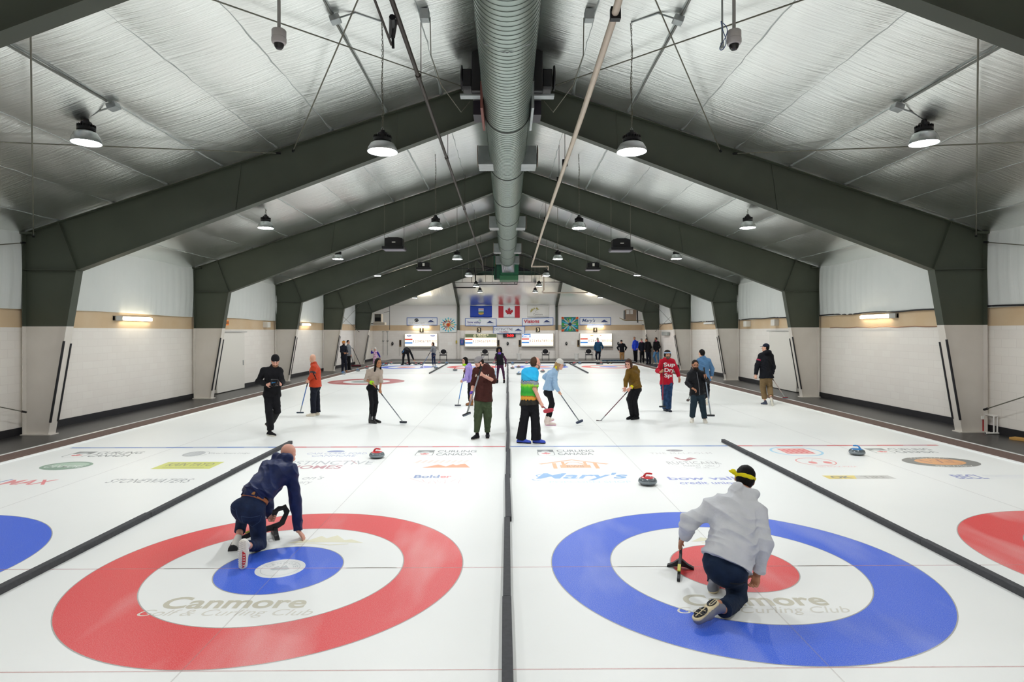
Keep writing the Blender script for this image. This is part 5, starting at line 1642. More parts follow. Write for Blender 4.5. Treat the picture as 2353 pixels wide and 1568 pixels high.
def hand(wr, kn, pn, curl=.25, s=1., side=1, spread=.12, grip=None):
    """palm, four fingers and a thumb; wr wrist, kn knuckle direction point, pn palm normal (the way the palm faces)"""
    P = []
    d = unit(kn - wr)
    pn = unit(pn - d * (pn @ d))
    a = np.cross(d, pn) * side             # towards the thumb
    if grip is not None:
        # fist closed round a shaft through kn along grip
        g = unit(grip)
        c = kn
        h = unit((wr - c) - g * ((wr - c) @ g))
        t = np.cross(g, h)
        if t @ pn < 0: t = -t
        P.append(cone(wr, c + h * .03 * s, .027 * s, .033 * s, k=.02))
        P.append(cone(c + h * .026 * s - g * .03 * s, c + h * .026 * s + g * .03 * s, .02 * s, .02 * s, k=.015))
        for i in range(4):
            o = c + g * (i - 1.5) * .021 * s
            pts = [o + (h * math.cos(x) + t * math.sin(x)) * .027 * s for x in (.3, 1.3, 2.3, 3.2)]
            for q in range(3):
                P.append(cone(pts[q], pts[q + 1], (.0105 - .0008 * q) * s, (.0098 - .0008 * q) * s, k=.004))
        o = c - g * .036 * s
        pts = [c + h * .03 * s - g * .01 * s, o + (h * math.cos(-1.0) + t * math.sin(-1.0)) * .029 * s, o + (h * math.cos(-2.3) + t * math.sin(-2.3)) * .028 * s]
        for q in range(2): P.append(cone(pts[q], pts[q + 1], .012 * s, .0105 * s, k=.006))
        return P
    kb = wr + d * .085 * s
    P.append(cone(wr, kb - d * .01, .03 * s, .042 * s, pn, .52, k=.015))
    L = (.07, .078, .073, .058)
    for i in range(4):
        u = 1.5 - i
        b0 = kb + a * u * .02 * s
        dd = unit(d + a * u * spread)
        p0 = b0
        ang = 0
        for q, (fr, rr) in enumerate(((.45, .0095), (.3, .0088), (.25, .0078))):
            ang += curl * (.8 if q == 0 else 1.1)
            v = dd * math.cos(ang) + pn * math.sin(ang)
            p1 = p0 + v * L[i] * fr * 1.12 * s
            P.append(cone(p0, p1, rr * s, (rr - .0008) * s, k=.004))
            p0 = p1
    b0 = wr + d * .028 * s + a * .026 * s
    p1 = b0 + (d * .55 + a * .75 + pn * .25) * .042 * s
    p2 = p1 + (d * .8 + a * .35 + pn * .35) * .03 * s
    p3 = p2 + (d * .9 + a * .1 + pn * .4) * .024 * s
    P += [cone(b0, p1, .0145 * s, .0115 * s, k=.01), cone(p1, p2, .0112 * s, .0098 * s, k=.004), cone(p2, p3, .0098 * s, .0085 * s, k=.004)]
    return P

def shoe(q, t, a, s, h, bulk=1.):
    """returns shoe prims and sole prims for a foot from heel q to toe t under ankle a"""
    q, t, a = q.copy(), t.copy(), a.copy()
    f = unit(t - q)
    u = unit((a - q) - f * ((a - q) @ f))
    L = np.linalg.norm(t - q)
    r = .041 * s * bulk
    h0, h1 = q + f * r + u * .03 * s, t - f * r * .9 + u * .024 * s
    m = h0 + (h1 - h0) * .45 + u * .018 * s
    up = [cone(h0, m, r, r * 1.05, k=.02), cone(m, h1, r * 1.05, r * .98, k=.02), cone(h0 + u * .02, h0 + (a - h0) * .75, r * .95, r * .86, k=.02),
          cone(h0 + (a - h0) * .5, m, r * .8, r * .7, k=.02), keep(q + u * .012 * s, u)]
    so = [cone(h0, m, r * 1.08, r * 1.1, k=.01), cone(m, h1, r * 1.1, r * 1.04, k=.01), keep(q, u), keep(q + u * .02 * s, -u)]
    return up, so

PEOPLE_N = [0]
def person(label, d, Z, J, yaw=0, pitch=0, roll=0, front=None, build=1., hs=1., skin='fair', vox=.008, top=None, pants=None, shoes=None, hair=None, hat=None,
           beard=None, hands=('open', 'open'), palm=(None, None), group=None, extra=None, glasses=None, sleeve=(1, 1), neckline=.5, z0=0., female=False, ear=True):
    """J: joints as (zoom px, zoom py, metres nearer(-)/farther(+) than d); Z=(x0, y0, scale) of the crop they were read in"""
    pt = {}
    for k_, (a, b, dy) in J.items():
        pt[k_] = np.array(at(Z[0] + a / Z[2], Z[1] + b / Z[2], d + dy))
    for k_ in ('qL', 'qR', 'tL', 'tR'):        # soles rest on the floor
        if k_ in pt and not J[k_][2:] == () and pt[k_][2] < z0 + .07: pt[k_][2] = z0
    fl = min(pt[k_][2] for k_ in ('qL', 'qR', 'tL', 'tR') if k_ in pt) if 'tL' in pt or 'tR' in pt else z0
    front = yaw if front is None else front
    F = V(math.sin(front * D2R), -math.cos(front * D2R), 0)
    pc = (pt['pL'] + pt['pR']) / 2
    if 'wa' not in pt: pt['wa'] = pc + (pt['nk'] - pc) * .3
    if 'ch' not in pt: pt['ch'] = pc + (pt['nk'] - pc) * .68
    root = thing('person', label, 'person', (float(pc[0]), float(pc[1]), z0), group)
    w = build
    R = head_frame(yaw, pitch, roll)
    hd = pt['hd']
    H = lambda x, y, z: hd + R @ (V(x, y, z) * hs)
    ax = unit(pt['nk'] - pc)
    n = unit(F - ax * (F @ ax))
    ch, wa, nk = pt['ch'], pt['wa'], pt['nk']
    for s_ in 'LR':
        v_ = nk - pt['s' + s_]
        pt['s' + s_] = pt['s' + s_] + v_ * .1 - ax * .022
    # --- body: one continuous surface
    B = head_prims(H, R, hs, ear)
    B.append(cone(H(0, -.018, -.05), nk - ax * .02, .054 * hs, .06 * w, k=.03))
    B += [cone(ch, wa, .145 * w, .125 * w, n, .66, k=.04), cone(wa, pc, .12 * w, .126 * w, n, .66, k=.03)]
    for s_ in 'LR':
        S, E, W_, A, Kn, Pv = (pt[q + s_] for q in ('s', 'e', 'w', 'a', 'k', 'p'))
        B += [cone(nk - ax * .01, S, .05 * w, .05 * w, k=.03), cone(ch + (S - ch) * .3, S, .09 * w, .055 * w, n, .75, k=.04)]
        B += [cone(S, E, .048 * w, .038 * w, k=.02), cone(E, W_, .039 * w, .027 * w, k=.02)]
        Pv = Pv + (pc - Pv) * .14
        B += [cone(Pv, Kn, .064 * w, .047 * w, k=.02), cone(Kn, A, .046 * w, .033 * w, k=.02)]
        if 'q' + s_ in pt: B.append(cone(pt['q' + s_] + (A - pt['q' + s_]) * .4, pt['t' + s_] + (A - pt['t' + s_]) * .25, .026, .022, k=.02))
        i = 0 if s_ == 'L' else 1
        hk = hands[i]
        tip = pt.get('h' + s_, W_ + unit(W_ - E) * .1)
        pn = palm[i]
        if pn is None:
            pn = pc - W_; pn = pn - n * (pn @ n) + n * .2
        pn = V(*pn)
        sd = 1 if (np.cross(unit(tip - W_), unit(pn)) @ n) > 0 else -1     # thumb towards the front of the body
        if isinstance(hk, str):
            B += hand(W_, tip, pn, {'open': .22, 'curl': .6, 'flat': .06, 'fist': 1.0, 'splay': .12}[hk], hs, sd, .35 if hk == 'splay' else .1)
        else:
            B += hand(W_, tip, pn, s=hs, grip=V(*hk))
    me = sdf_mesh('body', B, vox, .02)
    link('body', me, skin_mat(skin, SKIN[skin]), root)
    # --- clothes
    def garment(name, P, m, k=.03, fold=(.005, 15, (.5, .3, .9)), v=None, parent=None):
        return link(name, sdf_mesh(name, P, v or vox, k, fold), m, parent or root)
    dt = top.get('loose', .02) if top else .02
    T = []
    if top:
        hem = top.get('hem', .55)
        hem = hem * 1.12 if not female and hem > .7 else hem
        he = wa + (pc - wa) * hem if hem <= 1 else pc + (pc - wa) * (hem - 1)
        sq = top.get('sq', .72)
        T += [cone(ch, wa, (.148 + dt) * w, (.135 + dt) * w, n, sq - .04, k=.05), cone(wa, he, (.135 + dt) * w, (.148 + dt + top.get('flare', 0)) * w, n, sq, f1=True, k=.03)]
        if hem > .7:
            for s_ in 'LR':
                Pv = pt['p' + s_] + (pc - pt['p' + s_]) * .1
                T.append(cone(wa + (Pv - wa) * .45 - n * .03, Pv - n * .035 - ax * .02, .09 * w + dt, .092 * w + dt, k=.03))
            T.append(keep(he, wa - pc))
        T += [cone(nk - ax * .03, nk + ax * top.get('collar', .015), .07 * w, .066 * w, f1=True, k=.03)]
        for i, s_ in enumerate('LR'):
            S, E, W_ = (pt[q + s_] for q in ('s', 'e', 'w'))
            T += [cone(nk - ax * .035, S, .05 * w + dt * .4, .046 * w + dt * .6, k=.06), cone(ch + (S - ch) * .3, S, .095 * w + dt * .5, .054 * w + dt * .6, n, .78, k=.06)]
            sl = sleeve[i]
            if sl is None: continue
            if sl < .5:
                T.append(cone(S, S + (E - S) * sl * 2, .056 * w + dt * .8, .06 * w + dt * .7, f1=True, k=.02))
            else:
                T.append(cone(S, E, .05 * w + dt * .7, .044 * w + dt * .7, k=.03))
                e2 = E + (W_ - E) * (sl - .5) * 2
                if sl > .52: T.append(cone(E, e2, .046 * w + dt * .75, .034 * w + dt * (.45 if sl > .8 else .7), f1=True, k=.02))
        if top.get('hood'):
            b_ = -n
            c0 = nk + b_ * .075 - ax * .035
            T += [ell(c0, V(.12, .075, .085) * w, np.stack([unit(np.cross(n, ax)), n, ax], 1), .03), cone(c0 + unit(np.cross(n, ax)) * .07 + ax * .03, nk + n * .06 - ax * .02, .035, .03, k=.03), cone(c0 - unit(np.cross(n, ax)) * .07 + ax * .03, nk + n * .06 - ax * .02, .035, .03, k=.03)]
        T += top.get('more', lambda pt, H, n, ax: [])(pt, H, n, ax)
        tp = garment(top.get('name', 'jacket'), T, top['m'], .03, top.get('fold', (.0065, 15, (.45, .3, .9))))
    if pants:
        dl = pants.get('loose', .015)
        w0 = wa + (pc - wa) * .35
        P = [cone(w0, pc, .13 * w + dl, .142 * w + dl, n, .72, f0=True, k=.04)]
        if female: P.append(ell(pc - n * .03 - ax * .03, V(.16, .1, .12) * w, np.stack([unit(np.cross(n, ax)), n, ax], 1), .03))
        for s_ in 'LR':
            A, Kn, Pv = (pt[q + s_] for q in ('a', 'k', 'p'))
            cut = A + (Kn - A) * pants.get('cuff', -.07)
            Pv = Pv + (pc - Pv) * .12
            P += [ell(Pv - n * .04 - ax * .03, (.075 * w + dl,) * 3, None, .04)]
            P += [cone(Pv, Kn, .078 * w + dl, .056 * w + dl, k=.03), cone(Kn, cut, .056 * w + dl, pants.get('hem', .042) * w + dl * pants.get('hl', 1.), f1=True, k=.02)]
        garment('trousers', P, pants['m'], .025, pants.get('fold', (.005, 14, (.35, .2, .95))))
    if shoes:
        for s_ in 'LR':
            if 'q' + s_ not in pt: continue
            up, so = shoe(pt['q' + s_], pt['t' + s_], pt['a' + s_], hs * shoes.get('s', 1.), 0, shoes.get('bulk', 1.))
            if shoes.get('boot'):
                up.append(cone(pt['q' + s_] + (pt['a' + s_] - pt['q' + s_]) * .6, pt['a' + s_] + (pt['k' + s_] - pt['a' + s_]) * shoes['boot'], .045 * hs, .05 * hs, f1=True, k=.02))
            o = garment('shoe', up, shoes['m'], .015, None, min(vox, .007))
            garment('sole', so, shoes.get('sole', shoes['m']), .01, None, min(vox, .007), o)
    # --- face, hair, hats
    hz = min(vox, .007)
    E_ = lambda c, r, op='+', k=.01: ell(H(*c), V(*r) * hs, R, k, op)
    Cn = lambda a, b, ra, rb, op='+', k=.01: cone(H(*a), H(*b), ra * hs, rb * hs, k=k, op=op)
    if abs(((yaw + 180) % 360) - 180) < 110:
        for q in (-1, 1):
            link('eye', sdf_mesh('eye', [E_((q * .031, .083, .0), (.013, .009, .0075))], .0025, 0, None, 0), M_eyew, root)
            if hair and hair.get('m'):
                link('eyebrow', sdf_mesh('eyebrow', [Cn((q * .016, .093, .02), (q * .046, .082, .022), .005, .004)], .003, 0, None, 0), hair['m'], root)
        if not beard: link('mouth', sdf_mesh('mouth', [Cn((-.02, .096, -.067), (.02, .096, -.067), .005, .005), Cn((-.008, .101, -.067), (.008, .101, -.067), .005, .005)], .003, .004, None, 0), M_lip, root)
    face = [E_((0, .1, -.045), (.066, .08, .098), '-', .012)]
    if hair:
        st = hair['st']
        P = None
        cap = [E_((0, -.018, .04), (.084, .1, .09)), E_((0, -.045, -.01), (.08, .068, .08), '+', .03)]
        if st == 'short': P = cap + [E_((0, .105, -.055), (.095, .07, .105), '-', .01), E_((0, .0, -.135), (.12, .12, .065), '-', .01)] + [E_((q * .088, .0, -.03), (.02, .028, .04), '-', .01) for q in (-1, 1)]
        if st == 'fringe': P = cap + [E_((0, .07, .07), (.14, .1, .12), '-', .02), E_((0, .0, -.135), (.12, .12, .065), '-', .01)]
        if st == 'curly': P = [E_((0, -.02, .045), (.094, .108, .095)), E_((0, -.05, -.02), (.095, .07, .085), '+', .03)] + [E_((q * .078, -.0, -.02), (.026, .04, .065), '+', .02) for q in (-1, 1)] + [E_((0, .115, -.05), (.066, .075, .105), '-', .012)]
        if st == 'mid': P = cap + [E_((q * .07, .0, -.04), (.03, .06, .09), '+', .02) for q in (-1, 1)] + [E_((0, -.06, -.06), (.075, .05, .08), '+', .03), E_((0, .115, -.05), (.064, .075, .11), '-', .012)]
        if st == 'bob': P = [E_((0, -.018, .04), (.086, .102, .092)), E_((q * 0, -.05, -.05), (.088, .06, .1), '+', .03)] + [E_((q * .075, .02, -.045), (.026, .05, .1), '+', .02) for q in (-1, 1)] + [E_((0, .115, -.06), (.058, .07, .085), '-', .008)]
        if st == 'long': P = cap + [Cn((q * .07, .0, .0), (q * .085, -.01, -.24), .03, .03, '+', .03) for q in (-1, 1)] + [Cn((0, -.06, 0), (0, -.09, -.24), .07, .06, '+', .03), E_((0, .12, -.06), (.062, .08, .12), '-', .012)]
        if st == 'pony': P = cap + [Cn((0, -.09, .02), (0, -.12, -.1), .04, .035, '+', .03), Cn((0, -.12, -.1), (.02, -.1, -.2), .035, .02, '+', .02), E_((0, .1, -.045), (.07, .07, .1), '-', .012), E_((0, .03, -.13), (.12, .1, .07), '-', .01)]
        if st == 'afro': P = [E_((0, -.03, .03), (.15, .13, .13)), E_((q * 0, -.03, -.05), (.16, .1, .12), '+', .03), E_((0, .125, -.04), (.062, .12, .105), '-', .02)]
        if P: link('hair', sdf_mesh('hair', P, hz, .015, hair.get('fold', (.003, 60, (1, .4, .2)))), hair['m'], root)
    if beard:
        P = [E_((0, .06, -.085), (.056, .05, .045)), E_((0, .055, -.085 - beard.get('len', 0) * .5), (.05, .045, .045 + beard.get('len', 0) * .6), '+', .02)] + [Cn((q * .062, .02, -.03), (q * .045, .06, -.08), .013, .022, '+', .015) for q in (-1, 1)]
        P += [Cn((-.024, .1, -.053), (.024, .1, -.053), .007, .007), E_((0, .1, -.068), (.017, .016, .007), '-', .004)]
        link('beard', sdf_mesh('beard', P, hz, .012, (.002, 70, (1, .3, .6))), beard['m'], root)
    if hat:
        st = hat['st']
        if st == 'beanie':
            P = [E_((0, -.02, .06), (.09, .108, .095)), keep(H(0, .0, .022), R @ V(0, -.12, 1))]
            h_ = garment('beanie', P, hat['m'], .01, None, hz)
            P = [E_((0, -.018, .05), (.093, .111, .095)), keep(H(0, 0, .018), R @ V(0, -.12, 1)), keep(H(0, 0, .06), R @ V(0, .12, -1))]
            garment('cuff', P, hat.get('m2', hat['m']), .01, None, hz, h_)
            if hat.get('badge'): link('badge', sdf_mesh('badge', [E_((.0, .0935, .044), (.017, .004, .009))], .003, 0, None, 0), M_paper, h_)
        if st in ('cap', 'capback'):
            P = [E_((0, -.018, .048), (.087, .105, .092)), keep(H(0, 0, .03), R @ V(0, -.06 if st == 'cap' else .02, 1))]
            h_ = garment('cap_crown', P, hat['m'], .01, None, hz)
            q = 1 if st == 'cap' else -1
            P = [ell(H(0, q * .1 - .01, .036), V(.072, .085, .008) * hs, R), keep(H(0, q * .06, .03), R @ V(0, q, 0))]
            garment('cap_brim', P, hat['m'], .004, None, .004, h_)
        if st == 'headband':
            P = [E_((0, -.014, .045), (.099, .116, .104)), keep(H(0, 0, hat.get('lo', .018)), R @ V(0, hat.get('tilt', -.15), 1)), keep(H(0, 0, hat.get('hi', .055)), R @ V(0, -hat.get('tilt', -.15), -1))]
            garment('headband', P, hat['m'], .006, (.0025, 60, (.2, .2, 1)), hz)
    if glasses:
        gm = M_dark
        for q in (-1, 1):
            c0 = [H(q * .034 + .024 * math.cos(t), .1, .0 + .02 * math.sin(t)) for t in [2 * PI * i / 14 for i in range(14)]]
            MB().tube(c0, .0025, 5, close=True).tube([H(q * .056, .098, .004), H(q * .08, .0, .005)], .0022, 5).build('glasses', gm, root)
    if extra: extra(root, pt, H, R, n, ax)
    PEOPLE_N[0] += 1
    return root, pt, H, R

def broom(p_top, p_head, label, shaft='8e9499', head='121216', r=.0135, wide=.2, axis=None, grip=.28, pad='5a6470'):
    p, q = Vector(p_top), Vector(p_head)
    d = (q - p)
    L = d.length
    d.normalize()
    o = thing('curling_broom', label, 'curling broom', (q.x, q.y, 0), 'curling brooms')
    MB().tube([p + d * grip * L, q - d * .03], r, 10).build('shaft', mat('broom_shaft_' + shaft, shaft, .35, metal=.2), o, smooth=True)
    MB().tube([p, p + d * grip * L], r * 1.12, 10).build('grip', M_dark, o, smooth=True)
    MB().tube([q - d * .2, q - d * .03], r * 1.1, 10).build('ferrule', M_steel, o, smooth=True)
    a = Vector(axis) if axis is not None else Vector((1, .2, 0))
    a.normalize()
    up = -d
    f = a.cross(up)
    if f.length < .1: f = Vector((0, 1, 0))
    f.normalize()
    nn = f.cross(a).normalized()
    if axis is not None and len(axis) > 3: pass
    Rm = Matrix((a, f, nn)).transposed()
    b = MB(); b.prism([(wide / 2 * math.copysign(abs(math.cos(t)) ** .5, math.cos(t)), .04 * math.copysign(abs(math.sin(t)) ** .7, math.sin(t))) for t in [2 * PI * k / 24 for k in range(24)]], .03, lambda u, v, w_: q + Rm @ Vector((u, v, w_ - .005)))
    b.build('brush_head', mat('broom_head_' + head, head, .6), o, bevel=.004)
    b = MB(); b.prism([(wide / 2 * .95 * math.copysign(abs(math.cos(t)) ** .5, math.cos(t)), .037 * math.copysign(abs(math.sin(t)) ** .7, math.sin(t))) for t in [2 * PI * k / 24 for k in range(24)]], .014, lambda u, v, w_: q + Rm @ Vector((u, v, w_ - .019)))
    b.build('brush_pad', mat('brush_pad_' + pad, pad, .9), o)
    return o

def decal(text, meshobj, origin, right, up, front, w_, h_, m, name, parent, bold=.02, spacing=1.):
    """letters printed on a garment: every letter point is dropped along -front onto the cloth"""
    me = meshobj.data
    bv = BVHTree.FromPolygons([v.co[:] for v in me.vertices], [p.vertices[:] for p in me.polygons])
    mb = MB()
    vs, fs, asp = text2d(text, bold, 0, 4, spacing)
    pts = []
    for u, v in vs:
        p = Vector(origin + right * (u - .5) * w_ + up * (v - .5) * h_) + Vector(front) * .5
        hit = bv.ray_cast(p, -Vector(front))
        q = hit[0] if hit[0] is not None else Vector(origin)
        pts.append(q + Vector(front) * .005)
    mb.add(pts, fs)
    return mb.build(name, m, parent)
def drape(meshobj, pts, r, m, name, parent, dv=(0, 1, 0)):
    """a seam lying on a garment"""
    me = meshobj.data
    bv = BVHTree.FromPolygons([v.co[:] for v in me.vertices], [p.vertices[:] for p in me.polygons])
    dv = Vector(dv).normalized()
    out = []
    for i in range(len(pts) - 1):
        for k in range(8):
            p = Vector(pts[i]).lerp(Vector(pts[i + 1]), k / 8)
            h = bv.ray_cast(p - dv * 1.5, dv)
            if h[0] is not None: out.append(h[0] - dv * r * .3)
    if len(out) > 2: MB().tube(out, r, 5).build(name, m, parent, smooth=True)
def ring_band(name, a, b, r, m, root, k=.02):
    link(name, sdf_mesh(name, [cone(a, b, r, r, f0=True, f1=True)], .004, .01, (.003, 80, (.5, .5, .5))), m, root)
HB = mat('hair_black', '0b0908', .6, spec=.15, noise=(60, '15100e', .6))
HBR = mat('hair_brown', '3c2a1e', .6, spec=.2, noise=(60, '523b29', .6))
HDB = mat('hair_dark_brown', '1c130e', .6, spec=.15, noise=(60, '2c1f17', .6))
HBL = mat('hair_blond', '8f6f46', .55, noise=(60, 'b8986a', .8))
HGR = mat('hair_grey_stubble', '7a6f66', .7)
M_neon = cloth('neon', 'a6e51c'); M_yel = cloth('yellow', 'ece01f', 'd9c713', .15, scale=60); M_purp = cloth('purple', '4b2a8c', '7a5cc0')
BLK = cloth('black', '0d0d11', '15151b', .2); NAVY = cloth('navy', '10131f', '171b2a', .25)
WHT = mat('white_rubber', 'e6e1d4', .5)
Z3, Z5, Z6, Z9, Z11, Z12, Z15 = (580, 800, 7.467), (820, 810, 8.708), (1050, 790, 6.817), (1170, 810, 7.129), (1360, 790, 8.25), (1500, 790, 8.25), (1660, 770, 8.71)
ZB1, ZB2, ZB3 = (770, 770, 14.256), (1350, 770, 13.07), (900, 730, 11.765)
def zp(Z, a, b, d): return at(Z[0] + a / Z[2], Z[1] + b / Z[2], d)

# ---- man in black with a camera
d = 14.0
def camera_kit(root, pt, H, R, n, ax):
    ring_band('ring_finger', pt['wL'] + V(.03, -.02, -.0), pt['wL'] + V(.034, -.02, -.004), .012, M_steel, root)
person('person in black beanie, jacket and trousers holding a video camera while walking', d, Z3, dict(hd=(403, 222, -.06), nk=(385, 318, 0), sL=(195, 380, .02), sR=(482, 385, .0), eL=(112, 575, -.02), eR=(515, 580, -.05), wL=(262, 628, -.26), wR=(494, 625, -.27),
    hL=(330, 610, -.32), hR=(470, 600, -.32), pL=(275, 800, .03), pR=(410, 800, .0), kL=(295, 1085, -.12), kR=(432, 1085, .05), aL=(318, 1400, -.08), aR=(340, 1260, .45), qL=(262, 1480, -.06), tL=(400, 1482, -.24), qR=(228, 1320, .52), tR=(300, 1390, .3)),
    yaw=22, pitch=32, front=12, build=1.08, skin='pink', top=dict(m=BLK, loose=.03, hem=1.05, collar=.05, sq=.78), pants=dict(m=BLK, loose=.022, cuff=-.02, hem=.05), shoes=dict(m=BLK, sole=WHT, bulk=1.05),
    hair=dict(st='short', m=HBR), hat=dict(st='beanie', m=BLK, badge=True), beard=dict(m=mat('beard_light', '8a6248', .7)), hands=('curl', 'curl'), palm=((1, -.3, .1), (-1, -.3, .1)), extra=camera_kit)
c = zp(Z3, 392, 612, d - .42)
o = thing('video_camera', 'black hand held video camera in the hands of the person in the black beanie', 'video camera', c)
MB().box(c, (.11, .08, .1)).build('camera_body', M_dark, o, bevel=.008)
MB().lathe([(.03, 0), (.04, -.02), (.042, -.09), (.036, -.09), (.034, -.06), (0, -.05)], (c[0] + .03, c[1] - .04, c[2] - .01), 20, 'y').build('lens', M_dark, o, smooth=True)
MB().box((c[0] - .0, c[1], c[2] + .075), (.16, .04, .05), Matrix.Rotation(.5, 3, 'X')).build('monitor', M_black, o, bevel=.005)
MB().box((c[0] - .01, c[1] - .03, c[2] + .03), (.09, .03, .02), Matrix.Rotation(-.2, 3, 'Y')).build('blue_bracket', mat('blue_bracket', '1d6fa8', .4), o)
for s in (-1, 1): MB().tube([(c[0] + s * .085, c[1] + .02, c[2] - .05), (c[0] + s * .085, c[1] + .02, c[2] + .06)], .018, 10).build('hand_grip', M_black, o, smooth=True)

# ---- man in orange jacket
d = 17.15
OR_ = cloth('orange', 'c2401f', 'ae3618', .5, .55, 22)
b_ = (zp(Z3, 962, 565, d - .22), zp(Z3, 826, 1108, d - .35))
g_ = V(*b_[1]) - V(*b_[0])
def armband(root, pt, H, R, n, ax):
    S, E = pt['sL'], pt['eL']
    ring_band('arm_band', S + (E - S) * .52, S + (E - S) * .72, .082, mat('black_blue_band', '14222c', .5), root)
    MB().tube([E + V(.05, -.08, .1), E + V(.11, -.06, -.04), E + V(.13, -.05, -.1)], .014, 6).build('band_tail', BLK, root)
person('bald person in an orange jacket and dark trousers leaning on a blue broom', d, Z3, dict(hd=(1042, 182, -.0), nk=(1062, 262, .02), sL=(1062, 325, -.17), sR=(1092, 320, .18), eL=(1032, 478, -.24), eR=(1050, 470, .1), wL=(972, 545, -.24), wR=(990, 540, -.05), hL=(962, 572, -.22),
    ch=(1085, 400, .02), wa=(1085, 545, 0), pL=(1062, 655, -.09), pR=(1098, 650, .1), kL=(1050, 880, -.1), kR=(1115, 880, .1), aL=(1052, 1095, -.1), aR=(1125, 1085, .1), qL=(1088, 1158, -.1), tL=(925, 1166, -.14), qR=(1160, 1140, .12), tR=(1050, 1140, .12)),
    yaw=-140, pitch=0, front=-100, build=1.06, skin='fair', top=dict(m=OR_, loose=.035, hem=.95, collar=.045, sq=.8), pants=dict(m=NAVY, loose=.022, hem=.052), shoes=dict(m=mat('cream_leather', 'ddd3c0', .5), sole=WHT), hands=(tuple(g_), 'curl'), extra=armband, hair=None)
broom(V(*b_[0]) - unit(g_) * .12, b_[1], 'blue shafted broom held by the person in the orange jacket', '3f6fb0', '1c3442', axis=(1, 0, 0))

# ---- woman in beige sweater
d = 15.74
b_ = (zp(Z5, 395, 700, d - .2), zp(Z5, 928, 1398, d - .3))
g_ = V(*b_[1]) - V(*b_[0])
BEI = cloth('beige', 'b3a497', 'a5978b', .3)
def wristband(root, pt, H, R, n, ax):
    E, W_ = pt['eL'], pt['wL']
    ring_band('neon_wristband', E + (W_ - E) * .78, E + (W_ - E) * 1.05, .047, M_neon, root)
person('person in a beige sweater with long black hair and a neon wristband sweeping', d, Z5, dict(hd=(432, 205, -.06), nk=(405, 300, .0), sL=(232, 375, -.03), sR=(478, 365, .06), eL=(188, 545, -.05), eR=(482, 585, -.05), wL=(312, 612, -.24), wR=(466, 745, -.16), hL=(392, 712, -.24), hR=(462, 795, -.21),
    pL=(262, 700, -.0), pR=(362, 700, .06), kL=(300, 1010, -.08), kR=(390, 1000, .0), aL=(278, 1310, .0), aR=(345, 1290, .14), qL=(242, 1410, .02), tL=(395, 1412, -.12), qR=(330, 1360, .2), tR=(482, 1372, .02)),
    yaw=42, pitch=8, front=38, build=.84, hs=.93, skin='olive', female=True, top=dict(m=BEI, loose=.03, hem=.45, name='sweater', sq=.78), pants=dict(m=BLK, loose=.01, cuff=.1, hem=.046), shoes=dict(m=mat('black_boot_leather', '111114', .25, coat=.3), boot=.3), sleeve=(.62, .58),
    hair=dict(st='long', m=HB), hands=('flat', tuple(g_)), palm=((.3, -.2, -1), None), extra=wristband)
broom(V(*b_[0]) - unit(g_) * .05, b_[1], 'black broom held by the person in the beige sweater', '6f767c', '1b2028', axis=(1, -.3, 0))

# ---- woman in lavender hoodie
d = 19.5
LAV = cloth('lavender', 'a08fd0', '9483c6', .3)
b_ = (zp(Z6, 120, 415, d - .2), zp(Z6, 12, 968, d - .35))
g_ = V(*b_[1]) - V(*b_[0])
person('person in a lavender hoodie with a black bob and neon scarf behind the bearded man', d, Z6, dict(hd=(124, 268, -.05), nk=(158, 322, .02), sL=(160, 368, -.16), sR=(205, 350, .14), eL=(148, 545, -.2), eR=(150, 470, .02), wL=(78, 582, -.27), wR=(122, 440, -.15), hL=(66, 590, -.28), hR=(112, 428, -.2),
    ch=(190, 420, .0), wa=(205, 545, .0), pL=(202, 640, -.08), pR=(232, 640, .08), kL=(192, 765, -.1), kR=(222, 765, .06), aL=(198, 890, -.06), aR=(232, 890, .08), qL=(255, 955, -.06), tL=(140, 960, -.12), qR=(250, 935, .1), tR=(135, 938, .06)),
    yaw=-42, pitch=5, front=-70, build=.85, hs=.92, skin='fair', female=True, top=dict(m=LAV, loose=.035, hem=.6, hood=True, sq=.8, name='hoodie'), pants=dict(m=BLK, loose=.01), shoes=dict(m=mat('tan_suede', '8a5a32', .8), sole=mat('dark_gum', '5a3a22', .7), bulk=1.25, boot=.15),
    hair=dict(st='bob', m=HB), hands=(tuple(g_), tuple(g_)), glasses=True, extra=lambda root, pt, H, R, n, ax: ring_band('neon_scarf', H(0, .0, -.13), H(0, .03, -.17), .085, M_neon, root))
broom(V(*b_[0]) - unit(g_) * .05, b_[1], 'blue broom held by the person in the lavender hoodie', '2f7cc4', '2a2f36', axis=(1, 0, 0))

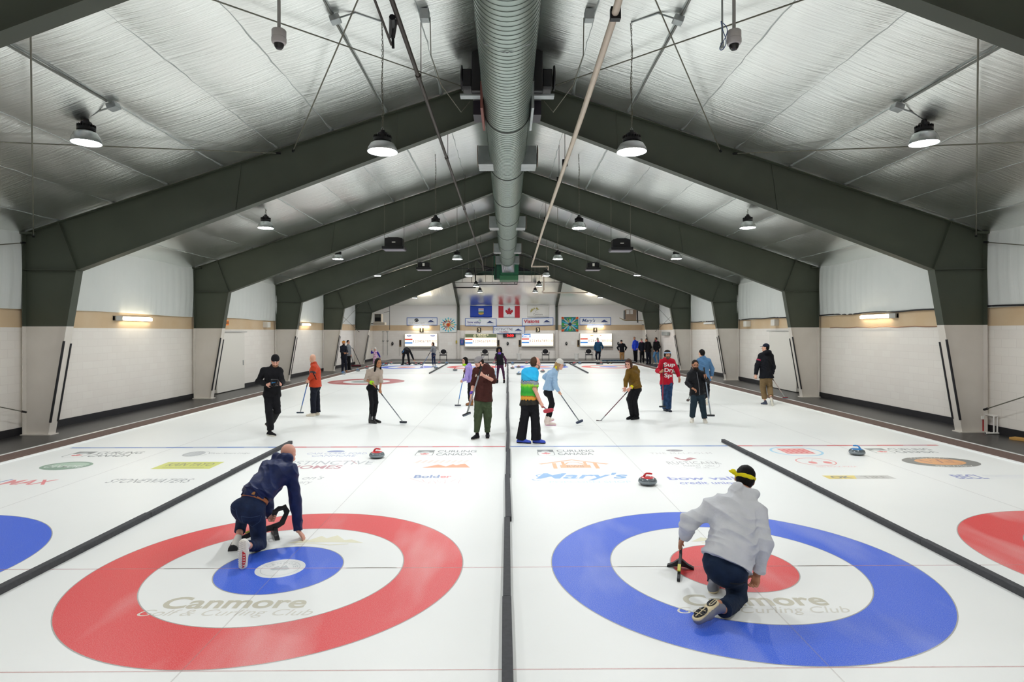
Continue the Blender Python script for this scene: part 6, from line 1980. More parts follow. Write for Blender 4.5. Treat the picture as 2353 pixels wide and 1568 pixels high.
# ---- bearded man in maroon hoodie
d = 13.52
MAR = cloth('maroon', '43201b', '381915', .35)
OLV = cloth('olive', '3d4a33', '465339', .3)
b_ = (zp(Z6, 388, 352, d - .36), zp(Z6, 150, 1108, d - .42))
g_ = V(*b_[1]) - V(*b_[0])
def p7x(root, pt, H, R, n, ax):
    E, W_ = pt['eL'], pt['wL']
    ring_band('purple_bandana', E + (W_ - E) * .75, E + (W_ - E) * 1.02, .05, M_purp, root)
    tp = [c for c in root.children if c.name.startswith('hoodie')][0]
    fr = unit(n); rt = unit(np.cross(fr, ax))
    if rt[0] < 0: rt = -rt
    decal('A     ON', tp, pt['ch'] + ax * .06, rt, ax, fr, .3, .065, mat('cream_print', 'c9beae', .7), 'chest_print', root, .03)
person('bearded person in a maroon hoodie, olive joggers and grey backward cap', d, Z6, dict(hd=(345, 298, -.06), nk=(418, 342, .02), sL=(292, 425, -.06), sR=(538, 425, .05), eL=(252, 640, -.0), eR=(572, 580, -.04), wL=(228, 800, -.17), wR=(425, 508, -.28), hL=(222, 870, -.26), hR=(362, 470, -.34),
    ch=(412, 540, .0), wa=(420, 720, .0), pL=(345, 880, .0), pR=(468, 880, .0), kL=(330, 1130, -.1), kR=(478, 1130, .0), aL=(308, 1375, -.12), aR=(474, 1370, .06), qL=(340, 1470, -.06), tL=(228, 1488, -.28), qR=(482, 1440, .1), tR=(476, 1462, -.16)),
    yaw=-62, pitch=38, front=-14, build=1.14, hs=1.02, skin='pink', top=dict(m=MAR, loose=.03, hem=1.0, hood=True, sq=.8, name='hoodie'), pants=dict(m=OLV, loose=.032, hem=.04, cuff=-.06, hl=.5), shoes=dict(m=BLK, sole=mat('grey_sole', '9a958c', .6)),
    sleeve=(.56, .56), hair=dict(st='short', m=HDB), hat=dict(st='capback', m=cloth('grey_cap', '8b8788', '7d797a', .2)), beard=dict(m=HDB, len=.07), hands=(tuple(g_), tuple(g_)), extra=p7x)
broom(b_[0], b_[1], 'grey broom held upright by the bearded person in the maroon hoodie', '85878c', '17181c', r=.017, axis=(1, -.3, .45), grip=.2)

# ---- woman in black vest, far
d = 28.0
PUR = cloth('dark_purple', '3a1733', '4a2042', .2)
b_ = (zp(Z6, 608, 250, d - .2), zp(Z6, 602, 628, d - .2))
person('person with voluminous curly hair, black vest and plum leggings by the centre divider', d, Z6, dict(hd=(662, 100, 0), nk=(665, 142, 0), sL=(622, 168, 0), sR=(712, 168, 0), eL=(600, 235, 0), eR=(762, 250, 0), wL=(606, 265, -.18), wR=(764, 322, 0), hL=(608, 262, -.2), hR=(762, 362, 0),
    pL=(648, 335, 0), pR=(702, 335, 0), kL=(638, 445, -.03), kR=(726, 445, 0), aL=(632, 580, 0), aR=(738, 582, 0), qL=(634, 610, .08), tL=(622, 616, -.16), qR=(738, 610, .08), tR=(732, 618, -.16)),
    yaw=0, pitch=4, build=.92, hs=.95, skin='brown', vox=.011, female=True, top=dict(m=BLK, loose=.03, hem=1.0, name='vest'), sleeve=(None, None), pants=dict(m=PUR, loose=.006, cuff=.16), shoes=dict(m=BLK, boot=.12), hair=dict(st='afro', m=HB),
    hands=((0, 0, 1), 'curl'), extra=lambda root, pt, H, R, n, ax: [ring_band('purple_bandana', pt['nk'] + V(0, -.03, .01), pt['nk'] + V(0, -.06, -.08), .075, M_purp, root)] +
    [link('purple_sleeve', sdf_mesh('purple_sleeve', [cone(pt['s' + s], pt['e' + s], .062, .05, k=.02), cone(pt['e' + s], pt['w' + s], .05, .038, f1=True, k=.02)], .01, .02), PUR, root) for s in 'LR'])
broom(b_[0], b_[1], 'pale blue broom held by the person with the curly hair', '4a9be0', '22252a', axis=(1, 0, 0))

# ---- man in tie-dye shirt
d = 12.85
def tiedye():
    m = mat('tie_dye_shirt', 'ffffff', .8)
    nt = m.node_tree; b = nt.nodes['Principled BSDF']
    tc = nt.nodes.new('ShaderNodeTexCoord'); sp = nt.nodes.new('ShaderNodeSeparateXYZ'); nt.links.new(tc.outputs['Object'], sp.inputs[0])
    n = nt.nodes.new('ShaderNodeTexNoise'); n.inputs['Scale'].default_value = 9; n.inputs['Detail'].default_value = 4
    mp = nt.nodes.new('ShaderNodeMapping'); mp.inputs['Scale'].default_value = (2.4, 2.4, .5); nt.links.new(tc.outputs['Object'], mp.inputs[0]); nt.links.new(mp.outputs[0], n.inputs['Vector'])
    r = nt.nodes.new('ShaderNodeMapRange'); r.inputs[1].default_value = .92; r.inputs[2].default_value = 1.58; nt.links.new(sp.outputs[2], r.inputs[0])
    ma = nt.nodes.new('ShaderNodeMath'); ma.operation = 'MULTIPLY_ADD'; nt.links.new(n.outputs['Fac'], ma.inputs[0]); ma.inputs[1].default_value = .16; nt.links.new(r.outputs[0], ma.inputs[2])
    cr = nt.nodes.new('ShaderNodeValToRGB'); nt.links.new(ma.outputs[0], cr.inputs[0])
    st = [(.0, '15130d'), (.1, '1d1a10'), (.115, 'c98a24'), (.2, 'd99a30'), (.235, '8a5a2a'), (.25, '3fae2c'), (.36, '1f8f2e'), (.5, '3fb02a'), (.585, '9fd32a'), (.63, '7b8087'), (.7, '8e949b'), (.725, '1b2a33'), (.745, '1f9fd0'), (.85, '1fb0e0'), (1, '1aa6da')]
    e = cr.color_ramp.elements
    while len(e) > 1: e.remove(e[-1])
    e[0].position = st[0][0]; e[0].color = lin(st[0][1])
    for p, c in st[1:]:
        q = e.new(p); q.color = lin(c)
    nt.links.new(cr.outputs[0], b.inputs['Base Color'])
    return m
SHB = mat('blue_shoe_fabric', '2f49b5', .7)
hx = V(*zp(Z9, 540, 878, d - .16)); bh = V(*zp(Z9, 612, 930, d - .22))
g_ = unit(V(.2, -.9, -.42))
person('person in a colourful landscape tie dye shirt with receding hair holding a red broom', d, Z9, dict(hd=(432, 175, .0), nk=(400, 268, .02), sL=(262, 320, .04), sR=(412, 322, -.08), eL=(250, 560, .12), eR=(416, 600, -.16), wL=(300, 760, .3), wR=(512, 822, -.16), hR=(542, 878, -.16), hL=(320, 800, .36),
    ch=(338, 400, .0), wa=(325, 680, .0), pL=(282, 835, .0), pR=(398, 835, .0), kL=(245, 1090, .0), kR=(425, 1090, .0), aL=(195, 1400, .03), aR=(438, 1410, .0), qL=(118, 1490, .03), tL=(352, 1494, -.06), qR=(382, 1490, .02), tR=(592, 1482, -.06)),
    yaw=118, pitch=6, front=140, build=1.14, hs=1.03, skin='pink', top=dict(m=tiedye(), loose=.03, hem=1.0, sq=.86, name='shirt'), pants=dict(m=BLK, loose=.03, hem=.07), shoes=dict(m=SHB, sole=BLK, bulk=1.12), sleeve=(.44, .44), hair=dict(st='fringe', m=HBR), glasses=True,
    beard=dict(m=HGR), hands=('curl', tuple(g_)))
hd_ = V(*zp(Z9, 642, 958, d - .5))
o = broom(hx + unit(hx - hd_) * .75, hd_, 'red broom with a red head held low by the person in the tie dye shirt', 'b02a38', 'b02a3c', axis=(1, 0, .2), wide=.215, pad='b8404e')

# ---- woman in light blue sweater
d = 15.37
LBL = cloth('light_blue', '9dbbd8', '8fafce', .3)
b_ = (zp(Z9, 828, 672, d - .25), zp(Z9, 1152, 1140, d - .1))
g_ = V(*b_[1]) - V(*b_[0])
def p10x(root, pt, H, R, n, ax):
    link('yellow_bandana', sdf_mesh('yellow_bandana', [cone(H(-.03, -.07, .03), H(.07, -.05, -.1), .026, .02, k=.02), cone(H(.07, -.05, -.1), H(.09, -.03, -.19), .028, .012, k=.02)], .005, .02, (.004, 60, (.3, .5, 1))), M_yel, root)
person('person in a pale blue sweater, white beanie and yellow hair tie sweeping', d, Z9, dict(hd=(828, 198, -.02), nk=(765, 275, .0), sL=(660, 335, .12), sR=(752, 345, -.14), eL=(582, 402, .12), eR=(752, 545, -.2), wL=(640, 470, .16), wR=(812, 640, -.22), hL=(670, 480, .1), hR=(832, 680, -.25),
    ch=(692, 410, .0), wa=(655, 540, .0), pL=(632, 640, .08), pR=(660, 655, -.08), kL=(690, 835, .12), kR=(712, 850, -.12), aL=(612, 1075, .2), aR=(655, 1085, -.08), qL=(580, 1140, .22), tL=(738, 1112, .2), qR=(590, 1192, -.08), tR=(768, 1194, -.1)),
    yaw=72, pitch=20, front=75, build=.88, hs=.95, skin='fair', female=True, top=dict(m=LBL, loose=.035, hem=.75, sq=.85, name='sweater'), pants=dict(m=BLK, loose=.005, cuff=.05), shoes=dict(m=mat('cream_pink_shoe', 'e0cfc6', .6), sole=mat('pink_sole', 'd98fb8', .6), boot=.12),
    hair=dict(st='long', m=HBL), hat=dict(st='beanie', m=cloth('white_knit', 'd9d6cf', 'c9c6bf', .4)), hands=('curl', tuple(g_)), extra=p10x)
broom(V(*b_[0]) - unit(g_) * .02, b_[1], 'black broom held by the person in the pale blue sweater', '5c636c', '23304a', axis=(1, -.5, .5), grip=.05)

# ---- man in mustard jacket
d = 16.3
MUS = cloth('mustard', '6f5212', '5f4510', .35, .65)
b_ = (zp(Z11, 690, 898, d - .25), zp(Z11, 152, 1478, d - .25))
g_ = V(*b_[1]) - V(*b_[0])
def p11x(root, pt, H, R, n, ax):
    E, W_ = pt['eR'], pt['wR']
    ring_band('yellow_wristband', E + (W_ - E) * .85, E + (W_ - E) * 1.03, .048, M_yel, root)
    MB().tube([H(-.05, .07, .085), H(0, .09, .09), H(.05, .07, .085)], .014, 8).build('sunglasses', mat('purple_sunglasses', '4a1030', .2), root, smooth=True)
person('person in a mustard jacket and black trousers bending to sweep to the left', d, Z11, dict(hd=(698, 378, -.1), nk=(772, 455, .0), sL=(692, 520, -.08), sR=(862, 515, .06), eL=(648, 690, -.14), eR=(870, 720, -.1), wL=(636, 830, -.2), wR=(748, 832, -.26), hL=(620, 895, -.24), hR=(700, 888, -.26),
    ch=(780, 610, .0), wa=(815, 760, .02), pL=(790, 860, -.02), pR=(872, 855, .06), kL=(708, 1060, -.14), kR=(808, 1085, -.08), aL=(768, 1340, .06), aR=(846, 1350, .02), qL=(792, 1410, .1), tL=(660, 1424, -.06), qR=(898, 1440, .04), tR=(750, 1456, -.14)),
    yaw=-34, pitch=22, front=-45, build=1.0, hs=1.0, skin='pink', top=dict(m=MUS, loose=.03, hem=.8, hood=True, sq=.82, collar=.04), pants=dict(m=BLK, loose=.022, hem=.05), shoes=dict(m=BLK), hair=dict(st='mid', m=HBR), hands=('open', tuple(g_)), extra=p11x)
broom(V(*b_[0]) - unit(g_) * .02, b_[1], 'red and black broom held by the person in the mustard jacket', '6d4a50', '3a2026', axis=(1, -.2, -.15), grip=.14)

# ---- man in red hoodie
d = 17.95
RED = cloth('red_hoodie', 'b40f2a', 'a30c25', .3)
JEA = cloth('jeans', '1c3454', '33527c', .5)
b_ = (zp(Z12, 206, 392, d - .35), zp(Z12, 188, 1200, d - .35))
g_ = V(*b_[1]) - V(*b_[0])
def p12x(root, pt, H, R, n, ax):
    tp = [c for c in root.children if c.name.startswith('hoodie')][0]
    fr = V(0, -1, 0); rt = V(1, 0, 0); up = V(0, 0, 1)
    wm = mat('white_print', 'e6e3e2', .7)
    c0 = V(*zp(Z12, 300, 400, d))
    for i, (t, w_) in enumerate((('Sup', .35), ('Dry', .3), ('Spo', .31))):
        decal(t, tp, V(*zp(Z12, 302, (405, 510, 610)[i], d)), rt, up, fr, w_, .155 if i else .15, wm, 'chest_lettering', root, .025)
    for s_ in 'LR':
        S, E = pt['s' + s_], pt['e' + s_]
        q = -1 if s_ == 'L' else 1
        link('white_stripe', sdf_mesh('white_stripe', [cone(S + V(q * .052, -.02, .0), E + V(q * .05, -.02, 0), .022, .022, k=.01)], .006, .01), wm, root)
    ring_band('watch', pt['wR'] - unit(pt['wR'] - pt['eR']) * .03, pt['wR'] - unit(pt['wR'] - pt['eR']) * .005, .036, M_steel, root)
person('bearded person in a red hoodie with white lettering and a blue headband', d, Z12, dict(hd=(285, 205, -.05), nk=(285, 290, 0), sL=(172, 335, .0), sR=(388, 335, .0), eL=(98, 520, -.06), eR=(462, 510, .0), wL=(145, 545, -.27), wR=(505, 645, -.06), hL=(200, 522, -.36), hR=(512, 725, -.08),
    ch=(270, 440, 0), wa=(262, 620, 0), pL=(212, 760, 0), pR=(322, 760, 0), kL=(225, 970, -.06), kR=(310, 975, -.04), aL=(235, 1215, .1), aR=(300, 1225, -.06), qL=(212, 1272, .12), tL=(268, 1288, -.1), qR=(285, 1302, .0), tR=(352, 1282, -.24)),
    yaw=2, pitch=4, front=2, build=1.1, skin='tan', top=dict(m=RED, loose=.03, hem=1.0, hood=True, name='hoodie'), pants=dict(m=JEA, loose=.028, hem=.05), shoes=dict(m=mat('navy_shoe', '1c2436', .6), sole=BLK), hair=dict(st='curly', m=HDB), beard=dict(m=mat('grey_beard', '55493f', .7), len=.01),
    hat=dict(st='headband', m=cloth('blue_bandana', '7aa6d2', 'c9d8e8', .2), lo=.028, hi=.062), hands=(tuple(g_), 'open'), extra=p12x, sleeve=(1, .95))
broom(b_[0], b_[1], 'red shafted broom held upright by the person in the red hoodie', '9c1c26', '14181d', axis=(1, 0, 0))

# ---- man in black puffer
d = 15.75
PUF = cloth('black_puffer', '0c0d12', '12141a', .4, .6, 20)
TEA = cloth('dark_teal', '1d2c36', '22343f', .25)
b_ = (zp(Z12, 976, 452, d - .3), zp(Z12, 1106, 1370, d - .32))
g_ = V(*b_[1]) - V(*b_[0])
def puff(root, pt, H, R, n, ax):
    a, b = pt['nk'] + n * .09 - ax * .07, pt['pL'] * .5 + pt['pR'] * .5 + n * .17
    MB().tube([a + n * .03, (a + b) / 2 + n * .085, b + n * .02], .008, 6).build('zip', mat('zip_grey', '6e7076', .4, metal=.5), root, smooth=True)
person('person with glasses and a beard in a black quilted jacket holding a silver broom', d, Z12, dict(hd=(812, 402, -.05), nk=(815, 492, .0), sL=(712, 582, .0), sR=(945, 572, .0), eL=(668, 745, -.02), eR=(1032, 710, -.04), wL=(760, 850, -.24), wR=(1010, 655, -.26), hL=(840, 895, -.3), hR=(1000, 612, -.31),
    ch=(825, 680, 0), wa=(845, 850, 0), pL=(795, 960, .0), pR=(928, 960, .0), kL=(775, 1180, -.06), kR=(952, 1190, -.05), aL=(755, 1385, .05), aR=(988, 1420, -.06), qL=(752, 1455, .1), tL=(738, 1480, -.14), qR=(985, 1490, .04), tR=(1022, 1520, -.2)),
    yaw=-4, pitch=6, front=-4, build=1.05, skin='tan', top=dict(m=PUF, loose=.04, hem=1.0, hood=True, fold=(.008, 34, (0, 0, 1)), name='puffer_jacket'), pants=dict(m=TEA, loose=.024, hem=.045, cuff=-.02), shoes=dict(m=WHT, sole=WHT, bulk=1.1), hair=dict(st='short', m=HDB), beard=dict(m=HDB), glasses=True,
    hands=('curl', tuple(g_)), palm=((.4, -.5, -1), None), extra=puff)
broom(V(*b_[0]), b_[1], 'silver broom held upright by the person in the black quilted jacket', '8d97a3', '101214', r=.016, axis=(1, -.1, 0), wide=.2, grip=.3)

# ---- man in denim shirt, from behind
d = 19.4
DEN = cloth('denim', '4a6f93', '567da3', .4)
person('person in a blue denim shirt seen from behind beside the black quilted jacket', d, Z12, dict(hd=(932, 182, 0), nk=(955, 255, 0), sL=(880, 325, 0), sR=(1075, 325, 0), eL=(850, 480, 0), eR=(1135, 490, .02), wL=(830, 620, -.02), wR=(1128, 620, .02), hR=(1105, 660, .0), hL=(800, 690, -.05),
    pL=(930, 690, 0), pR=(1030, 690, 0), kL=(935, 880, .05), kR=(1040, 880, .0), aL=(910, 1060, .3), aR=(1040, 1040, -.06), qL=(890, 1130, .2), tL=(880, 1125, .5), qR=(1035, 1040, -.14), tR=(1025, 1140, -.02)),
    yaw=-155, pitch=0, front=-172, build=1.04, skin='fair', vox=.009, top=dict(m=DEN, loose=.035, hem=1.05, collar=.04, name='shirt'), pants=dict(m=BLK, loose=.02), shoes=dict(m=BLK, sole=WHT), hair=dict(st='short', m=HB), hands=('curl', 'open'))
broom(zp(Z12, 820, 640, d - .1), zp(Z12, 675, 1075, d - .1), 'broom seen behind the legs of the person in the black quilted jacket', '8a8d90', '4a3a34', axis=(.6, .8, .2), wide=.16)

# ---- man in black hoodie and khakis, from behind
d = 19.4
BNV = cloth('blue_black', '0b0d14', '10131c', .25)
KHA = cloth('khaki', '80694a', '72603f', .35)
b_ = (zp(Z15, 985, 830, d + .1), zp(Z15, 1275, 1268, d - .1))
def p15x(root, pt, H, R, n, ax):
    c0 = (pt['sL'] * .6 + pt['eL'] * .4)
    ring_band('red_armband', c0 + V(-.0, 0, .02), c0 + V(-.01, 0, -.03), .088, mat('red_bandana', '8f1c3c', .8), root)
person('person in a black hoodie, navy cap and khaki trousers walking away on the right', d, Z15, dict(hd=(878, 255, 0), nk=(895, 332, 0), sL=(772, 420, 0), sR=(990, 420, 0), eL=(712, 610, 0), eR=(1030, 640, .02), wL=(682, 800, -.02), wR=(1010, 790, -.0), hL=(680, 868, -.05), hR=(1000, 850, -.0),
    ch=(885, 520, 0), wa=(880, 720, 0), pL=(822, 850, 0), pR=(942, 850, 0), kL=(822, 1060, .06), kR=(962, 1050, .04), aL=(862, 1300, .04), aR=(985, 1240, -.28), qL=(915, 1410, .0), tL=(782, 1408, .14), qR=(985, 1262, -.38), tR=(1020, 1392, -.3)),
    yaw=-118, pitch=0, front=-160, build=1.12, skin='fair', vox=.009, top=dict(m=BNV, loose=.045, hem=1.0, hood=True, name='hoodie'), pants=dict(m=KHA, loose=.026, cuff=.07, hem=.05), shoes=dict(m=mat('grey_blue_shoe', '3a4256', .6), sole=WHT), hair=dict(st='short', m=HB),
    hat=dict(st='cap', m=cloth('navy_cap', '0d1526', '121c30', .15)), hands=('curl', 'curl'), extra=p15x)
broom(b_[0], b_[1], 'red and white broom trailing behind the person in khaki trousers', 'b9a7a0', '7a1420', r=.012, axis=(1, 0, 0), wide=.17, grip=.2)
# ---- people at the far end
def far_person(label, d, Z, J, z0=0., **k):
    k.setdefault('vox', .013)
    return person(label, d, Z, J, z0=z0, **k)
GRY = cloth('grey_knit', '7d8085', '71747a', .3)
far_person('person with folded hands, orange headband and navy sweater on the left walkway', 35.2, ZB1, dict(hd=(293, 255, 0), nk=(285, 345, 0), sL=(200, 395, 0), sR=(362, 395, 0), eL=(205, 540, 0), eR=(402, 540, -.05), wL=(300, 590, -.22), wR=(370, 590, -.22), hL=(345, 590, -.26), hR=(330, 600, -.26),
    pL=(250, 740, 0), pR=(345, 740, 0), kL=(258, 960, 0), kR=(358, 960, 0), aL=(250, 1190, 0), aR=(372, 1165, 0), qL=(245, 1228, .1), tL=(262, 1248, -.16), qR=(372, 1190, .1), tR=(392, 1200, -.16)),
    yaw=20, front=15, skin='tan', top=dict(m=NAVY, loose=.03, hem=1.0, name='sweater'), pants=dict(m=NAVY, loose=.02), shoes=dict(m=mat('tan_suede', '8a5a32', .8)), hair=dict(st='short', m=HDB), beard=dict(m=HDB), hat=dict(st='headband', m=cloth('orange_band', 'e08a1e', 'c97a18', .2), lo=.01, hi=.07), hands=('fist', 'fist'))
far_person('person in a grey pullover standing behind the one with the orange headband', 37.9, ZB1, dict(hd=(442, 235, 0), nk=(440, 325, 0), sL=(392, 375, -.04), sR=(478, 375, .04), eL=(392, 520, 0), eR=(506, 520, 0), wL=(400, 600, -.2), wR=(520, 640, 0), hL=(410, 600, -.25), hR=(535, 710, 0),
    pL=(425, 700, 0), pR=(475, 700, 0), kL=(445, 900, 0), kR=(480, 900, 0), aL=(445, 1105, 0), aR=(490, 1105, 0), qL=(430, 1140, .1), tL=(490, 1150, -.1), qR=(480, 1138, .06), tR=(610, 1160, -.06)),
    yaw=65, front=30, skin='fair', top=dict(m=GRY, loose=.025, hem=.8, name='pullover', collar=.04), pants=dict(m=BLK, loose=.015), shoes=dict(m=BLK), hair=dict(st='short', m=HB))
def patch_mat():
    m = mat('pink_floral_cloth', 'd88fc0', .8); nt = m.node_tree; b = nt.nodes['Principled BSDF']
    tc = nt.nodes.new('ShaderNodeTexCoord'); v = nt.nodes.new('ShaderNodeTexVoronoi'); v.inputs['Scale'].default_value = 11; nt.links.new(tc.outputs['Object'], v.inputs['Vector'])
    cr = nt.nodes.new('ShaderNodeValToRGB'); nt.links.new(v.outputs['Distance'], cr.inputs[0])
    cr.color_ramp.elements[0].color = lin('8a2f78'); cr.color_ramp.elements[1].color = lin('ecc6de'); cr.color_ramp.elements[0].position = .25; cr.color_ramp.elements[1].position = .5
    nt.links.new(cr.outputs[0], b.inputs['Base Color']); return m
PNK = patch_mat()
ROY = cloth('royal_blue_sleeve', '2a1f96', '241a80', .2)
far_person('child sized person in white hat and pink floral vest raising one hand', 44.3, ZB1, dict(hd=(1318, 470, 0), nk=(1325, 530, 0), sL=(1262, 565, 0), sR=(1400, 565, 0), eL=(1200, 590, -.1), eR=(1450, 670, 0), wL=(1210, 510, -.15), wR=(1475, 740, -.05), hL=(1210, 450, -.15),
    pL=(1280, 740, 0), pR=(1370, 740, 0), kL=(1275, 850, 0), kR=(1370, 850, 0), aL=(1268, 930, 0), aR=(1370, 930, 0), qL=(1268, 955, .08), tL=(1262, 965, -.12), qR=(1370, 955, .08), tR=(1372, 965, -.12)),
    yaw=15, build=.82, hs=.92, skin='fair', top=dict(m=PNK, loose=.02, hem=1.6, name='vest'), sleeve=(None, None), pants=dict(m=PNK, loose=.01), shoes=dict(m=WHT), hair=dict(st='bob', m=mat('hair_white', 'd0ccc4', .6)), hat=dict(st='beanie', m=cloth('white_knit', 'd9d6cf', 'c9c6bf', .4)),
    extra=lambda root, pt, H, R, n, ax: [link('blue_sleeve', sdf_mesh('blue_sleeve', [cone(pt['s' + s], pt['e' + s], .07, .058, k=.02), cone(pt['e' + s], pt['w' + s], .058, .045, f1=True, k=.02)], .013, .02), ROY, root) for s in 'LR'])
far_person('person in dark clothes bending down over the far stones', 43.6, ZB3, dict(hd=(470, 930, .55), nk=(455, 880, .42), sL=(340, 880, .3), sR=(488, 880, .3), eL=(300, 935, .2), eR=(545, 1010, .15), wL=(300, 985, .1), wR=(595, 1145, -.0), hR=(640, 1185, -.0), hL=(285, 1000, .0),
    ch=(420, 862, .3), wa=(390, 880, .12), pL=(335, 930, 0), pR=(440, 930, 0), kL=(318, 1090, -.05), kR=(458, 1090, -.05), aL=(310, 1255, .0), aR=(480, 1255, .0), qL=(320, 1285, .08), tL=(245, 1292, -.1), qR=(478, 1285, .1), tR=(490, 1296, -.15)),
    yaw=170, pitch=50, front=178, skin='tan', build=1.12, top=dict(m=BLK, loose=.035, hem=.9), pants=dict(m=BLK, loose=.02), shoes=dict(m=BLK), hair=dict(st='short', m=HB),
    extra=lambda root, pt, H, R, n, ax: MB().box(pt['pL'] + V(-.02, -.16, .05), (.05, .03, .2), Matrix.Rotation(.5, 3, 'Y')).build('blue_cloth', mat('blue_cloth', '4f7fb0', .7), root))
b_ = (zp(ZB3, 1045, 930, 40.55), zp(ZB3, 808, 1345, 40.5)); g_ = V(*b_[1]) - V(*b_[0])
far_person('person with long brown hair and grey sweater holding a broom at the far left', 40.75, ZB3, dict(hd=(1112, 715, 0), nk=(1125, 765, 0), sL=(1092, 795, -.05), sR=(1172, 795, .05), eL=(1066, 880, -.12), eR=(1185, 890, 0), wL=(1050, 935, -.2), wR=(1155, 1000, -.05), hL=(1042, 942, -.22), hR=(1140, 1050, -.06),
    pL=(1100, 985, 0), pR=(1158, 985, 0), kL=(1105, 1130, -.02), kR=(1160, 1130, 0), aL=(1120, 1290, 0), aR=(1175, 1280, .1), qL=(1135, 1335, .06), tL=(1075, 1350, -.1), qR=(1180, 1315, .14), tR=(1150, 1330, -.04)),
    yaw=-55, front=-40, skin='fair', build=.88, hs=.95, female=True, top=dict(m=GRY, loose=.025, hem=.5, name='sweater'), pants=dict(m=cloth('navy_legging', '16233f', '1b2a4a', .2), loose=.006, cuff=.08), shoes=dict(m=mat('grey_blue_pale', '9aa6b4', .6), sole=WHT), hair=dict(st='long', m=HBR), hands=(tuple(g_), 'open'))
broom(b_[0], b_[1], 'blue grey broom held by the person with long brown hair far left', '5f7fa8', '2a323c', r=.018, axis=(1, 0, 0))
PINK = mat('pink_scarf', 'd8688c', .8)
scarf = lambda root, pt, H, R, n, ax: ring_band('pink_scarf', pt['nk'] + ax * .03, pt['nk'] - ax * .05 + n * .05, .075, PINK, root)
TEJ = cloth('teal_jacket', '1d4460', '245273', .3)
far_person('person in a teal jacket, grey beanie and pink scarf standing under scoreboard 4', 46.5, ZB2, dict(hd=(305, 140, 0), nk=(320, 205, 0), sL=(245, 240, 0), sR=(415, 240, 0), eL=(215, 370, 0), eR=(455, 360, 0), wL=(230, 470, -.05), wR=(450, 420, 0), hL=(240, 530, -.08), hR=(440, 465, 0),
    pL=(285, 490, 0), pR=(370, 490, 0), kL=(262, 610, -.12), kR=(365, 630, 0), aL=(278, 755, 0), aR=(348, 765, -.05), qL=(278, 785, .06), tL=(268, 796, -.12), qR=(350, 790, .04), tR=(345, 803, -.18)),
    z0=.13, yaw=-12, pitch=12, front=-8, skin='pink', build=1.12, top=dict(m=TEJ, loose=.035, hem=.95), pants=dict(m=NAVY, loose=.015), shoes=dict(m=WHT), hair=dict(st='short', m=HBR), hat=dict(st='beanie', m=cloth('grey_beanie', '8c8b87', '7a7975', .3)), extra=scarf)
far_person('person in a black hoodie, black cap and tan trousers with hands on hips', 45.95, ZB2, dict(hd=(1022, 205, 0), nk=(1035, 262, 0), sL=(965, 292, 0), sR=(1112, 288, 0), eL=(908, 385, .04), eR=(1168, 380, .04), wL=(940, 468, 0), wR=(1138, 465, 0), hL=(965, 490, -.03), hR=(1118, 490, -.03),
    pL=(1000, 520, 0), pR=(1075, 520, 0), kL=(1000, 660, 0), kR=(1080, 660, 0), aL=(1000, 790, 0), aR=(1078, 785, 0), qL=(1000, 818, .08), tL=(985, 828, -.14), qR=(1080, 815, .08), tR=(1085, 826, -.14)),
    z0=.13, yaw=-8, pitch=8, skin='fair', build=1.06, top=dict(m=BNV, loose=.035, hem=.9, hood=True, name='hoodie'), pants=dict(m=cloth('tan_trouser', 'a27a4c', '946e43', .3), loose=.02), shoes=dict(m=BLK), hair=dict(st='short', m=HDB), hat=dict(st='cap', m=BLK))
BLU = cloth('royal_jacket', '1438b8', '1a42cc', .3, .6)
far_person('person in a bright royal blue jacket at the far right corner', 46.3, ZB2, dict(hd=(1412, 105, 0), nk=(1430, 165, 0), sL=(1388, 205, 0), sR=(1510, 215, 0), eL=(1362, 330, 0), eR=(1530, 320, -.03), wL=(1365, 420, -.05), wR=(1500, 410, -.14), hL=(1370, 440, -.06), hR=(1485, 425, -.18),
    pL=(1405, 460, 0), pR=(1475, 460, 0), kL=(1420, 640, 0), kR=(1478, 640, 0), aL=(1425, 795, 0), aR=(1475, 795, 0), qL=(1425, 825, .08), tL=(1405, 835, -.14), qR=(1475, 825, .08), tR=(1470, 838, -.14)),
    yaw=-12, skin='tan', build=1.05, top=dict(m=BLU, loose=.03, hem=.95, collar=.05), pants=dict(m=BLK, loose=.018), shoes=dict(m=BLK), hair=dict(st='short', m=HDB))
far_person('person in dark sweater, grey cap and white shoes right of the royal blue jacket', 44.6, ZB2, dict(hd=(1620, 155, 0), nk=(1630, 212, 0), sL=(1572, 250, 0), sR=(1702, 255, 0), eL=(1548, 370, 0), eR=(1722, 370, 0), wL=(1560, 460, -.08), wR=(1702, 460, 0), hL=(1570, 500, -.1),
    pL=(1600, 490, 0), pR=(1680, 490, 0), kL=(1605, 660, 0), kR=(1682, 660, 0), aL=(1600, 825, 0), aR=(1680, 830, 0), qL=(1605, 858, .08), tL=(1535, 870, -.12), qR=(1682, 862, .08), tR=(1640, 875, -.12)),
    yaw=-15, skin='fair', build=1.05, top=dict(m=NAVY, loose=.03, hem=.95, name='sweater'), pants=dict(m=BLK, loose=.018), shoes=dict(m=WHT), hair=dict(st='short', m=HBR), hat=dict(st='cap', m=cloth('grey_beanie', '8c8b87', '7a7975', .3)), extra=scarf)
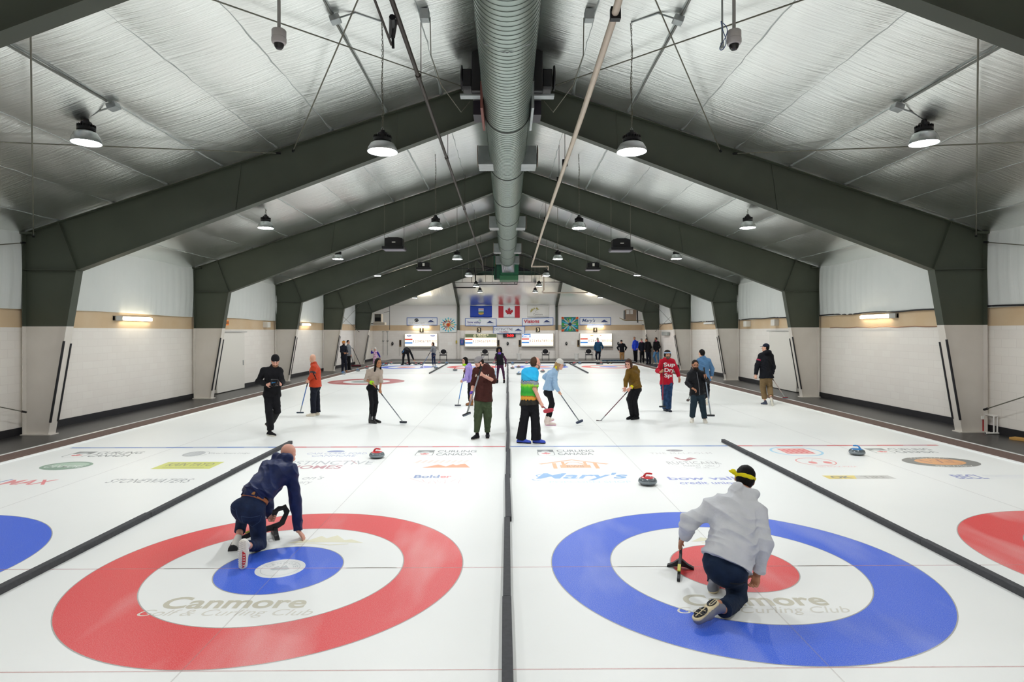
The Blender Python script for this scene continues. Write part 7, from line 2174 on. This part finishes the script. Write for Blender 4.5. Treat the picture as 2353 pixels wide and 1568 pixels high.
far_person('person in a black puffy jacket leaning by the far right frame, facing left', 44.1, ZB2, dict(hd=(1772, 155, 0), nk=(1800, 215, 0), sL=(1755, 245, -.05), sR=(1872, 245, .05), eL=(1742, 370, -.05), eR=(1905, 370, .02), wL=(1728, 450, -.1), wR=(1870, 430, -.05), hL=(1718, 470, -.12),
    pL=(1790, 500, 0), pR=(1862, 500, 0), kL=(1800, 680, 0), kR=(1880, 680, 0), aL=(1805, 850, 0), aR=(1885, 855, 0), qL=(1815, 880, .06), tL=(1760, 888, -.06), qR=(1890, 885, .06), tR=(1840, 892, -.06)),
    yaw=-50, front=-35, skin='tan', build=1.12, top=dict(m=BLK, loose=.05, hem=1.0), pants=dict(m=NAVY, loose=.02), shoes=dict(m=BLK), hair=dict(st='short', m=HB))
far_person('person in a black sweater and light blue jeans at the far right corner', 44.0, ZB2, dict(hd=(2060, 125, 0), nk=(2065, 185, 0), sL=(2012, 225, -.04), sR=(2145, 225, .04), eL=(1995, 360, 0), eR=(2180, 360, 0), wL=(2005, 450, -.08), wR=(2100, 470, -.12), hL=(2010, 480, -.1), hR=(2085, 520, -.15),
    pL=(2030, 500, 0), pR=(2115, 500, 0), kL=(2000, 660, -.06), kR=(2125, 660, 0), aL=(2060, 820, 0), aR=(2150, 825, .05), qL=(2070, 865, .06), tL=(1985, 890, -.08), qR=(2155, 860, .1), tR=(2100, 880, -.06)),
    yaw=-75, front=-25, skin='tan', build=1.05, top=dict(m=BLK, loose=.03, hem=.95, name='sweater'), pants=dict(m=cloth('light_jeans', '4f7da6', '5b8ab3', .3), loose=.018), shoes=dict(m=WHT), hair=dict(st='short', m=HB), beard=dict(m=HB), extra=scarf)
# ---- the two kneeling players in front
ZF1, ZF2 = (500, 1010, 4.9), (1500, 1060, 3.92)
NVJ = cloth('navy_windbreaker', '12204a', '17285a', .35, .5, 14)
DJN = cloth('dark_jeans', '16233f', '1e3053', .35)
d = 6.6
def p1x(root, pt, H, R, n, ax):
    pc = (pt['pL'] + pt['pR']) / 2
    wa = pt['wa']
    c0 = pc + (wa - pc) * .56
    nn = unit(n)
    bm = mat('brown_leather_belt', '9a5a2c', .5)
    u = unit(wa - pc)
    link('belt', sdf_mesh('belt', [cone(c0 - u * .019, c0 + u * .019, .166, .164, nn, .735, f0=True, f1=True)], .005, .01, None, 1), bm, root)
    rt = unit(np.cross(nn, u))
    if rt[0] < 0: rt = -rt
    bv = V(*(c0 - nn * .124 + rt * .045))
    Rm = Matrix([list(rt), list(-nn), list(u)]).transposed()
    MB().box(bv, (.075, .014, .045), Rm).build('belt_patch', mat('tan_belt_patch', 'a8753c', .5), root, bevel=.004)
    for q in (-.11, -.035, .1):
        MB().box(c0 - nn * (.122 if abs(q) < .08 else .1) + rt * q, (.012, .014, .06), Rm).build('belt_loop', DJN, root)
    base = c0 + u * .02
    link('undershirt', sdf_mesh('undershirt', [cone(base - u * .01, base + u * .05, .161, .16, nn, .735, f0=True, f1=True)], .006, .01, None, 1), BLK, root)
def hoodcollar(pt, H, n, ax):
    b_ = -n
    r = unit(np.cross(n, ax))
    c0 = pt['nk'] + b_ * .06 + ax * .02
    return [cone(c0 - r * .085, c0 + r * .085, .06, .06, k=.04), cone(c0 - r * .08, pt['nk'] + n * .05 - r * .05, .05, .04, k=.03), cone(c0 + r * .08, pt['nk'] + n * .05 + r * .05, .05, .04, k=.03)]
RSO = mat('white_tread', 'e9e6dd', .5)
root1, pt1, H1, R1 = person('bald person in a navy jacket and dark jeans kneeling in the near red house', d, ZF1, dict(hd=(796, 170, .62), nk=(745, 262, .5), sL=(560, 300, .42), sR=(850, 345, .34), eL=(560, 640, .62), eR=(880, 690, .36), wL=(600, 880, .5), wR=(908, 1018, .36), hR=(985, 1118, .33), hL=(625, 880, .42),
    ch=(640, 400, .34), wa=(470, 590, .14), pL=(285, 760, .03), pR=(445, 800, .0), kL=(300, 800, .42), kR=(478, 1180, .06), aL=(250, 1060, .12), aR=(345, 1195, -.36), qL=(185, 1225, -.02), tL=(235, 1150, .26), qR=(285, 1120, -.5), tR=(283, 1470, -.55)),
    yaw=165, pitch=28, front=158, build=1.08, hs=1.02, skin='pink', vox=.0055, top=dict(m=NVJ, loose=.03, hem=.12, flare=.0, sq=.86, more=hoodcollar, fold=(.012, 15, (.95, .3, .5))), pants=dict(m=DJN, loose=.014, cuff=.1, hem=.04, fold=(.004, 18, (.2, .3, .95))),
    shoes=dict(m=mat('white_knit_shoe', 'e4e2da', .7), sole=RSO), hands=((.3, .3, 1), 'splay'), palm=(None, (-.1, -.35, -1)), hair=None, extra=p1x)
tr1 = [c for c in root1.children if c.name.startswith('trousers')][0]
sm1 = mat('denim_seam', '33486b', .8)
Q = lambda a, b: zp(ZF1, a, b, 6.6)
for pts in ([Q(335, 815), Q(430, 830), Q(525, 830)], [Q(335, 815), Q(345, 900), Q(420, 960), Q(500, 905), Q(525, 830)], [Q(150, 720), Q(200, 745), Q(255, 765)], [Q(262, 740), Q(285, 830), Q(330, 900)]):
    drape(tr1, pts, .0025, sm1, 'pocket_seam', root1)
# tread of the raised white shoe: red panel with pale lugs and herringbone ribs
def tread(pt, s_, fn):
    q, t, a = pt['q' + s_], pt['t' + s_], pt['a' + s_]
    f = unit(t - q); u = unit((a - q) - f * ((a - q) @ f)); r = np.cross(f, u)
    L = np.linalg.norm(t - q)
    return fn(lambda x, y, z: q + f * x * L + r * y + u * z, L)
def t1(g, L):
    sh = [c for c in root1.children if c.name.startswith('shoe')]
    tgt = sh[-1]
    b = MB()
    for i in range(13):
        x = .06 + i * .07
        hw = .03 + .012 * math.sin(x * PI)
        for q in (-1, 1):
            a_, c_, e_ = g(x, 0, -.004), g(x + .05, q * hw * .5, -.004), g(x, q * hw, -.004)
            b.tube([a_, c_, e_], .004, 5)
    b.build('tread_rib', RSO, tgt)
    b = MB()
    pl = [(.4, .002), (.46, .03), (.6, .036), (.75, .034), (.9, .022), (.96, .006), (.8, .002)]
    b.prism([(x, y) for x, y in pl], .006, lambda x, y, w_: g(x, -y if RS1 else y, -.009 + w_))
    b.build('red_tread', mat('red_tread', 'c4242c', .5), tgt)
    b = MB()
    for i in range(5):
        for j in range(2):
            b.tube([g(.5 + i * .085, (-1 if RS1 else 1) * (.011 + j * .012), -.011), g(.54 + i * .085, (-1 if RS1 else 1) * (.014 + j * .012), -.011)], .003, 5)
    b.build('tread_lug', RSO, tgt)
q, t, a = pt1['qR'], pt1['tR'], pt1['aR']
f_ = unit(t - q); u_ = unit((a - q) - f_ * ((a - q) @ f_)); RS1 = np.cross(f_, u_)[0] < 0
tread(pt1, 'R', t1)
# slider under the left foot
o = [c for c in root1.children if c.name.startswith('shoe')][0]
q, t = pt1['qL'], pt1['tL']
MB().tube([q + V(0, -.02, .012), t + V(0, 0, .012)], .05, 10).build('slider', M_black, o, smooth=True)
c = at(500 + 640 / 4.9, 1010 + 1120 / 4.9, 6.98)
stabilizer((c[0] - .03, 7.02, 0), -1.05, 'black delivery aid held by the kneeling person in navy', 1, 1.25)

d = 5.3
GHD = cloth('grey_hoodie', 'ced0d4', 'c4c7cb', .3, .85, 20)
DTJ = cloth('ink_blue_trousers', '142338', '1a2c46', .3)
def hood2(pt, H, n, ax):
    b_ = -n
    r = unit(np.cross(n, ax))
    c0 = pt['nk'] + b_ * .085 - ax * .03
    tip = c0 - ax * .15 - b_ * .005
    return [cone(c0 - r * .085 + ax * .02, tip - r * .025, .042, .034, k=.04), cone(c0 + r * .085 + ax * .02, tip + r * .025, .042, .034, k=.04), ell(c0 - ax * .05, V(.09, .04, .085), np.stack([r, n, ax], 1), .02), cone(c0 - r * .09 + ax * .035, c0 + r * .09 + ax * .035, .03, .03, k=.02),
            cone(c0 - r * .085 + ax * .03, pt['nk'] + n * .07 - r * .04, .04, .035, k=.04), cone(c0 + r * .085 + ax * .03, pt['nk'] + n * .07 + r * .04, .04, .035, k=.04)]
def p2x(root, pt, H, R, n, ax):
    link('bandana_tail', sdf_mesh('bandana_tail', [cone(H(-.07, -.06, .01), H(-.115, -.075, .035), .016, .022, k=.01), cone(H(-.115, -.075, .035), H(-.15, -.08, .03), .022, .008, k=.01)], .004, .01, (.003, 60, (.3, .5, 1))), M_yel, root)
root2, pt2, H2, R2 = person('person in a grey hoodie, yellow headband and dark trousers kneeling in the near blue house', d, ZF2, dict(hd=(832, 165, .46), nk=(800, 292, .36), sL=(510, 425, .28), sR=(955, 470, .18), eL=(322, 560, .22), eR=(1005, 740, .06), wL=(282, 680, .42), wR=(945, 1010, .06), hL=(240, 765, .5), hR=(915, 1150, .02),
    ch=(735, 520, .2), wa=(735, 715, .1), pL=(565, 900, .05), pR=(745, 985, -.02), kL=(585, 700, .5), kR=(765, 1260, .04), aL=(560, 1085, .3), aR=(640, 1340, -.33), qL=(545, 1190, .13), tL=(590, 1130, .42), qR=(572, 1250, -.36), tR=(370, 1425, -.5)),
    yaw=165, pitch=16, roll=12, front=170, build=1.22, hs=1.03, skin='tan', vox=.0055, top=dict(m=GHD, loose=.035, hem=.85, sq=.84, more=hood2, fold=(.014, 14, (.3, .3, .95)), name='hoodie'), pants=dict(m=DTJ, loose=.016, cuff=-.04, hem=.045, fold=(.004, 18, (.2, .3, .95))),
    shoes=dict(m=mat('grey_runner_knit', '7e8089', .7), sole=mat('cream_sole', 'd8c9a4', .6), bulk=1.12), hands=('open', 'curl'), palm=((.2, .3, -1), (-.6, -.4, 0)), hair=dict(st='short', m=HB, fold=(.002, 90, (1, .4, .2))), hat=dict(st='headband', m=M_yel, lo=-.022, hi=.014, tilt=.22), extra=p2x)
tr2 = [c for c in root2.children if c.name.startswith('trousers')][0]
Q = lambda a, b: zp(ZF2, a, b, 5.3)
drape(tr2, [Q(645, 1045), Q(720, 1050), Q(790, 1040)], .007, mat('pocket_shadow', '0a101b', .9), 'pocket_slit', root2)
def t2(g, L):
    tgt = [c for c in root2.children if c.name.startswith('shoe')][-1]
    b = MB()
    bk = mat('black_tread', '17171b', .6)
    for cx, rx, ry in ((.2, .17, .036), (.7, .25, .046)):
        pts = [(cx + rx * math.cos(k * PI / 12), ry * math.sin(k * PI / 12)) for k in range(24)]
        b.prism(pts, .006, lambda x, y, w_: g(x, y, -.006 + w_))
    b.build('tread_panel', bk, tgt, bevel=.0015)
    b = MB()
    lg = MB()
    for i in range(6):
        for j in range(-2, 3):
            x, y = .51 + i * .077, j * .017
            if ((x - .7) / .23) ** 2 + (y / .042) ** 2 < 1 and j != 0:
                b.tube([g(x - .015, y, -.008), g(x + .015, y, -.008)], .0045, 6)
    for i in range(3): b.tube([g(.1 + i * .06, -.02, -.008), g(.1 + i * .06, -.006, -.008)], .005, 6)
    b.build('tread_lug', bk, tgt)
    lg.tube([g(.48, 0, -.007), g(.92, 0, -.007)], .004, 6).tube([g(.6, -.036, -.007), g(.6, .036, -.007)], .0035, 6).tube([g(.78, -.036, -.007), g(.78, .036, -.007)], .0035, 6)
    lg.tube([g(.06, .022, -.007), g(.3, .022, -.007), g(.34, .008, -.007), g(.3, -.002, -.007), g(.06, -.002, -.007), g(.06, .022, -.007)], .0035, 6)
    lg.build('tread_groove', mat('cream_sole', 'd8c9a4', .6), tgt)
tread(pt2, 'R', t2)
c = at(1500 + 232 / 3.92, 1060 + 945 / 3.92, 6.08)
stabilizer((c[0], 6.02, 0), -.33, 'black delivery aid standing beside the kneeling person in the grey hoodie', 1, 1.02)
